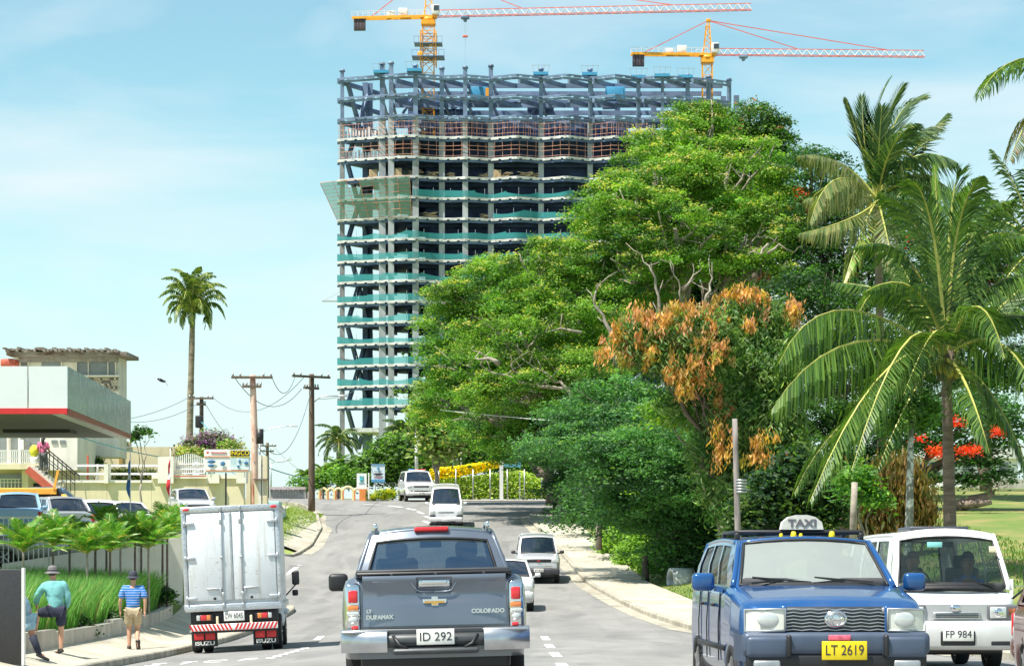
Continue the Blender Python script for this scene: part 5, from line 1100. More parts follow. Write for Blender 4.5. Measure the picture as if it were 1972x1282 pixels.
for i, (a, b, c, e) in enumerate([(399, 415, 885, 892), (400, 412, 893, 899), (424, 434, 888, 897), (459, 464, 884, 892), (470, 478, 888, 894), (456, 462, 895, 900)]): 
    o = MB().ell(PT((a + b) / 2, (c + e) / 2, 109.74) - bo, ((b - a) / 2 / 43.7, .012, (e - c) / 2 / 43.7), 10, 6).build('tool_picture', M['printblue'], bb)
MB().ell(PT(400, 871, 109.74) - bo, (.06, .012, .05), 8, 6).build('red_mark', M['red'], bb)
slab(bb, 'headline', 406, 436, 870, 872.5, 109.77, .02, mat('print_red', (.6, .2, .2), .6, var=.5, scale=20))
for a in (405, 470): slab(bb, 'leg', a, a + 2, 909, 925, 109.85, .08, M['white'])
# posts on the wall face
for px, y0, y1, w, lab, m in ((435, 910, 968, 3, 'black post in front of the cream wall below the billboard', 'black'), (402.5, 936, 972, 1.4, 'thin pale post on the cream wall left of the black post', 'concrete')):
    p = PT(px, y1, 107); o = MB().bar((0, 0, -.8), (0, 0, (y1 - y0) / 44.8), w / 44.8).build('post', M[m]); o.location = p; tag(o, lab, 'post')
# small hut, grey timber fence
hf = thing('timber_fence', 'grey vertical board fence with pale capping at the end of the street', 'fence', (wx(560, 152), 152, gz(wx(560, 152), 152)))
for i in range(22): slab(hf, 'board', 520 + i * 3.05, 522.7 + i * 3.05, 942 + (i % 3) * .4, 970, 152, .06, mat('grey_board', (.26, .25, .24), .9, var=.25, scale=2) if i == 0 else bpy.data.materials['grey_board'])
slab(hf, 'capping', 518, 588, 937, 942, 151.8, .8, mat('pale_capping', (.5, .42, .42), .6, var=.1))
sh = thing('pillar_wall', 'cream gate pillars beside the pink utility pole', 'wall', (wx(497, 113), 113, 2.4))
for a, b, t_ in ((474, 482, 905), (497, 503, 876), (490, 497, 925), (506, 514, 878)): slab(sh, 'pillar', a, b, t_, 975, 113, .6, M['wallcream'] if a != 497 else M['wallwhite'])
slab(sh, 'pillar_cap', 488, 515, 921, 924, 112.8, .8, M['stonedark'])
# orange arched fence
af = thing('arched_fence', 'orange and cream fence of tall arches at the road crest', 'fence', (wx(655, 151), 151, gz(wx(655, 151), 151)))
M['orange'] = mat('orange_paint', (.72, .25, .06), .7, var=.12); M['creamedge'] = mat('cream_edge', (.75, .62, .32), .7, var=.1)
ax_ = [612, 627, 641.5, 656, 678, 692]
for i, px in enumerate(ax_):
    slab(af, 'arch_post', px, px + 3.6, 944, 969, 151, .25, M['creamedge']); slab(af, 'arch_post', px + 3.6, px + 6, 944, 969, 151.02, .22, M['orange'])
for a, b in zip(ax_, ax_[1:]):
    x0, x1 = wx(a + 4.5, 151), wx(b + 1.5, 151); cx_ = (x0 + x1) / 2; r_ = (x1 - x0) / 2; pts = [Vector((cx_ + r_ * math.cos(math.pi * k / 10), 151.1, wz(945, 151) + r_ * .85 * math.sin(math.pi * k / 10))) - Vector(af.location) for k in range(11)]
    MB().tube(pts, .075, 6).build('arch_top', M['creamedge'], af)
slab(af, 'end_pillar', 692, 704, 937, 968, 150.8, .45, M['orange']); slab(af, 'pillar_side', 704.2, 710, 937, 966, 151, .4, M['wallcream'])
# signs at the crest
s1 = thing('gate_sign', 'white sign board with a small teal emblem above the arched fence', 'sign', (wx(697, 150), 150, wz(945, 150)))
slab(s1, 'board', 687, 706, 911, 941, 150, .1, M['white']); slab(s1, 'emblem', 692.5, 695.5, 916, 924, 149.96, .03, mat('teal_ink', (.05, .38, .42), .6)); slab(s1, 'emblem', 697, 700, 916, 924, 149.96, .03, bpy.data.materials['teal_ink']); MB().ell(PT(696, 924, 149.96) - Vector(s1.location), (.1, .02, .09), 10, 6).build('emblem_base', bpy.data.materials['teal_ink'], s1)
slab(s1, 'frame_post', 709, 711, 910, 960, 150, .1, M['white']); slab(s1, 'text_line', 691, 702, 929, 930, 149.97, .02, bpy.data.materials['teal_ink'])
s2 = thing('notice_sign', 'blue edged information board on two posts left of the police car', 'sign', (wx(728, 152), 152, wz(930, 152)))
slab(s2, 'board', 715, 741, 893, 928, 152, .1, mat('pale_blue_board', (.60, .70, .76), .5, var=.05)); slab(s2, 'blue_foot', 715, 741, 922.5, 928, 151.96, .04, mat('sign_blue', (.10, .32, .55), .5))
slab(s2, 'blue_band', 715, 741, 893, 894.5, 151.96, .04, bpy.data.materials['sign_blue'])
MB().ell(PT(728, 912.5, 151.95) - Vector(s2.location), (.27, .03, .075), 14, 6).build('oval_badge', M['ink'], s2); MB().ell(PT(728, 900.5, 151.95) - Vector(s2.location), (.08, .03, .1), 10, 6).build('crest', bpy.data.materials['sign_blue'], s2)
for y in (907, 919): slab(s2, 'text_line', 720, 736, y, y + .9, 151.95, .02, M['printblue'] if y < 910 else M['red'])
for a in (722, 738): slab(s2, 'leg', a, a + 1.8, 928, 962, 152.02, .06, M['steel'])
s3 = thing('street_banner', 'light blue sign board on a white post in front of the hedge', 'sign', (wx(965, 150), 150, gz(wx(965, 150), 150)))
slab(s3, 'post', 962, 969, 872, 962, 150, .2, M['white']); slab(s3, 'board', 969.5, 1003, 872, 899, 150.02, .08, mat('sky_blue_board', (.16, .50, .66), .5, var=.12, scale=2))
slab(s3, 'figure_mark', 983, 986, 880, 893, 149.98, .03, mat('pale_figure', (.6, .8, .85), .6)); slab(s3, 'figure_mark', 993, 996, 882, 893, 149.98, .03, bpy.data.materials['pale_figure'])
for px, lab in ((1001, 'bare thin post holding the hedge fence right of the blue sign'), (1056, 'thin fence post near the dark tree at the hedge end')):
    p = PT(px, 962, 154); o = MB().bar((0, 0, -.1), (0, 0, 1.75), .07).build('fence_post', M['steel']); o.location = p; tag(o, lab, 'post', 'thin posts along the hedge')
# feather flags
def flag(px, y0, y1, d, m1, lab, lean=0):
    z0 = wz(y1, d); h = (y1 - y0) * d / FPX; o = thing('feather_flag', lab, 'flag', (wx(px, d), d, z0), group='feather flags by the car park')
    MB().tube([(0, 0, -1.2), (0, 0, h)], [.025, .012], 6).build('pole', M['white'], o)
    mb = MB()
    def fn(u, v):
        wv = .085 * math.sin(math.pi * min(1, v * 1.25 + .02)) ** .6 * (1 + .3 * math.sin(v * 9)); return (.0 - wv * u * 1.3, .05 * math.sin(v * 14 + u * 2), h * (.04 + v * .95))
    mb.grid(fn, [0, .5, 1], [i / 16 for i in range(17)]); mb.build('cloth', m1, o)
    mb = MB(); mb.grid(lambda u, v: (fn(u * .9 + .05, v)[0], fn(u, v)[1] - .012, fn(u, v)[2]), [0, .5, 1], [.38 + i * .02 for i in range(7)]); mb.build('white_patch', M['white'], o); return o
flag(251, 862, 965, 78, mat('flag_blue', (.04, .16, .38), .8), 'blue feather flag on a white pole above the planter palms')
flag(328, 863, 962, 78, mat('flag_red', (.65, .04, .05), .8), 'red feather flag on a white pole beside the truck')
# orange tent
tn = thing('orange_tent', 'orange gazebo frame over the parked cars at far left', 'tent', (wx(60, 92), 92, 1.6)); to = Vector(tn.location); M['tent'] = mat('tent_orange', (.85, .38, .05), .7, var=.1)
slab(tn, 'valance', -30, 108, 941, 951, 91, .1, M['tent']); MB().add([PT(-30, 941, 91) - to, PT(108, 941, 91) - to, PT(112, 939, 94) - to, PT(-30, 939, 94) - to], [(0, 1, 2, 3)]).build('roof_cloth', M['tent'], tn)
MB().bar(PT(104, 941, 91) - to, PT(112, 905, 91) - to, .08).bar(PT(122, 955, 90) - to, PT(160, 1000, 88) - to, .16).build('tent_pole', M['tent'], tn)
slab(tn, 'red_banner', 64, 73, 952, 995, 90.5, .06, mat('red_cloth', (.75, .05, .14), .8)); 
tp = PT(66, 884, 110.6); o = MB().lathe([(0, -.12), (.16, -.12), (.2, .16), (0, .16)], n=12).ell((0, 0, .42), (.22, .2, .28), 10, 8, mi=1).build('flower_pot', [M['white'], mat('yellow_plant', (.7, .66, .05), .8, var=.2, scale=12)]); o.location = tp; o.location.z = wz(893, 111) + .14; tag(o, 'white pot with yellow plant at the corner of the balcony', 'plant pot')
mb = MB(); rr = random.Random(8)
bush('terrace_shrub', 'dark green shrub on the terrace behind the white rails', 118, [(182, 889, 12, 8), (190, 893, 8, 6)], [(3, G_DARK), (1, G_MID)], n=40, per=26, leaf=.16, cr=.25)
bush('terrace_hedge', 'low clipped hedge between the white rails', 113.5, [(225, 908, 15, 5), (255, 908, 18, 5), (285, 908, 16, 5), (225, 920, 15, 4), (255, 920, 18, 4), (285, 920, 16, 4)], [(3, (.05, .09, .02)), (1, (.2, .2, .05))], n=150, per=24, leaf=.12, cr=.2, cat='hedge')
bush('roof_tree', 'thin leafy branches peeping out beside the far canopy corner', 100, [(258, 836, 12, 10), (285, 832, 12, 4), (272, 828, 12, 5)], [(3, G_DARK), (1, G_MID)], n=26, per=14, leaf=.2, cr=.22, cat='tree')

# ---------------- utility poles, lamps, wires ----------------
def pole(px, ytop, d, lean, r, m, arms, lab, ybase=None, cat='utility pole', curve=0):
    x = wx(px, d); b = Vector((x, d, gz(x, d) - .3 if ybase is None else wz(ybase, d) - .3)); top = PT(px + lean, ytop, d); o = thing('utility_pole', lab, cat, b, group='utility poles')
    pts = [bez(b, (b + top) / 2 + Vector((curve, 0, 0)), top, t / 8) - b for t in range(9)]
    MB().tube(pts, [r * (1.2 - .35 * t / 8) for t in range(9)], 9).build('pole', m, o)
    tip = top - b
    for (dz, ln, ang) in arms:
        h = Vector((math.cos(ang), math.sin(ang), 0)) * ln / 2; c_ = tip + Vector((0, -.18, -dz)); MB().bar(c_ - h, c_ + h, .12, .12).build('crossarm', M['wood'], o)
        for k in (-.46, -.28, .28, .46): p = c_ + h * 2 * k; MB().cyl(p + Vector((0, 0, .14)), .045, .16, 6).build('insulator', M['steel'], o)
    return o, top
M['poletimber'] = mat('pole_timber', (.12, .085, .06), .9, var=.4, scale=2, stretch=(3, 3, .6), bump=.3)
M['polepink'] = mat('pole_pink', (.62, .26, .17), .85, var=.15, scale=2, col2=(.78, .62, .52), stretch=(1, 1, .5))
p1, t1 = pole(600, 720, 131, 0, .16, M['poletimber'], [(.15, 2.4, .7), (.75, 1.1, .9)], 'dark timber utility pole on the verge left of the tower', 978)
p2, t2 = pole(489, 722, 118, -3, .165, M['polepink'], [(.12, 1.95, 0.05), (.55, .9, .1)], 'pink and white weathered utility pole behind the truck', curve=.12)
p3, t3 = pole(388, 764, 160, 0, .15, M['poletimber'], [(.1, 1.6, 0), (.5, .6, .5)], 'dark utility pole with short crossarm right of the royal palm')
p4, t4 = pole(515, 852, 232, 0, .16, M['poletimber'], [(.3, 1.7, .2), (.8, 1.3, .5)], 'farthest small dark utility pole between the pink and dark poles')
p5, t5 = pole(1427, 806, 60, -12, .075, mat('pole_grey_timber', (.24, .21, .20), .9, var=.35, scale=3, stretch=(3, 3, .5), bump=.3), [], 'grey weathered pole with wire coils in front of the orange leaved tree')
mb = MB(); 
for k in range(5): z = t5.z - p5.location.z - 1.5 - .07 * k; mb.lathe([(.14, z), (.155, z + .02), (.14, z + .04)], n=12)
mb.build('wire_coil', M['steel'], p5, kind='stuff'); MB().bar((.16, 0, 0), (.1, 0, 2.4), .03).build('conduit', M['steel'], p5)
MB().rbox((t3.x - p3.location.x - .1, -.3, t3.z - p3.location.z - 1.6), (.5, .4, .8), .08).build('transformer', M['black'], p3)
MB().cyl((t2.x - p2.location.x + .35, 0, t2.z - p2.location.z - 2.9), .18, .7, 10).build('transformer', M['black'], p2)
def lamp(px, y0, y1, d, px2, y2, lab, m='steel', r=.05):
    b = PT(px, y1, d); o = thing('street_lamp', lab, 'street lamp', b, group='street lamps')
    tp = PT(px, y0, d) - b; e = PT(px2, y2, d) - b; MB().tube([(0, 0, -.5), tp], [r * 1.4, r], 8).build('pole', M[m], o)
    MB().tube([tp + (e - tp) * t + Vector((0, 0, .12 * math.sin(math.pi * t))) for t in (0, .25, .5, .75, 1)], .025, 5).build('arm', M[m], o)
    MB().rbox(e, (.5, .2, .1), .04).build('lamp_head', M['lens'], o)
lamp(500, 832, 945, 150, 565, 820, 'slim grey street lamp just right of the pink pole'); lamp(522, 892, 945, 200, 556, 885, 'tiny far street lamp behind the gate pillars')
lamp(802, 830, 900, 158, 797, 828, 'white lamp column behind the police car', 'white', .09)
for px, a, lab in ((873, 838, 'left one of three thin pale posts among the trees'), (880, 845, 'middle one of three thin pale posts among the trees'), (888, 850, 'right one of three thin pale posts among the trees')):
    b = PT(px, 900, 162); o = MB().tube([(0, 0, -.3), (0, 0, (900 - a) / 29.6)], .055, 6).build('slim_post', M['white']); o.location = b; tag(o, lab, 'post', 'thin pale posts among the trees')
def wire(a, b, sag, lab, m=None, r=.018, grp='overhead wires'):
    a, b = Vector(a), Vector(b); o = MB().tube([a.lerp(b, t / 14) - a - Vector((0, 0, sag * 4 * (t / 14) * (1 - t / 14))) for t in range(15)], r, 4).build('overhead_wire', m or M['wire']); o.location = a; tag(o, lab, 'wire', grp)
M['wire'] = mat('wire', (.10, .16, .20), .5, var=0); M['wireteal'] = mat('wire_teal', (.10, .34, .38), .5, var=0)
V3 = Vector
wire(t2 + V3((.9, -.2, 0)), t1 + V3((-.8, -.5, -.1)), .9, 'upper wire drooping between the pink pole and the dark pole')
wire(t2 + V3((-.9, -.2, 0)), t1 + V3((-.5, -.3, -.8)), 1.2, 'slack wire from the left tip of the pink pole crossarm to the dark pole')
wire(t2 + V3((.3, -.2, -2.9)), t1 + V3((0, -.3, -.9)), 1.9, 'deep hanging loop from the pink pole transformer to the dark pole')
wire(t2 + V3((.1, -.2, -4.1)), PT(596, 922, 131), .1, 'taut teal cable from the pink pole to low on the dark pole', M['wireteal'], .03)
wire(t3 + V3((0, -.2, -1.6)), t2 + V3((0, .1, -4.0)), .2, 'teal cable from the short crossarm pole to the pink pole', M['wireteal'], .03)
wire(t3 + V3((.7, -.2, 0)), t1 + V3((-.3, -.3, -.1)), 1.4, 'long wire from the short crossarm pole to the dark pole')
wire(t3 + V3((.3, -.2, -.5)), t4 + V3((0, 0, -.5)), 1.5, 'wire from the short crossarm pole to the farthest pole')
wire(PT(160, 815, 120), t3 + V3((-.7, -.2, 0)), .4, 'upper wire running left from the short crossarm pole behind the canopy')
wire(PT(150, 792, 120), t3 + V3((-.3, -.2, -.5)), .8, 'lower wire running left from the short crossarm pole')
wire(PT(100, 822, 110), t2 + V3((-.1, -.2, -4.1)), .5, 'long low teal cable from the canopy to the pink pole', M['wireteal'], .026)
wire(t3 + V3((0, -.2, -2.4)), t2 + V3((0, 0, -5)), .6, 'lowest slack wire between short crossarm pole and pink pole')
wire(t2 + V3((0, -.2, -3.0)), PT(560, 880, 180), .7, 'thin drop wire right of the pink pole')
wire(t1 + V3((.3, 0, -1.3)), PT(700, 740, 175), .3, 'short wire leaving the dark pole towards the tower')
wire(t4 + V3((.5, 0, -.3)), PT(640, 935, 175), .5, 'faint wire dropping from the farthest pole to the right')
wire(PT(848, 789, 131), PT(1060, 809, 120), .03, 'bright cable crossing in front of the leaning tree', M['white'], .02)
MB().tube([(.1, -.1, t1.z - p1.location.z - 1.5), (.5, -.2, t1.z - p1.location.z - 1.2), (1.5, -.2, t1.z - p1.location.z - 1.15)], .03, 6).rbox((1.65, -.2, t1.z - p1.location.z - 1.16), (.5, .18, .1), .04).build('lamp_arm', M['steel'], p1)

# ---------------- right side small things ----------------
pp = PT(1312, 1112, 90); o = thing('concrete_pipe', 'pale concrete pipe section lying in the grass by the footpath', 'pipe', (wx(1312, 90), 90, gz(wx(1312, 90), 90)))
Mp = Matrix.Rotation(R(14), 4, 'Z'); mb = MB(); prof = [(.40, -.42), (.46, -.42), (.46, .42), (.40, .42), (.33, .38), (.33, -.38), (.40, -.42)]
vs = []; n = 24
for r_, y in prof:
    for i in range(n): vs.append(Mp @ Vector((y, r_ * math.cos(2 * math.pi * i / n), .42 + r_ * math.sin(2 * math.pi * i / n))))
mb.add(vs, [[j * n + i, j * n + (i + 1) % n, (j + 1) * n + (i + 1) % n, (j + 1) * n + i] for j in range(len(prof) - 1) for i in range(n)], 0, True); mb.build('pipe_ring', mat('pipe_concrete', (.66, .67, .66), .8, var=.3, scale=2, detail=8), o, fix=True)
o.location.z = wz(1137, 90) - .05
def stump(px, y0, y1, d, r, m, lab, lean=0, nm='trunk_stump'):
    b = PT(px, y1, d); o = MB().tube([(0, 0, -.4), (lean * .5, 0, (y1 - y0) / FPX * d * .5), (lean, 0, (y1 - y0) / FPX * d)], [r * 1.15, r, r * .9], 10).build(nm, M[m]); o.location = b; tag(o, lab, 'tree trunk')
stump(1642, 928, 1030, 60, .085, 'barkpale', 'short pale cut post standing behind the taxi roof', .05)
stump(1622, 955, 1030, 72, .2, 'barkdark', 'dark thick trunk left of the short pale cut post', .08)
stump(1585, 940, 1030, 76, .14, 'barkdark', 'dark leaning trunk right behind the taxi sign', -.4)
stump(1243, 1070, 1106, 92.5, .13, 'barkdark', 'dark tree stem rising from the grass band mid way')
stump(1153, 1008, 1040, 103, .13, 'barkpale', 'short grey stump at the edge of the grass band')
M['mottled'] = mat('mottled_bark', (.30, .30, .26), .9, var=.3, col2=(.70, .70, .66), scale=5, ramp=(.48, .56), detail=6)
o = tree('white_trunk_tree', 'slender tree with white mottled trunk left of the coconut palm trunk', 64, 1747, [(1745, 800, 40, 24), (1770, 780, 30, 24)], [(2, G_MID), (1, G_DARK)], None, n=50, per=30, cr=.4, leaf=.18, rt=0)
b = Vector(o.location); MB().tube([(0, 0, -.4), (.02, 0, 1.2), (.06, 0, 2.2), (.1, 0, wz(800, 64) - b.z)], [.13, .12, .11, .07], 10).build('trunk', M['mottled'], o)
lg = thing('fallen_log', 'broken weathered log lying on the lawn beside the coconut trunk', 'log', PT(1878, 972, 100)); 
MB().tube([(-.75, 0, -.1), (-.3, .1, .1), (.3, 0, .28), (.75, -.1, .5)], [.24, .27, .2, .09], 9).tube([(-.6, -.3, 0), (0, -.3, .06), (.6, -.35, .1)], [.16, .18, .08], 8).build('log_body', mat('log_wood', (.30, .22, .18), .9, var=.4, scale=3, bump=.4), lg)
# distant white building behind the flame tree
wb = thing('white_bungalow', 'long white walled building glimpsed through the flame tree branches', 'building', (wx(1850, 190), 192, gz(wx(1850, 190), 190)))
slab(wb, 'wall', 1700, 1960, 880, 945, 190, 8, M['white']); slab(wb, 'roof', 1690, 1970, 855, 882, 189.5, 9, mat('pale_roof', (.62, .62, .60), .6, var=.1))
for i in range(7): slab(wb, 'window', 1720 + i * 34, 1738 + i * 34, 890, 915, 189.9, .08, M['window'])
lw_ = thing('low_block_wall', 'low grey wall at the top of the lawn below the white building', 'wall', (wx(1920, 140), 140, gz(wx(1920, 140), 140)))
for i in range(5): slab(lw_, 'wall_block', 1860 + i * 40, 1899 + i * 40, 922, 942, 140, .3, M['concrete'])
# wire fence by the van
wf = thing('garden_fence', 'thin pale post and wire fence at the right edge of the lawn', 'fence', (wx(1948, 50), 50, gz(9.6, 50)))
for i, px in enumerate((1948, 2050)): p = PT(px, 1115, 50); MB().tube([(p.x - wf.location.x, 0, -.3), (p.x - wf.location.x, 0, p.z - wf.location.z)], .035, 6).build('post', M['white'], wf)
MB().tube([(-.4, 0, wz(1128, 50) - wf.location.z), (2.5, 0, wz(1128, 50) - wf.location.z)], .014, 4).build('top_wire', M['steel'], wf)
# a few tufts of grass on the verge and lawn edge
grass_patch('verge_grass', 'rough short grass tufts on the bank right of the footpath', 5.0, 16, 60, 100, 12000, .1, [(3, (.13, .24, .04)), (1, (.25, .28, .08))], lambda x, d: gz(x, d) - .02 if x > xr(d) + 2.25 else gz(x, d) - 5, lean=(0, 0))
grass_patch('verge_tufts', 'lime green grass tufts on the pale verge beside the kerb nose', -11.6, -9.9, 106, 131, 9000, .14, [(3, (.24, .36, .06)), (1, (.34, .38, .12))], lambda x, d: gz(x, d) - .02, lean=(0, 0))
# bird
bd = thing('bird', 'dark bird gliding left of the royal palm', 'bird', PT(312, 733, 80)); mb = MB()
mb.ell((0, 0, 0), (.13, .05, .045), 10, 6).ell((-.13, 0, .02), (.04, .03, .03), 8, 6)
mb.add([(-.05, 0, .02), (.06, 0, .02), (-.02, -.16, .06), (-.12, -.2, .05), (.06, .16, .03), (.16, .22, .02), (.02, .1, .03)], [(0, 1, 2, 3), (0, 6, 5, 4, 1)])
mb.add([(.1, .02, 0), (.1, -.02, 0), (.2, -.05, -.1), (.21, .05, -.1)], [(0, 1, 2, 3)]); mb.build('body', M['ink'], bd)
bd.rotation_euler = (0, R(15), 0)
# ---------------- vehicles ----------------
def place(o, x, d, yaw=0.0, roll=0.0, dz=0.0):
    """stand a thing on the sloping ground, heading yaw (0 = away from the camera)"""
    f = Vector((-math.sin(yaw), math.cos(yaw), 0)); e = 1.5
    f.z = (gz(x + f.x * e, d + f.y * e) - gz(x - f.x * e, d - f.y * e)) / (2 * e); f.normalize()
    r = Vector((f.y, -f.x, 0)).normalized(); e = .8; r.z = (gz(x + r.x * e, d + r.y * e) - gz(x - r.x * e, d - r.y * e)) / (2 * e)
    if roll: r.z += math.tan(roll)
    r = (r - f * r.dot(f)).normalized(); u = r.cross(f)
    Mx = Matrix(((r.x, f.x, u.x, x), (r.y, f.y, u.y, d), (r.z, f.z, u.z, gz(x, d) + dz), (0, 0, 0, 1)))
    o.matrix_world = Mx; return o
WM = {}
def wheel(parent, x, y, r, w=.2, rimm='rim'):
    key = (round(r, 3), w, rimm)
    if key not in WM:
        mb = MB(); n = 28; prof = [(r * .62, -w * .42), (r * .9, -w / 2), (r * .98, -w * .42), (r, -w * .25), (r, w * .25), (r * .98, w * .42), (r * .9, w / 2), (r * .62, w * .42), (r * .62, -w * .42)]
        vs = [(b, a * math.cos(6.2832 * i / n), a * math.sin(6.2832 * i / n)) for a, b in prof for i in range(n)]
        mb.add(vs, [[j * n + i, j * n + (i + 1) % n, (j + 1) * n + (i + 1) % n, (j + 1) * n + i] for j in range(len(prof) - 1) for i in range(n)], 0, True)
        rm = MB(); rm.cyl((0, 0, 0), r * .6, w * .5, 24, 'X', 1); rm.cyl((0, 0, 0), r * .15, w * .8, 12, 'X', 0)
        for k in range(5):
            a = 6.2832 * k / 5
            for s in (-1, 1): rm.bar((s * w * .3, 0, 0), (s * w * .36, math.cos(a) * r * .58, math.sin(a) * r * .58), r * .16, .03)
        for s in (-1, 1): rm.tube([(s * w * .36, r * .6 * math.cos(6.2832 * i / 20), r * .6 * math.sin(6.2832 * i / 20)) for i in range(21)], .012, 5)
        WM[key] = (mb.mesh('wheel', M['rubber']), rm.mesh('rim', [M[rimm], M['black']]))
    a, b = WM[key]; o = bpy.data.objects.new('wheel', a); link(o, parent); o.location = (x, y, r)
    q_ = bpy.data.objects.new('rim', b); link(q_, o); return o
M['rim'] = mat('alloy_rim', (.42, .43, .44), .3, .8, var=.05)
M['interior'] = mat('interior_trim', (.05, .05, .055), .8, var=.2)

def body_loft(L, hw, zb, tp, wheels, ra, crown=.05, hwp=None, endr=.3, round_top=.07, low=.75):
    """lower body with real wheel arches; tp: top height along y"""
    ys = sorted(set([round(-L / 2 + L * i / 48, 4) for i in range(49)] + [round(w + s * ra * k / 6, 4) for w in wheels for s in (-1, 1) for k in range(1, 8)]))
    ys = [y for y in ys if -L / 2 <= y <= L / 2]; secs = []
    for y in ys:
        e = min(y + L / 2, L / 2 - y); k = 1 - .13 * max(0, 1 - e / endr) ** 2.2; h = (interp(y, hwp) if hwp else hw) * k
        zt = interp(y, tp) - .05 * max(0, 1 - e / .12) ** 2; za = zb
        for w in wheels:
            if abs(y - w) < ra: za = max(za, .0 + ra * low + math.sqrt(ra * ra - (y - w) ** 2) * .62)
        za = min(za, zt - .2); H = zt - zb
        half = [(0, zb), (h * .68, zb), (h * .7, za), (h * .965, za), (h * .99, max(za + .012, zb + H * .18)), (h, max(za + .02, zb + H * .42)), (h, max(za + .03, zb + H * .6)), (h * .985, zt - round_top - .03), (h * .955, zt - round_top * .4), (h * .90, zt - .005), (h * .78, zt + crown * .35), (h * .4, zt + crown * .85), (0, zt + crown)]
        secs.append([(x, y, z) for x, z in half] + [(-x, y, z) for x, z in half[-2:0:-1]])
    mb = MB(); n = len(secs[0]); vs = [p for s in secs for p in s]
    fs = [[j * n + i, j * n + (i + 1) % n, (j + 1) * n + (i + 1) % n, (j + 1) * n + i] for j in range(len(secs) - 1) for i in range(n)]
    mb.add(vs, fs, 0, True)
    for e, s in ((0, secs[0]), (1, secs[-1])): mb.add(s, [list(range(n))[::-1] if e else list(range(n))], 0)
    return mb
def lerp3(a, b, t): return Vector(a).lerp(Vector(b), t)
def greenhouse(root, P, body, glass, gl2=None, side_glass=None):
    wb, wr, yA, zA, yB, yC, yD, zD, zr = P['wb'], P['wr'], P['yA'], P['zA'], P['yB'], P['yC'], P['yD'], P['zD'], P['zr']
    wbr, wrr = P.get('wbr', wb), P.get('wrr', wr)
    cr, bf, bf2, br = P.get('crown', .05), P.get('bf', .12), P.get('bf2', .07), P.get('br', .04)
    def tf(u): s = 2 * u - 1; return Vector((wr * s, yB + bf2 * (1 - s * s), zr + cr * (1 - s * s)))
    def tr_(u): s = 2 * u - 1; return Vector((wrr * s, yC - br * (1 - s * s), zr - P.get('drop', 0) + cr * (1 - s * s)))
    def bfn(u): s = 2 * u - 1; return Vector((wb * s, yA + bf * (1 - s * s), zA + .02 * (1 - s * s)))
    def brn(u): s = 2 * u - 1; return Vector((wbr * s, yD - br * (1 - s * s), zD))
    def fr_(u, v): p = bfn(u).lerp(tf(u), v); return p + Vector((0, .03 * math.sin(math.pi * v), 0))
    def rr_(u, v): p = brn(u).lerp(tr_(u), v); return p - Vector((0, .02 * math.sin(math.pi * v), 0))
    def roof(u, v): p = tr_(u).lerp(tf(u), v); return p + Vector((0, 0, P.get('arch', .03) * math.sin(math.pi * v)))
    U = [i / 12 for i in range(13)]
    mb = MB(); mb.grid(roof, U, [i / 10 for i in range(11)])
    def framed(fn, u0, u1, v0, v1):
        us = sorted(set([0, u0 / 2, u0, u1, (1 + u1) / 2, 1] + [i / 12 for i in range(13) if u0 < i / 12 < u1])); vs = sorted(set([0, v0, v1, 1] + [i / 6 for i in range(7) if v0 < i / 6 < v1]))
        mb.grid(fn, us, vs, skip=lambda u, v: u0 < u < u1 and v0 < v < v1)
        return us, vs
    def pane(name, fn, u0, u1, v0, v1, m, off):
        g = MB(); e = .0; g.grid(lambda u, v: fn(u0 + (u1 - u0) * u, v0 + (v1 - v0) * v) + Vector(off), U[::2] + [] if len(U) else U, [i / 4 for i in range(5)])
        o = g.build(name, m, root); k = MB()
        ring = [fn(u0 + (u1 - u0) * a, v0 + (v1 - v0) * b) for a, b in [(i / 8, 0) for i in range(8)] + [(1, i / 4) for i in range(4)] + [(1 - i / 8, 1) for i in range(8)] + [(0, 1 - i / 4) for i in range(5)]]
        k.tube(ring, .016, 5, cap=False); k.build('window_seal', M['black'], o); return o
    w = P.get('ws', (.05, .95, .06, .93)); framed(fr_, *w); ws = pane('windscreen', fr_, *w, glass, (0, -.012, 0))
    w = P.get('rw', (.08, .92, .1, .88)); framed(rr_, *w); pane('rear_window', rr_, *w, gl2 or glass, (0, .012, 0))
    for s in (-1, 1):
        def sd(u, v, s=s):
            b = lerp3((s * wbr, yD, zD), (s * wb, yA, zA), u); t = lerp3((s * wrr, yC, zr - P.get('drop', 0)), (s * wr, yB, zr + 0 * v), u); p = b.lerp(t, v)
            return p + Vector((s * .025 * math.sin(math.pi * v), 0, P.get('arch', .03) * math.sin(math.pi * u) * v))
        W_ = P.get('sides', [(.08, .36), (.4, .66), (.69, .92)]); us = sorted(set([0, 1] + [a for t in W_ for a in t] + [i / 10 for i in range(11)])); v0, v1 = P.get('sv', (.05, .88))
        mb.grid(sd, us, [0, v0, (v0 + v1) / 2, v1, 1], skip=lambda u, v: v0 < v < v1 and any(a < u < b for a, b in W_))
        for a, b in W_:
            g = MB(); g.grid(lambda u, v: sd(a + (b - a) * u, v0 + (v1 - v0) * v) - Vector((s * .012, 0, 0)), [0, .5, 1], [0, .5, 1]); g.build('side_window', side_glass or glass, root)
        # rounded roof edge and pillars
        mb.tube([sd(i / 10, 1) - Vector((s * .012, 0, .012)) for i in range(11)], .03, 8)
        mb.tube([fr_(0 if s < 0 else 1, i / 6) - Vector((s * .012, .012, 0)) for i in range(7)], .028, 8); mb.tube([rr_(0 if s < 0 else 1, i / 6) - Vector((s * .012, -.012, 0)) for i in range(7)], .028, 8)
    mb.tube([tf(i / 10) - Vector((0, .012, .012)) for i in range(11)], .024, 8); mb.tube([tr_(i / 10) + Vector((0, .012, -.012)) for i in range(11)], .024, 8)
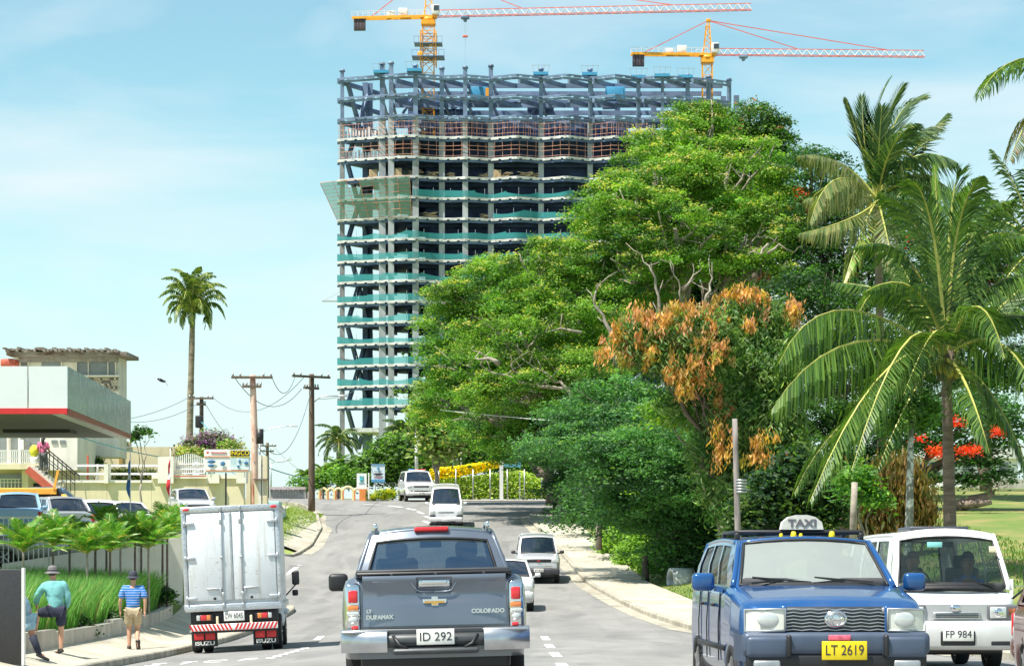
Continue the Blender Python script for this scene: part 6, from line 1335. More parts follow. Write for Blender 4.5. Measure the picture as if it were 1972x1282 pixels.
    mb.build('cabin_shell', body, root)
    # inside: trim deck, dashboard, seats
    it = MB(); it.box((0, (yA + yD) / 2, min(zA, zD) + .035), (wb * 1.8, abs(yA - yD) - .1, .03)); it.rbox((0, yA - .12, zA + .03), (wb * 1.75, .35, .12), .04); it.build('interior_deck', M['interior'], root)
    for s in (-1, 1):
        st = MB(); st.rbox((s * .38, yB - .75, zA + .05), (.46, .14, .5), .05).rbox((s * .38, yB - .76, zA + .38), (.24, .1, .17), .04); st.build('seat', M['seat'], root)
    MB().tube([(-(.38) + .0 + .17 * math.cos(6.2832 * i / 16), yA - .42 + .06 * math.sin(6.2832 * i / 16), zA + .08 + .16 * math.sin(6.2832 * i / 16)) for i in range(17)], .014, 6).build('steering_wheel', M['black'], root).location.x = .76 * 1
    MB().rbox((0, yB - .02, zr - .13), (.24, .03, .07), .02).build('inner_mirror', M['black'], root)
    return ws, fr_, sd
def plate(root, y, z, body, front=True, m='plate', x=0, w=.36, h=.12, ink='ink', dz=.0):
    s = 1 if front else -1
    o = MB().rbox((0, 0, 0), (w, .012, h), .02, seg=2).build('number_plate', M[m], root); o.location = (x, y, z)
    tt = text('plate_lettering', body, M[ink], o, (0, s * .008, 0), h * .78, rot=(R(90), 0, R(180) if front else 0), ext=.001, bold=.0, sx=.84)
    if body: xs_ = [v.co.x for v in tt.data.vertices]; k = min(1, w * .84 / (max(xs_) - min(xs_))); tt.scale = (k, 1, 1); tt.location.x -= 0
    return o
def mirrors(root, x, y, z, m, size=(.2, .1, .16), arm=True, glassy=True, sides=(-1, 1)):
    for s in sides:
        mb = MB(); mb.rbox((s * x, y, z), size, .045, seg=3)
        if arm: mb.bar((s * (x - size[0] * .5), y, z - size[2] * .35), (s * (x - size[0] * .9), y + .02, z - size[2] * .45), .05)
        mb.build('wing_mirror', m, root)
def person_bust(name, label, loc, shirt, root=None, scale=1.0, hair='ink', yaw=math.pi, skin='skin', group=None):
    """a seated figure seen above the dashboard: head with face, neck, shoulders and arms in one body, shirt over it"""
    o = thing(name, label, 'person', loc, yaw, group)
    body = MB(); k = scale
    body.lathe([(.0, -.34 * k), (.12 * k, -.33 * k), (.14 * k, -.1 * k), (.12 * k, .08 * k), (.055 * k, .13 * k), (.05 * k, .2 * k), (.07 * k, .235 * k), (.078 * k, .30 * k), (.083 * k, .36 * k), (.07 * k, .42 * k), (.035 * k, .452 * k), (0, .46 * k)], n=16)
    body.ell((0, .088 * k, .325 * k), (.016 * k, .02 * k, .022 * k), 8, 6)
    for s in (-1, 1): body.ell((s * .082 * k, 0, .325 * k), (.014 * k, .022 * k, .03 * k), 8, 6); body.tube([(s * .17 * k, .02, .03 * k), (s * .22 * k, .14 * k, -.14 * k), (s * .15 * k, .34 * k, -.06 * k)], [.05 * k, .042 * k, .03 * k], 8)
    body.build('body', M[skin], o)
    for s in (-1, 1): MB().ell((s * .03 * k, .078 * k, .345 * k), (.012 * k, .008 * k, .007 * k), 8, 6).build('eye', M['ink'], o)
    h = MB(); h.ell((0, -.012 * k, .37 * k), (.09 * k, .095 * k, .098 * k), 14, 8); h.build('hair', M[hair], o)
    sm_ = MB(); sm_.ell((0, 0, -.12 * k), (.2 * k, .13 * k, .28 * k), 14, 10)
    for s in (-1, 1): sm_.tube([(s * .13 * k, 0, .06 * k), (s * .21 * k, .06 * k, -.05 * k), (s * .22 * k, .15 * k, -.14 * k)], [.07 * k, .066 * k, .055 * k], 9)
    sm_.build('shirt', shirt, o); return o
def put_in(o, veh, loc, yaw=0):
    """stand a top-level thing inside a vehicle without parenting it"""
    bpy.context.view_layer.update(); o.matrix_world = veh.matrix_world @ Matrix.Translation(loc) @ Matrix.Rotation(yaw, 4, 'Z')

# ======== dark grey pickup, seen from behind ========
pk = thing('pickup_truck', 'dark grey double cab pickup truck in the middle lane seen from behind', 'pickup truck')
GREY = paint('gunmetal_paint', (.17, .20, .25), .55, .3); M['gunmetal'] = GREY
L = 5.2
tpp = [(-2.6, 1.24), (-1.1, 1.24), (-1.05, 1.17), (.2, 1.12), (.9, 1.08), (2.3, .98), (2.6, .9)]
body_loft(L, .93, .42, tpp, (-1.45, 1.62), .46, hwp=[(-2.6, .90), (-2.2, .935), (-1.0, .935), (2.2, .92), (2.6, .86)], endr=.22, crown=.0, round_top=.09).build('body', GREY, pk, fix=True)
greenhouse(pk, dict(wb=.80, wr=.64, wbr=.83, wrr=.66, yA=1.15, zA=1.14, yB=.42, yC=-.78, yD=-1.02, zD=1.20, zr=1.72, crown=.055, drop=.03, rw=(.075, .925, .12, .80), sides=[(.1, .45), (.5, .86)], br=.06), GREY, glassmat('pickup_glass', (.03, .07, .14), .42))
pkx = -2.6
# tailgate: a slightly proud sheet with a handle recess and a pressed crease
def tgate(u, v):
    x = -.715 + 1.43 * u; z = .745 + .50 * v; s = 2 * u - 1
    y = -.02 - .035 * (1 - s ** 4) - .028 * math.exp(-((v - .93) / .10) ** 2) + .02 * math.exp(-((v - .62) / .16) ** 2) * (1 - .3 * s * s) - .03 * (v < .5) * (.5 - v)
    hx, hv = abs(u - .5), v - .80
    if hx < .125 and abs(hv) < .15: y += .030
    return (x, pkx + y, z)
us = sorted(set([i / 40 for i in range(41)] + [.372, .378, .622, .628])); vs = sorted(set([i / 30 for i in range(31)] + [.645, .655, .945, .955]))
MB().grid(tgate, us, vs).build('tailgate', GREY, pk)
mb = MB(); mb.rbox((0, pkx - .035, 1.165), (.33, .04, .085), .025); mb.rbox((0, pkx - .06, 1.175), (.26, .02, .05), .02); mb.build('tailgate_handle', M['chrome'], pk)
mb = MB()
for s in (-1, 1): mb.tube([(s * .62, pkx - .062, 1.185), (s * .26, pkx - .064, 1.185), (s * .22, pkx - .064, 1.17), (s * .175, pkx - .06, 1.095), (s * .14, pkx - .06, 1.08), (0, pkx - .06, 1.075)], .008, 6)
mb.build('crease_line', GREY, pk)
mb = MB(); mb.prism([(-.12, .02), (-.115, -.018), (-.03, -.02), (-.03, -.045), (.035, -.045), (.035, -.02), (.115, -.018), (.12, .02), (.035, .02), (.03, .045), (-.03, .045), (-.03, .02)], -.012, .0, 'Y', 0); o = mb.build('emblem_frame', M['chrome'], pk); o.location = (0, pkx - .05, .985); o.rotation_euler = (0, 0, 0)
mb = MB(); mb.prism([(-.10, .006), (-.10, -.016), (-.025, -.016), (-.025, -.034), (.028, -.034), (.028, -.016), (.10, -.016), (.10, .006)], -.018, -.010, 'Y'); o = mb.build('emblem_gold', mat('gold_emblem', (.72, .42, .12), .3, .7, var=.05), pk); o.location = (0, pkx - .05, .980)
text('badge_lettering', 'COLORADO', M['chrome'], pk, (.53, pkx - .064, .875), .055, ext=.004, bold=.003, sx=1.05)
text('badge_lettering', 'LT', M['chrome'], pk, (-.655, pkx - .055, .895), .045, ext=.004, bold=.003); text('badge_lettering', 'DURAMAX', M['chrome'], pk, (-.55, pkx - .066, .835), .055, ext=.004, bold=.003)
MB().rbox((0, pkx + .02, 1.262), (1.56, .10, .045), .02).build('tailgate_cap', M['black'], pk)
for x in (-.42, .02, .50): MB().rbox((x, pkx - .035, 1.245), (.035, .04, .045), .008).build('cover_clip', M['black'], pk)
MB().grid(lambda u, v: (-.80 + 1.6 * u, -2.58 + 1.5 * v, 1.275 + .02 * (1 - (2 * u - 1) ** 2)), [i / 8 for i in range(9)], [0, .25, .5, .75, 1]).rbox((0, -1.15, 1.29), (1.62, .06, .05), .02).build('bed_cover', mat('vinyl_cover', (.04, .045, .05), .6, var=.15, bump=.1), pk)
for s in (-1, 1):
    MB().rbox((s * .815, pkx + .012, .93), (.155, .12, .50), .04, seg=3).build('lamp_housing', M['chrome'], pk)
    tl = MB().rbox((s * .812, pkx - .055, 1.045), (.095, .03, .125), .018).build('tail_light', M['taillight'], pk)
    MB().rbox((s * .812, pkx - .05, .935), (.11, .02, .055), .015).build('indicator', M['amber'], tl); MB().rbox((s * .815, pkx - .052, .875), (.125, .02, .035), .012).build('lamp_bar', M['lens'], tl)
    MB().ell((s * .815, pkx - .04, .815), (.052, .03, .042), 14, 8).build('reversing_lamp', M['lens'], tl); MB().rbox((s * .80, pkx - .05, .738), (.07, .02, .035), .01).build('reflector', M['taillight'], tl)
    # chrome bumper ends
    mb = MB(); mb.grid(lambda u, v: (s * (.48 + .46 * u), pkx - .22 + .16 * u ** 3 - .045 * math.sin(math.pi * min(1, v * 1.0)) ** .7, .49 + .20 * v + .03 * v * u), [i / 8 for i in range(9)], [i / 6 for i in range(7)]); mb.rbox((s * .70, pkx - .12, .695), (.46, .2, .025), .01); mb.build('bumper_end', mat('satin_chrome', (.55, .57, .60), .28, .9, var=.12, scale=4) if s < 0 else bpy.data.materials['satin_chrome'], pk, fix=True)
MB().rbox((0, pkx - .13, .60), (1.3, .18, .13), .05).rbox((0, pkx - .20, .495), (.86, .2, .06), .028).rbox((0, pkx - .02, .68), (1.7, .1, .08), .02).build('step_bumper', mat('bumper_grey', (.07, .075, .08), .45, .3, var=.15), pk)
mb = MB()
for s in (-1, 1): mb.tube([(s * .28, pkx - .27, .52), (s * .36, pkx - .25, .56), (s * .42, pkx - .20, .65)], .018, 7)
mb.rbox((0, pkx + .3, .40), (1.5, .5, .22), .05); mb.build('under_tray', M['black'], pk)
plate(pk, pkx - .245, .632, 'ID 292', False, w=.375, h=.155)
MB().rbox((.0, -.86, 1.735), (.37, .06, .055), .02, seg=3).build('high_brake_light', M['taillight'], pk)
for s in (-1, 1): MB().tube([(s * .60, -.80, 1.72), (s * .60, -.72, 1.80), (s * .60, .25, 1.80), (s * .60, .38, 1.73)], .018, 7).rbox((s * .60, -.78, 1.77), (.05, .1, .08), .02).build('roof_rail', M['chrome'], pk)
mirrors(pk, 1.06, .95, 1.19, M['black'], (.22, .12, .2), sides=(-1,)); mirrors(pk, .96, 1.0, 1.15, M['black'], (.10, .2, .18), sides=(1,))
for s in (-1, 1):
    for y in (-1.45, 1.62): wheel(pk, s * .80, y, .37, .24)
MB().rbox((0, -1.3, .35), (1.3, 2.2, .25), .05).build('chassis', M['black'], pk)
place(pk, -.77 - .085, 24.9 + 2.6, R(2.3), R(-.2))
pk.matrix_world = pk.matrix_world @ Matrix.Rotation(R(-1.6), 4, 'Y')

# ======== blue taxi, facing us ========
tx_ = thing('taxi_cab', 'blue taxi wagon with a lit style roof sign and yellow plate at bottom right', 'taxi'); BLUE = paint('taxi_blue', (.010, .085, .27), .3, .25)
L = 4.4; F2 = L / 2
body_loft(L, .835, .30, [(-2.2, 1.15), (-1.5, 1.17), (.75, 1.15), (1.0, 1.155), (1.5, 1.10), (1.95, 1.04), (2.12, .99), (2.2, .93)], (-1.3, 1.42), .42, hwp=[(-2.2, .78), (-1.8, .83), (1.4, .84), (2.0, .82), (2.2, .79)], endr=.25, crown=.03, round_top=.06).build('body', BLUE, tx_, fix=True)
ws, frf, _ = greenhouse(tx_, dict(wb=.765, wr=.635, wbr=.76, wrr=.64, yA=1.02, zA=1.14, yB=.42, yC=-1.95, yD=-2.12, zD=1.14, zr=1.565, crown=.045, arch=.035, ws=(.045, .955, .04, .95), sides=[(.07, .33), (.37, .62), (.65, .88)], bf=.14), BLUE, glassmat('milky_glare_windscreen', (.40, .44, .42), .38, .12), None, M['clearglass'])  # windscreen: milky base colour stands in for sky reflection and glare
MB().grid(lambda u, v: frf(.1 + .8 * u, -.02 + .05 * v) + Vector((0, .02, .012)), [i / 6 for i in range(7)], [0, 1]).build('cowl_panel', M['black'], tx_)
for s, a in ((-.28, .12), (.30, .1)): 
    MB().bar((s - .26, 1.12, 1.19), (s + .28, 1.05, 1.235), .016).bar((s + .3, 1.16, 1.18), (s, 1.09, 1.21), .02).build('wiper', M['black'], tx_)
# front: grille, lamps, bumper
g = MB(); g.rbox((0, F2 - .03, .865), (.95, .08, .235), .03); g.build('grille', mat('grille_dark', (.045, .05, .06), .4, .3, var=.1), tx_); go = bpy.data.objects['grille']
for k in range(7): MB().tube([(-.45 + .075 * i, F2 + .018 + (.006 if i % 2 else 0), .775 + .03 * k + (.01 if i % 2 else 0)) for i in range(13)], .006, 4).build('grille_slat', M['steel'], go)
for s in (-1, 1): MB().rbox((s * .455, F2 - .0, .87), (.05, .06, .24), .02).build('grille_surround', BLUE, tx_)
mb = MB(); mb.ell((0, F2 + .03, .875), (.105, .02, .08), 20, 10); mb.build('badge_disc', M['chrome'], tx_); bo_ = bpy.data.objects['badge_disc']
mb = MB()
for (cx_, rx_, rz_) in ((0, .085, .06), (0, .035, .058), (0, .06, .026)): mb.tube([(cx_ + rx_ * math.cos(6.2832 * i / 20), F2 + .052, .875 + (.02 if rz_ == .026 else 0) + rz_ * math.sin(6.2832 * i / 20)) for i in range(21)], .006, 5)
mb.build('badge_rings', M['steel'], bo_)
for s in (-1, 1):
    mb = MB(); mb.grid(lambda u, v: (s * (.455 + .345 * u), F2 + .065 - .09 * u ** 2.5, .775 + .19 * v - .01 * u), [i / 8 for i in range(9)], [i / 4 for i in range(5)]); mb.build('headlight', M['whitelamp'], tx_, fix=True); h_ = [c for c in tx_.children if c.name.startswith('headlight')][-1]
    MB().tube([(s * (.455 + .345 * u), F2 + .07 - .09 * u ** 2.5, z) for u, z in [(0, .775), (.5, .77), (1, .765), (1, .955), (.5, .96), (0, .965), (0, .775)]], .012, 5).build('lamp_rim', M['steel'], h_)
    MB().ell((s * .60, F2 + .058, .868), (.10, .018, .07), 14, 8).build('lamp_bowl', M['lens'], h_)
    MB().rbox((s * .60, F2 + .06, .63), (.40, .12, .19), .04, seg=3).build('bumper_corner', mat('bumper_blue', (.075, .10, .15), .42, .2, var=.1) if s < 0 else bpy.data.materials['bumper_blue'], tx_)
    MB().rbox((s * .43, F2 + .085, .64), (.045, .14, .20), .02).build('overrider', M['black'], tx_); MB().ell((s * .43, F2 + .0, .955), (.022, .02, .022), 10, 6).build('side_stud', M['lens'], tx_) if s < 0 else None
    mb = MB(); mb.grid(lambda u, v: (s * (.80 + .055 * math.sin(u * 1.57)), F2 + .06 - .42 * u, .50 + .24 * v), [i / 6 for i in range(7)], [0, .5, 1]); mb.build('bumper_wrap', bpy.data.materials['bumper_blue'], tx_)
MB().rbox((0, F2 + .03, .66), (1.66, .14, .20), .05, seg=3).build('bumper', bpy.data.materials['bumper_blue'], tx_)
MB().rbox((0, F2 + .02, .50), (1.60, .14, .16), .04).rbox((0, F2 + .06, .40), (1.4, .1, .07), .03).build('lower_bumper', M['black'], tx_)
for s in (-1, 1): MB().rbox((s * .62, F2 + .1, .475), (.24, .04, .08), .02).build('fog_lamp', M['steel'], tx_)
plate(tx_, F2 + .13, .60, 'LT 2619', True, 'plateyellow', x=-.06, w=.40, h=.165)
MB().rbox((-.02, F2 + .115, .712), (.2, .02, .05), .012).build('permit_tag', mat('permit_red', (.65, .12, .18), .5, var=.3, scale=30), tx_)
mirrors(tx_, 1.0, .72, 1.19, BLUE, (.21, .13, .17)); MB().rbox((1.0, .645, 1.2), (.16, .02, .12), .02).build('mirror_glass', M['lens'], tx_)
# dirty lower side panels and door lines
for s in (-1, 1):
    mb = MB()
    for y in (.62, -.32, -1.0): mb.tube([(s * .842, y, .45), (s * .846, y, .8), (s * .825, y - .01, 1.1)], .008, 4)
    mb.build('door_seam', M['black'], tx_); MB().rbox((s * .845, -.0, .58), (.02, 2.1, .05), .008).build('side_moulding', M['black'], tx_)
    for y in (.22, -.7): MB().rbox((s * .85, y, .97), (.03, .17, .035), .012).build('door_handle', M['black'], tx_)
    for y in (-1.3, 1.42): wheel(tx_, s * .74, y, .325, .2)
MB().rbox((0, 0, .32), (1.3, 3.6, .2), .04).build('chassis', M['black'], tx_)
# roof rack and sign
mb = MB(); mb.rbox((0, .12, 1.665), (1.22, .05, .045), .02); mb.rbox((0, -.9, 1.665), (1.22, .05, .04), .02)
for s in (-1, 1): mb.rbox((s * .60, .12, 1.62), (.05, .07, .08), .015); mb.rbox((s * .60, -.9, 1.62), (.05, .07, .08), .015); mb.rbox((s * .6, -.4, 1.665), (.04, 1.05, .035), .012)
mb.build('roof_rack', M['black'], tx_)
sg_ = MB().prism([(-.205, 0), (-.19, .07), (-.13, .12), (-.05, .14), (.05, .14), (.13, .12), (.19, .07), (.205, 0)], -.07, .07, 'Y').build('taxi_sign', mat('sign_milky', (.62, .60, .54), .5, var=.12, scale=6), tx_); sg_.location = (-.02, .14, 1.69)
text('sign_lettering', 'TAXI', mat('faded_ink', (.13, .12, .13), .6, var=0), sg_, (0, .074, .058), .10, rot=(R(90), 0, R(180)), ext=.002, bold=.003, sx=1.25)
for x, k in ((.16, .6), (.04, .95), (-.03, .6), (-.33, 1.0)): MB().lathe([(.03 * k, 0), (.03 * k, .02), (.02 * k, .05 * k), (0, .055 * k)], (x + .04, .30, 1.62), 10).build('marker_lamp', M['plateyellow'], tx_)
place(tx_, 2.87 - .10, 22 + 2.2, R(180 + 2.2), 0)
b_ = person_bust('person', 'driver in pale shirt behind the milky windscreen of the blue taxi', (0, 0, 0), mat('shirt_pale', (.55, .56, .58), .8)); put_in(b_, tx_, (.36, .12, 1.16)); b_.rotation_euler.z += 0

# ======== white forward control van ========
vn = thing('minivan', 'white cab forward minivan with dark roof vent behind the blue taxi', 'van'); WH = paint('van_white', (.74, .75, .75), 0, .3, .05)
L = 4.4; F2 = L / 2
body_loft(L, .815, .34, [(-2.2, 1.06), (1.75, 1.06), (1.95, 1.02), (2.1, .93), (2.2, .86)], (-1.2, .95), .38, hwp=[(-2.2, .78), (-1.9, .815), (1.9, .815), (2.2, .78)], endr=.3, crown=.03).build('body', WH, vn, fix=True)
ws, frv, _ = greenhouse(vn, dict(wb=.785, wr=.665, yA=1.90, zA=1.07, yB=1.42, yC=-2.0, yD=-2.15, zD=1.07, zr=1.80, crown=.07, arch=.02, ws=(.05, .95, .05, .87), bf=.13, sides=[(.05, .3), (.34, .62), (.66, .9)]), WH, M['clearglass'])
MB().grid(lambda u, v: frv(.05 + .9 * u, .0 + .10 * v) + Vector((0, .012, 0)), [i / 8 for i in range(9)], [0, 1]).build('cowl_strip', M['black'], vn)
for a in (-.25, .38): MB().bar((a - .3, 2.0, 1.13), (a + .22, 1.94, 1.2), .02).build('wiper', M['black'], vn)
MB().grid(lambda u, v: (-.79 + 1.58 * u, F2 + .022 - .12 * abs(2 * u - 1) ** 3, .68 + .20 * v), [i / 16 for i in range(17)], [0, .5, 1]).build('front_panel', mat('silver_panel', (.48, .49, .49), .4, .3, var=.05), vn)
gr = MB().rbox((0, F2 + .03, .735), (.62, .03, .09), .02).build('grille', M['steel'], vn)
for k in range(3): MB().box((0, F2 + .05, .712 + .024 * k), (.56, .01, .008)).build('grille_slat', M['black'], gr)
MB().ell((.02, F2 + .045, .83), (.07, .015, .045), 14, 8).build('badge_disc', M['chrome'], vn)
for s in (-1, 1):
    mb = MB(); mb.rbox((s * .60, F2 - .01, .775), (.40, .10, .19), .02); mb.build('headlight_frame', mat('lamp_frame', (.12, .12, .13), .5) if s < 0 else bpy.data.materials['lamp_frame'], vn); hh = [c for c in vn.children if c.name.startswith('headlight_frame')][-1]
    MB().rbox((s * .54, F2 + .035, .775), (.22, .04, .15), .02).build('headlight', M['lens'], hh); MB().rbox((s * .72, F2 + .0, .775), (.13, .08, .14), .02).build('indicator', M['amber'], hh); MB().ell((s * .54, F2 + .05, .775), (.06, .02, .06), 12, 8).build('lamp_bowl', M['chrome'], hh)
MB().rbox((0, F2 + .03, .475), (1.64, .16, .38), .06, seg=3).build('bumper', WH, vn)
MB().rbox((.0, F2 + .10, .44), (.46, .05, .20), .03).build('plate_recess', M['black'], vn)
for s in (-1, 1): MB().rbox((s * .56, F2 + .105, .375), (.26, .02, .06), .015).build('bumper_slot', M['black'], vn)
plate(vn, F2 + .14, .49, 'FP 984', True, w=.40, h=.17)
MB().rbox((0, .55, 1.89), (.80, 1.0, .06), .025).build('roof_vent', mat('vent_dark', (.05, .055, .07), .4, var=.1), vn)
mb = MB(); mb.rbox((-1.02, 1.85, 1.24), (.13, .09, .24), .045, seg=3); mb.bar((-1.02, 1.85, 1.12), (-.82, 1.8, .95), .03); mb.build('wing_mirror', M['black'], vn); MB().rbox((.98, 1.8, 1.25), (.13, .09, .22), .045, seg=3).bar((.98, 1.8, 1.14), (.8, 1.8, 1.0), .03).build('wing_mirror', M['black'], vn)
MB().rbox((.2, 1.78, 1.66), (.2, .01, .07), .004).build('visor_strip', mat('cyan_sticker', (.25, .62, .62), .5), vn); MB().rbox((-.58, 1.72, 1.6), (.1, .01, .08), .004).build('permit_sticker', mat('sticker', (.8, .72, .5), .6, var=.2, scale=20), vn)
for s in (-1, 1):
    MB().tube([(s * .823, .55, .45), (s * .826, .55, .8), (s * .81, .55, 1.03)], .008, 4).build('door_seam', M['black'], vn)
    for y in (-1.2, .95): wheel(vn, s * .72, y, .30, .19)
MB().rbox((0, .1, .33), (1.3, 3.8, .22), .04).build('chassis', M['black'], vn)
place(vn, 5.74, 32.4 + 2.2, R(180 + 1.0), 0)
for lx, lab, c, k in ((-.36, 'person in bright blue shirt in the white minivan, right side of its windscreen', (.04, .18, .62), 'shirt_blue'), (.38, 'driver in a blue shirt inside the white minivan, behind the taxi roof pillar', (.06, .26, .52), 'shirt_bluegrey')):
    b_ = person_bust('person', lab, (0, 0, 0), mat(k, c, .8)); put_in(b_, vn, (lx, 1.18, 1.12))

# ======== white box truck, seen from behind ========
tk = thing('box_truck', 'white box delivery truck leaning on the left lane, rear doors towards us', 'truck'); TW = overlay(overlay(mat('truck_white', (.66, .69, .71), .38, 0, var=.08, scale=1.5, coat=.15, detail=8), f_noise(3, .55, .75, .5, (4, 4, .35), 8), (.42, .38, .31)), f_noise(9, .66, .70, .6, (1, 1, 3), 5), (.30, .27, .24)); TA = mat('box_aluminium', (.50, .53, .56), .35, .55, var=.12, scale=3)
bw_, z0, z1, y0, y1 = .95, .86, 2.88, -2.35, 1.0
MB().box((0, (y0 + y1) / 2, (z0 + z1) / 2), (2 * bw_ - .04, y1 - y0 - .04, z1 - z0 - .04)).build('cargo_box', TW, tk)
fr2 = MB()
for s in (-1, 1): fr2.rbox((s * (bw_ - .035), y0, (z0 + z1) / 2), (.09, .08, z1 - z0), .015); fr2.rbox((s * bw_, (y0 + y1) / 2, z1 - .04), (.05, y1 - y0, .09), .015); fr2.rbox((s * bw_, (y0 + y1) / 2, z0 + .06), (.05, y1 - y0, .12), .015)
fr2.rbox((0, y0, z1 - .055), (2 * bw_, .09, .12), .015); fr2.rbox((0, y0, z0 + .03), (2 * bw_, .1, .14), .015); fr2.build('box_frame', TA, tk)
for s in (-1, 1):
    dr_ = MB().rbox((s * .437, y0 - .02, (z0 + z1) / 2 + .02), (.845, .04, z1 - z0 - .30), .012).build('rear_door', TW, tk)
    MB().tube([(s * .19, y0 - .065, z0 + .02), (s * .19, y0 - .065, z1 - .03)], .016, 7).build('lock_rod', TA, dr_)
    for z in (z0 + .06, z0 + .28, (z0 + z1) / 2, z1 - .3, z1 - .06): MB().rbox((s * .19, y0 - .065, z), (.06, .05, .09 if abs(z - (z0 + z1) / 2) > .1 else .05), .012).build('rod_bracket', M['steel'], dr_)
    for z in (z0 + .22, (z0 + z1) / 2 - .0, z1 - .33): MB().rbox((s * (bw_ - .14), y0 - .055, z), (.2, .03, .055), .012).cyl((s * (bw_ - .05), y0 - .06, z), .022, .1, 8).build('hinge', TA, dr_)
    MB().rbox((s * .36, y0 - .06, z0 + .40), (.3, .03, .035), .01).rbox((s * .24, y0 - .065, z0 + .34), (.04, .04, .14), .01).build('handle', M['steel'], dr_); MB().ell((s * .36, y0 - .045, z0 + .21), (.03, .015, .03), 10, 6).build('rubber_stop', M['black'], dr_)
    MB().rbox((s * .86, y0 - .05, z1 - .05), (.12, .03, .05), .01).build('marker_lamp', M['taillight'], tk)
MB().rbox((0, y0 - .045, (z0 + z1) / 2 + .02), (.035, .02, z1 - z0 - .3), .008).build('door_seal', M['steel'], tk)
mb = MB()
for i in range(18):
    for s in (-1, 1): mb.ell((s * (bw_ - .03), y0 - .042, z0 + .1 + i * .11), (.011, .008, .011), 6, 4)
for i in range(17): mb.ell((-.85 + i * .106, y0 - .048, z1 - .055), (.011, .008, .011), 6, 4); mb.ell((-.85 + i * .106, y0 - .052, z0 + .03), (.011, .008, .011), 6, 4)
mb.build('frame_rivets', M['steel'], tk, kind='stuff')
# chassis end
MB().rbox((0, y0 + .15, .70), (1.72, .12, .24), .02).rbox((0, y0 + .6, .62), (.9, 1.0, .18), .02).build('rear_crossbar', M['black'], tk)
sb = MB().rbox((0, y0 - .06, .505), (1.70, .05, .13), .008).build('striped_bumper', M['white'], tk)
for i in range(22):
    x = -.83 + i * .0755; s = -1 if x < -.01 else 1; w = .04
    MB().add([(x, y0 - .088, .442), (x + w, y0 - .088, .442), (x + w + s * .06, y0 - .088, .568), (x + s * .06, y0 - .088, .568)], [(0, 1, 2, 3)]).build('red_chevron', M['taillight'] if False else M['red'], sb)
MB().rbox((0, y0 - .0, .42), (1.66, .05, .05), .01).build('bumper_tube', M['black'], tk)
for s in (-1, 1):
    lc = MB().rbox((s * .58, y0 - .0, .70), (.34, .06, .13), .02).build('lamp_cluster', M['black'], tk); MB().rbox((s * .60, y0 - .035, .70), (.11, .02, .10), .012).build('tail_light', M['taillight'], lc); MB().rbox((s * .50, y0 - .035, .70), (.08, .02, .10), .012).build('indicator', M['amber'], lc); MB().rbox((s * .70, y0 - .035, .70), (.07, .02, .10), .012).build('reversing_lamp', M['lens'], lc)
    mf = MB().box((s * .60, y0 + .12, .30), (.50, .02, .34)).build('mud_flap', M['rubber'], tk); MB().rbox((s * .60 - .11, y0 + .1, .345), (.19, .015, .16), .008).build('red_reflector', M['red'], mf); MB().rbox((s * .60 + .11, y0 + .1, .345), (.19, .015, .16), .008).build('red_reflector', M['red'], mf)
    text('flap_lettering', 'ISUZU', M['plate'], mf, (s * .60, y0 + .105, .195), .105, ext=.001, bold=.003, sx=1.35)
    MB().rbox((s * .33, y0 - .02, .62), (.05, .06, .20), .015).build('bracket', M['wallcream'] if 'wallcream' in M else M['steel'], tk)
    for dx in (0, -.22): wheel(tk, s * (.80 + dx), y0 + .95, .36, .19, 'rim')
    wheel(tk, s * .78, 1.75, .37, .2)
plate(tk, y0 - .04, .715, 'LW 6045', False, w=.40, h=.19)
# cab
body_loft(1.75, .88, .42, [(-.9, 1.2), (.55, 1.2), (.8, 1.12), (.875, 1.0)], (), .4, crown=.02).build('cab_body', TW, tk, fix=True); co = [c for c in tk.children if c.name.startswith('cab_body')][-1]; co.location = (0, 1.95, 0)
cb = bpy.data.objects.new('cab', None); link(cb, tk); cb.location = (0, 1.95, 0)
greenhouse(cb, dict(wb=.86, wr=.78, yA=.8, zA=1.2, yB=.55, yC=-.7, yD=-.75, zD=1.2, zr=2.05, crown=.05, sides=[(.3, .9)]), TW, M['darkglass'])
for ch_ in list(cb.children):
    for g_ in list(ch_.children): g_.parent = tk; g_.location = g_.location + Vector((0, 1.95, 0))
    ch_.parent = tk; ch_.location = ch_.location + Vector((0, 1.95, 0))
bpy.data.objects.remove(cb)
MB().rbox((1.10, 2.5, 1.42), (.16, .07, .30), .04, seg=3).bar((1.10, 2.5, 1.28), (.88, 2.4, 1.05), .025).rbox((1.08, 2.5, 1.10), (.13, .06, .13), .03).build('wing_mirror', M['black'], tk)
MB().rbox((-1.10, 2.5, 1.42), (.16, .07, .30), .04, seg=3).bar((-1.10, 2.5, 1.28), (-.88, 2.4, 1.05), .025).build('wing_mirror', M['black'], tk)
MB().rbox((0, .6, .6), (.8, 4.6, .2), .03).rbox((.6, .3, .55), (.35, .8, .35), .05).build('chassis', M['black'], tk)
for s in (-1, 1): MB().rbox((s * .8, 1.75, .72), (.3, 1.0, .12), .05).build('front_mudguard', TW, tk)
place(tk, -5.42 - .15, 49 + 2.35, R(3.4), 0)
tk.matrix_world = tk.matrix_world @ Matrix.Rotation(R(.6), 4, 'Y')

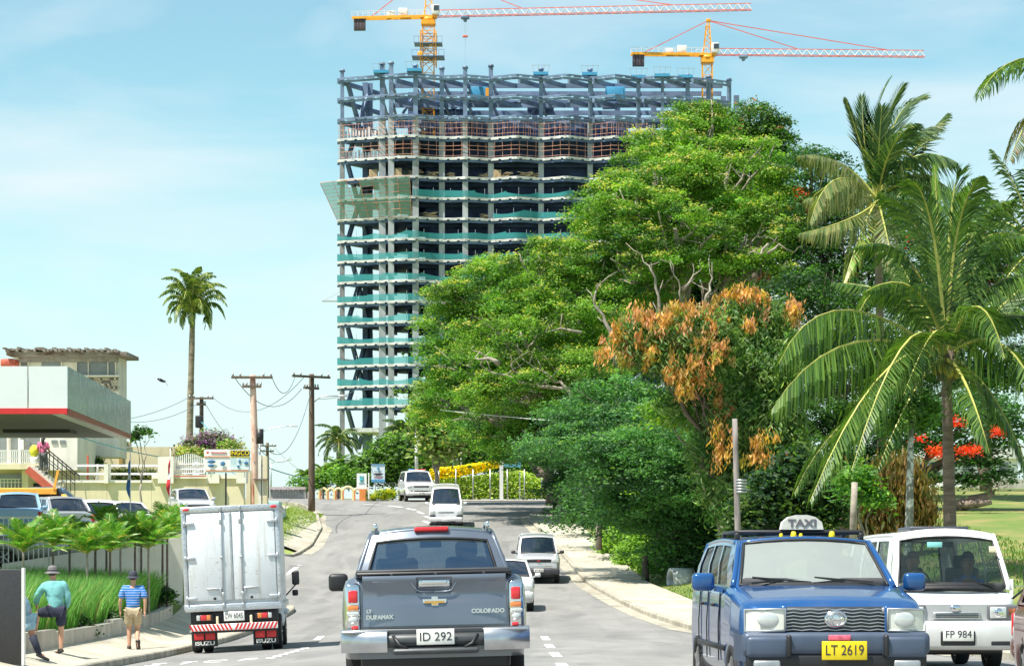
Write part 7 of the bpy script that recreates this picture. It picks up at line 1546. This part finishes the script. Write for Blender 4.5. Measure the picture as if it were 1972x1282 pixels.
# ======== generic car for the others ========
def car(name, label, cat, L, W, H, pm, hood=.9, belt=.95, ya=.55, yb=.1, yc=-1.3, yd=-1.75, zb=.26, r=.31, wy=(-1.25, 1.3), bumper=None, plate_txt=None, wr=.78, lamps=(.5, .12), grille=(.6, .1), glass=None, roofrail=False, nose=.12, group=None, lampz=None, plz=.42, rear_detail=False, drv=None):
    o = thing(name, label, cat, group=group); hw = W / 2; F_ = L / 2; glass = glass or M['darkglass']
    body_loft(L, hw, zb, [(-F_, belt - .02), (yd, belt), (ya, belt - .01), (ya + .3, hood + .04), (F_ - .25, hood - .03), (F_, hood - nose)], wy, r * 1.25, hwp=[(-F_, hw * .95), (-F_ + .4, hw), (F_ - .5, hw), (F_, hw * .94)], endr=.35, crown=.035).build('body', pm, o, fix=True)
    greenhouse(o, dict(wb=hw * .92, wr=hw * wr, yA=ya + .05, zA=belt + .0, yB=yb, yC=yc, yD=yd, zD=belt, zr=H - .05, crown=.05, arch=.03, sides=[(.08, .34), (.38, .64), (.67, .9)]), pm, glass)
    lz = lampz or (hood - nose - .1)
    for s in (-1, 1):
        MB().rbox((s * (hw * .93 - lamps[0] * .25), F_ - .045, lz), (lamps[0] * .5, .12, lamps[1]), .03, seg=3).build('headlight', M['lens'], o)
        MB().rbox((s * (hw - .12), -F_ + .02, belt - .22), (.16, .08, .26), .03).build('tail_light', M['taillight'], o)
        for y in wy: wheel(o, s * (hw - .12), y, r, .19)
    if grille[0]: MB().rbox((0, F_ - .02, lz), (grille[0] * W, .06, grille[1]), .02).build('grille', M['black'], o)
    bm_ = bumper or pm
    MB().rbox((0, F_ - .02, .47), (W * .96, .2, .24), .07, seg=3).build('front_bumper', bm_, o); MB().rbox((0, F_ + .07, .36), (W * .55, .03, .07), .02).build('bumper_intake', M['black'], o)
    MB().rbox((0, -F_ + .0, .47), (W * .96, .2, .24), .07, seg=3).build('rear_bumper', bm_, o)
    if plate_txt: plate(o, F_ + .095, plz, plate_txt, True, h=.13)
    plate(o, -F_ - .11, .6, plate_txt or '', False, h=.13) if rear_detail and plate_txt else None
    mirrors(o, hw + .1, ya - .15, belt + .07, bm_ if bumper else pm, (.17, .1, .13))
    MB().rbox((0, 0, .3), (W * .75, L * .82, .2), .04).build('chassis', M['black'], o)
    if roofrail:
        for s in (-1, 1): MB().tube([(s * hw * wr * .95, yc + .1, H + .03), (s * hw * wr * .95, yb - .2, H + .03)], .02, 6).build('roof_rail', M['steel'], o)
    return o
PW = paint('pearl_white', (.74, .75, .76), 0, .28); PS = paint('silver_white', (.58, .61, .64), .15, .3); PB = paint('light_blue', (.28, .50, .74), .2, .3); PR = paint('maroon_red', (.16, .008, .015), .3, .2); PG = paint('pale_silver', (.45, .48, .50), .5, .3)
DKB = mat('bumper_charcoal', (.05, .05, .06), .5, var=.1)
c = car('compact_suv', 'silver white boxy SUV with dark bumper coming down the dip', 'car', 3.9, 1.62, 1.68, PS, hood=1.02, belt=1.03, ya=.7, yb=.2, yc=-1.6, yd=-1.8, zb=.36, r=.34, wy=(-1.15, 1.25), bumper=DKB, plate_txt='ET 912', lamps=(.55, .13), grille=(.58, .12), nose=.06, plz=.52)
MB().rbox((0, 1.98, .66), (1.0, .03, .04), .01).build('bumper_bar', M['chrome'], c); MB().rbox((0, 1.97, .86), (.12, .02, .03), .005).build('grille_badge', M['red'], c)
place(c, .95, 92 + 1.95, R(180 + 1)); b_ = person_bust('person', 'driver in a dark top inside the silver white SUV', (0, 0, 0), mat('shirt_dark', (.08, .07, .07), .8)); put_in(b_, c, (.36, .05, 1.02))
c = car('hatchback', 'small white car almost hidden behind the pickup, one mirror showing', 'car', 3.9, 1.66, 1.46, PW, hood=.93, belt=.95, ya=.75, yb=.1, yc=-1.4, yd=-1.8, plate_txt=None, lamps=(.6, .16), wr=.72); place(c, -.17, 72 + 1.95, R(180)); MB().rbox((.66 * -1, 1.93, .46), (.05, .03, .12), .01).build('running_lamp', M['printblue'], c)
c = car('commuter_van', 'white high roofed van coming over the crest towards the pickup', 'van', 4.7, 1.70, 1.98, PW, hood=1.12, belt=1.16, ya=1.75, yb=1.05, yc=-2.1, yd=-2.25, zb=.3, r=.32, wy=(-1.4, 1.5), lamps=(.5, .2), grille=(.45, .05), nose=.2, plate_txt='LR 318', plz=.45, wr=.76, glass=M['darkglass'])
MB().rbox((0, 2.36, .36), (1.5, .05, .16), .03).build('lower_grille', DKB, c)
for s in (-1, 1): MB().rbox((s * .66, 2.35, .66), (.3, .06, .1), .03).build('lamp_shroud', DKB, c)
place(c, -3.3, 122.5 + 2.3, R(180 + 1.5))
c = car('police_suv', 'white police SUV with blue and red roof lights parked at the crest', 'car', 4.75, 1.85, 1.82, PW, hood=1.12, belt=1.15, ya=1.0, yb=.35, yc=-1.9, yd=-2.25, zb=.38, r=.38, wy=(-1.4, 1.45), lamps=(.6, .1), grille=(.5, .09), nose=.12, plate_txt='GP 774', plz=.5, wr=.74)
for s in (-1, 1): MB().prism([(0, 0), (.12, .03), (.16, .2), (.1, .16)], 0, .05, 'Y').build('fog_slot', M['black'], c).location = (s * .62 - (.16 if s > 0 else -.0), 2.37, .48)
MB().rbox((0, 2.4, .62), (.85, .04, .07), .02).build('lower_intake', M['black'], c)
lb = MB().rbox((0, .1, 1.86), (1.0, .26, .05), .02).build('light_bar', M['white'], c); MB().rbox((.35, .1, 1.90), (.34, .24, .08), .03).build('blue_lamp', mat('lamp_blue', (.05, .22, .55), .2, coat=1), lb); MB().rbox((-.35, .1, 1.90), (.34, .24, .08), .03).build('red_lamp', M['taillight'], lb); MB().rbox((0, .1, 1.90), (.2, .2, .06), .03).build('amber_lamp', M['amber'], lb)
place(c, -5.75, 148 + 2.3, R(180 + 9))
c = car('red_car', 'dark red car cut off by the right edge, only its front wing in view', 'car', 4.4, 1.7, 1.45, PR, hood=.86, belt=.93, ya=.7, yb=0, yc=-1.2, yd=-1.9, lamps=(.55, .16)); place(c, 6.05, 22.3 + 2.2, R(180 - 3))
# parked on the left
for nm, lab, px, d, yaw, dims in (
    ('parked_car', 'light blue parked car seen from behind at the left edge', 22, 83, 12, dict(L=4.0, W=1.66, H=1.5, pm=PB)),
    ('parked_car', 'pale silver parked car next to the light blue one', 92, 86, 30, dict(L=4.1, W=1.66, H=1.48, pm=PG)),
    ('parked_wagon', 'white parked wagon under the orange tent pole', 160, 88, 24, dict(L=4.4, W=1.7, H=1.75, pm=PW)),
    ('parked_car', 'white parked car half hidden behind the white wagon', 205, 95, 40, dict(L=4.2, W=1.68, H=1.45, pm=PW)),
    ('parked_car', 'silver white parked car between red flag and black post', 362, 102, 196, dict(L=4.0, W=1.5, H=1.45, pm=PS)),
    ('parked_car', 'grey white car on the ramp behind the leftmost small palms', 82, 74.6, 97, dict(L=4.0, W=1.62, H=1.42, pm=PG)),
    ('parked_car', 'dark blue grey car farther back under the orange tent', 50, 93, 95, dict(L=4.2, W=1.66, H=1.46, pm=paint('slate_blue', (.05, .10, .16), .3, .3)))):
    c = car(nm, lab, 'car', dims['L'], dims['W'], dims['H'], dims['pm'], hood=.93, belt=.95, ya=.7, yb=.05, yc=-1.2, yd=-1.75, group='cars parked on the left')
    place(c, wx(px, d), d + 1, R(yaw)); c.matrix_world = Matrix.Translation(c.matrix_world.translation) @ Matrix.Rotation(R(yaw), 4, 'Z')
    if px == 362: c.location.z = wz(940, 103) - 1.45
    if px in (22, 92): c.location.z = wz(948 if px == 22 else 955, d) - 1.5
    if px in (160, 205): c.location.z = wz(962 if px == 160 else 965, d) - (1.75 if px == 160 else 1.45)
    if px == 82: c.location.z = wz(1092, 74)
# green white van bits behind the pink pole
o = thing('parked_pickup', 'small teal and white vehicle end showing above the truck roof', 'car'); MB().rbox((0, 0, .9), (1.7, 3, .9), .12).rbox((0, .4, 1.45), (1.4, 1.3, .5), .12).build('body', mat('teal_white', (.30, .52, .46), .5, var=.1), o); MB().rbox((.0, -1.5, .9), (1.5, .05, .25), .03).build('tail_panel', M['white'], o)
for s in (-1, 1):
    MB().rbox((s * .7, -1.52, .95), (.12, .04, .2), .02).build('tail_light', M['taillight'], o)
    for y in (-.9, .9): wheel(o, s * .75, y, .3, .2)
o.location = (wx(512, 121), 121, wz(964, 121) - 1.7)
# ---------------- people ----------------
def skin_obj(name, joints, edges, m, parent, sub=2):
    """one continuous surface grown over a skeleton; joints: (x,y,z,r) or (x,y,z,rx,ry)"""
    me = bpy.data.meshes.new(name); me.from_pydata([j[:3] for j in joints], edges, []); me.materials.append(m)
    o = bpy.data.objects.new(name, me); link(o, parent)
    md = o.modifiers.new('skin', 'SKIN'); md.use_smooth_shade = True
    if not me.skin_vertices: me.attributes.update()
    sv = me.skin_vertices[0].data
    for i, j in enumerate(joints): sv[i].radius = (j[3], j[4] if len(j) > 4 else j[3]); sv[i].use_root = (i == 0)
    s = o.modifiers.new('sub', 'SUBSURF'); s.levels = sub; s.render_levels = sub
    if name in ('shirt', 'shorts', 'trousers'):
        tx = bpy.data.textures.get('cloth_folds') or bpy.data.textures.new('cloth_folds', 'CLOUDS'); tx.noise_scale = .10; tx.noise_depth = 2
        s2 = o.modifiers.new('sub2', 'SUBSURF'); s2.levels = 1; s2.render_levels = 1
        dm = o.modifiers.new('folds', 'DISPLACE'); dm.texture = tx; dm.strength = .03; dm.mid_level = .15
    return o
def hand(joints, edges, wrist, dirv, side, curl=.6):
    """palm and five short bent fingers off the wrist joint index"""
    w = Vector(joints[wrist][:3]); d = Vector(dirv).normalized(); sd = Vector(side).normalized(); pn = d.cross(sd)
    joints.append((*(w + d * .05), .032, .016)); palm_ = len(joints) - 1; edges.append((wrist, palm_))
    for k, (off, ln) in enumerate(((-.030, .062), (-.010, .074), (.011, .070), (.030, .055))):
        a = w + d * .095 + sd * off; b = a + (d + pn * curl * .4).normalized() * ln * .55; c = b + (d * .7 + pn * curl).normalized() * ln * .5
        i = len(joints); joints += [(*a, .0095), (*b, .009), (*c, .0075)]; edges += [(palm_, i), (i, i + 1), (i + 1, i + 2)]
    a = w + d * .045 - sd * .04; b = a + (d * .6 - sd * .5 + pn * .4).normalized() * .035; i = len(joints); joints += [(*a, .011), (*b, .009)]; edges += [(palm_, i), (i, i + 1)]
def figure(label, loc, yaw, H, pose, mats, hat=None, hair=None, extras=None, scale=1.0):
    o = thing('person', label, 'person', loc, yaw); J = []; E = []
    def j(*a): J.append(tuple(a)); return len(J) - 1
    p = pose; pel = j(*p['pelvis'], .125, .10)
    wst = j(*p['waist'], .125, .095); E.append((pel, wst)); ch = j(*p['chest'], .15, .105); E.append((wst, ch)); nk = j(*p['neck'], .052); E.append((ch, nk))
    hb = j(*p['headb'], .07, .078); E.append((nk, hb)); hm = j(*(Vector(p['headb']) + Vector(p.get('headup', (0, 0, 1))) * .07), .078, .088); E.append((hb, hm)); ht = j(*(Vector(p['headb']) + Vector(p.get('headup', (0, 0, 1))) * .135), .06, .066); E.append((hm, ht))
    shoulders = []
    for s in ('l', 'r'):
        a = j(*p['sh' + s], .06); E.append((ch, a)); b = j(*p['el' + s], .045); E.append((a, b)); c = j(*p['wr' + s], .03); E.append((b, c)); d = (Vector(p['wr' + s]) - Vector(p['el' + s])).normalized(); hand(J, E, c, d, p.get('hs' + s, (0, 1, 0)), .7)
        a = j(*p['hip' + s], .095); E.append((pel, a)); b = j(*p['kn' + s], .062); E.append((a, b)); m_ = Vector(p['kn' + s]).lerp(Vector(p['an' + s]), .35); mm = j(*m_, .058); E.append((b, mm)); c = j(*p['an' + s], .038); E.append((mm, c)); t = j(*p['to' + s], .036, .028); E.append((c, t))
    skin_obj('body', J, E, mats['skin'], o)
    # shirt
    J2 = [(*p['hem'], .165, .125), (*p['waist'], .16, .125), (*p['chest'], .19, .13), (*(Vector(p['neck']) - Vector((0, 0, .03))), .075)]; E2 = [(0, 1), (1, 2), (2, 3)]
    for s in ('l', 'r'):
        i = len(J2); el = Vector(p['el' + s]); sh = Vector(p['sh' + s]); wr_ = Vector(p['wr' + s])
        if p.get('sleeve', 'short') == 'long': J2 += [(*sh, .082), (*el, .066), (*el.lerp(wr_, .85), .05)]; E2 += [(2, i), (i, i + 1), (i + 1, i + 2)]
        else: J2 += [(*sh, .082), (*sh.lerp(el, .85), .078)]; E2 += [(2, i), (i, i + 1)]
    skin_obj('shirt', J2, E2, mats['shirt'], o)
    J3 = [(*p['pelvis'], .16, .125)]; E3 = []
    for s in ('l', 'r'):
        i = len(J3); h, k, a = Vector(p['hip' + s]), Vector(p['kn' + s]), Vector(p['an' + s]); q_ = p.get('leg' + s, .95)
        J3 += [(*h, .125), (*h.lerp(k, min(1, q_)), .10)]; E3 += [(0, i), (i, i + 1)]
        if q_ > 1: J3.append((*k.lerp(a, q_ - 1), .08)); E3.append((i + 1, i + 2))
    skin_obj('shorts' if p.get('legl', .95) <= 1 else 'trousers', J3, E3, mats['shorts'], o)
    for s in ('l', 'r'):
        a, t = Vector(p['an' + s]), Vector(p['to' + s]); d = (t - a); c = a + d * .5
        f = Vector((d.x, d.y, d.z)).normalized(); mb = MB(); q_ = f.to_track_quat('Y', 'Z').to_matrix().to_4x4(); Mx = Matrix.Translation(c - Vector((0, 0, .03)) if abs(f.z) < .6 else c) @ q_
        mb.rbox((0, .02, 0), (.1, .28, .06), .028, seg=3, M=Mx); mb.rbox((0, -.06, .035), (.09, .1, .05), .02, M=Mx); mb.build('shoe', mats.get('shoe', M['black']), o)
    hc = Vector(p['headb']) + Vector((0, 0, .085))
    for s in (-1, 1): MB().ell(hc + Vector((s * .083, 0, -.01)), (.014, .024, .032), 8, 6).build('ear', mats['skin'], o)
    MB().ell(hc + Vector((0, .092, -.02)), (.016, .018, .025), 8, 6).build('nose', mats['skin'], o)
    for s in (-1, 1): MB().ell(hc + Vector((s * .032, .083, .01)), (.013, .008, .007), 8, 6).build('eye', M['ink'], o)
    MB().ell(hc + Vector((0, .084, -.06)), (.024, .008, .006), 8, 6).build('mouth', mat('lips', (.3, .1, .08), .6) if 'lips' not in bpy.data.materials else bpy.data.materials['lips'], o)
    MB().ell(hc + Vector((0, -.012, .012)), (.088, .096, .088), 14, 8).build('hair', mats.get('hair', M['ink']), o)
    if hat:
        h = hc + Vector((0, -.005, .035)); MB().lathe([(.16, -.035), (.155, -.03), (.1, .0), (.098, .06), (.085, .10), (.05, .118), (0, .12)], tuple(h), 24).lathe([(.165, -.04), (.16, -.032), (.1, -.006)], tuple(h), 24).build('hat', hat, o)
        MB().lathe([(.1015, .002), (.1005, .03)], tuple(h), 24).build('hat_band', M['ink'], o)
    o.scale = (scale,) * 3; return o
M['stripes'] = bpy.data.materials.new('striped_blue_shirt'); M['stripes'].use_nodes = True
t_ = M['stripes'].node_tree; b_ = t_.nodes['Principled BSDF']; b_.inputs['Roughness'].default_value = .85
g1 = t_.nodes.new('ShaderNodeTexCoord'); w1 = t_.nodes.new('ShaderNodeTexWave'); w1.wave_type = 'BANDS'; w1.bands_direction = 'Z'; w1.inputs['Scale'].default_value = 5.6; w1.inputs['Distortion'].default_value = .6; w1.inputs['Detail Scale'].default_value = 2
r1 = t_.nodes.new('ShaderNodeValToRGB'); e = r1.color_ramp.elements; e[0].position = 0; e[0].color = (.02, .16, .50, 1); e[1].position = .99; e[1].color = (.55, .62, .80, 1)
x_ = e.new(.55); x_.color = (.03, .22, .62, 1); x_ = e.new(.86); x_.color = (.05, .12, .40, 1)
t_.links.new(g1.outputs['Object'], w1.inputs[0]); t_.links.new(w1.outputs['Fac'], r1.inputs[0]); t_.links.new(r1.outputs[0], b_.inputs['Base Color'])
khaki = mat('khaki_cloth', (.42, .34, .22), .85, var=.12, scale=8); navy = mat('navy_cloth', (.02, .025, .05), .85, var=.15); turq = mat('turquoise_cloth', (.16, .42, .42), .85, var=.14, scale=7, bump=.5, bscale=9); paleblue = mat('pale_blue_cloth', (.24, .40, .50), .85, var=.12, scale=6, bump=.3); hatg = mat('grey_hat', (.16, .15, .16), .85, var=.2, scale=12); hatd = mat('dark_hat', (.04, .045, .07), .8, var=.2); pinkc = mat('pink_cloth', (.72, .16, .30), .85, var=.1)
# walker in the striped shirt: right foot planted, left heel lifting behind
d = 57.0; x = wx(256, d)
walk = dict(pelvis=(0, 0, .92), waist=(0, .01, 1.08), hem=(0, 0, .90), chest=(0, .02, 1.33), neck=(0, .02, 1.50), headb=(0, .035, 1.575),
  shl=(-.20, .02, 1.41), ell=(-.285, -.02, 1.14), wrl=(-.29, .05, .90), shr=(.20, .02, 1.41), elr=(.285, -.06, 1.14), wrr=(.275, -.06, .90),
  hipl=(-.095, 0, .88), knl=(-.085, .05, .49), anl=(-.085, .0, .09), tol=(-.10, .15, .035), hipr=(.095, 0, .88), knr=(.10, .06, .50), anr=(.12, -.20, .22), tor=(.14, -.16, .05), legl=.85, legr=.85, hsl=(0, 1, 0), hsr=(0, 1, 0))
figure('man in dark hat, blue striped shirt and khaki shorts walking away on the left footpath', (x, d, gz(-9, d) + .13), R(4), 1.75, walk, dict(skin=M['skinfair'], shirt=M['stripes'], shorts=khaki), hat=hatd, scale=1.0)
# man in turquoise shirt, one leg up on the planter wall
d = 50.6; x = wx(108, d)
lean = dict(pelvis=(0, 0, .92), waist=(-.01, .04, 1.08), hem=(.03, -.02, .86), chest=(-.03, .10, 1.32), neck=(-.05, .15, 1.49), headb=(-.06, .18, 1.56),
  shl=(-.23, .12, 1.38), ell=(-.38, .20, 1.16), wrl=(-.37, .34, .98), shr=(.17, .08, 1.40), elr=(.25, .04, 1.13), wrr=(.20, .14, .90),
  hipl=(-.10, .02, .88), knl=(-.36, .26, .82), anl=(-.40, .30, .44), tol=(-.45, .42, .41), hipr=(.10, 0, .88), knr=(.10, .03, .48), anr=(.10, -.02, .09), tor=(-.0, .06, .035), legl=.9, legr=.82, sleeve='long')
figure('man in grey hat and loose turquoise shirt resting one leg on the planter wall', (x, d, gz(-9.4, d) + .13), R(14), 1.75, lean, dict(skin=M['skinfair'], shirt=turq, shorts=navy), hat=hatg)
# third figure mostly hidden behind the sign, stepping out to the right
d = 47.5; x = wx(50, d)
st3 = dict(pelvis=(0, .05, .80), waist=(-.02, .03, .95), hem=(.02, .02, .72), chest=(-.12, .0, 1.14), neck=(-.24, .0, 1.27), headb=(-.30, .02, 1.31),
  shl=(-.20, .18, 1.22), ell=(-.22, .25, .98), wrl=(-.2, .3, .8), shr=(-.14, -.18, 1.22), elr=(-.02, -.2, .98), wrr=(-.04, -.1, .80),
  hipl=(-.06, .1, .76), knl=(-.22, .10, .45), anl=(-.42, .08, .12), tol=(-.32, .02, .05), hipr=(.05, -.04, .76), knr=(.13, -.05, .46), anr=(.26, -.06, .10), tor=(.36, -.04, .05), legl=.7, legr=.75)
f3 = figure('person in pale blue top and dark knee boots stepping out from behind the black sign', (x, d, gz(-9.4, d) + .13), 0, 1.6, st3, dict(skin=M['skin'], shirt=paleblue, shorts=paleblue))
MB().tube([(.135, -.05, .44), (.20, -.055, .27), (.26, -.06, .11)], [.078, .068, .055], 10).tube([(-.22, .10, .42), (-.32, .09, .27), (-.41, .08, .13)], [.078, .068, .055], 10).build('boots', navy, f3)
# woman in pink on the stairs
d = 110.3; x = wx(83, d)
wst_ = dict(pelvis=(0, 0, .90), waist=(0, 0, 1.05), hem=(0, 0, .88), chest=(0, .02, 1.28), neck=(0, .02, 1.44), headb=(0, .03, 1.50),
  shl=(-.17, .02, 1.36), ell=(-.25, .05, 1.10), wrl=(-.18, .22, 1.0), shr=(.17, .02, 1.36), elr=(.25, .02, 1.10), wrr=(.26, .12, .9),
  hipl=(-.09, 0, .86), knl=(-.09, .02, .47), anl=(-.09, 0, .09), tol=(-.09, .12, .04), hipr=(.09, 0, .86), knr=(.12, .06, .5), anr=(.14, -.05, .12), tor=(.15, .08, .08), legl=1.8, legr=1.8)
f4 = figure('woman with long dark hair and pink top at the head of the balcony stairs', (x, d, wz(913, d)), 0, 1.6, wst_, dict(skin=M['skin'], shirt=pinkc, shorts=mat('grey_cloth', (.12, .13, .13), .8)))
MB().tube([(0, -.06, 1.66), (0, -.11, 1.5), (0, -.12, 1.3)], [.07, .075, .03], 9).build('long_hair', M['ink'], f4)
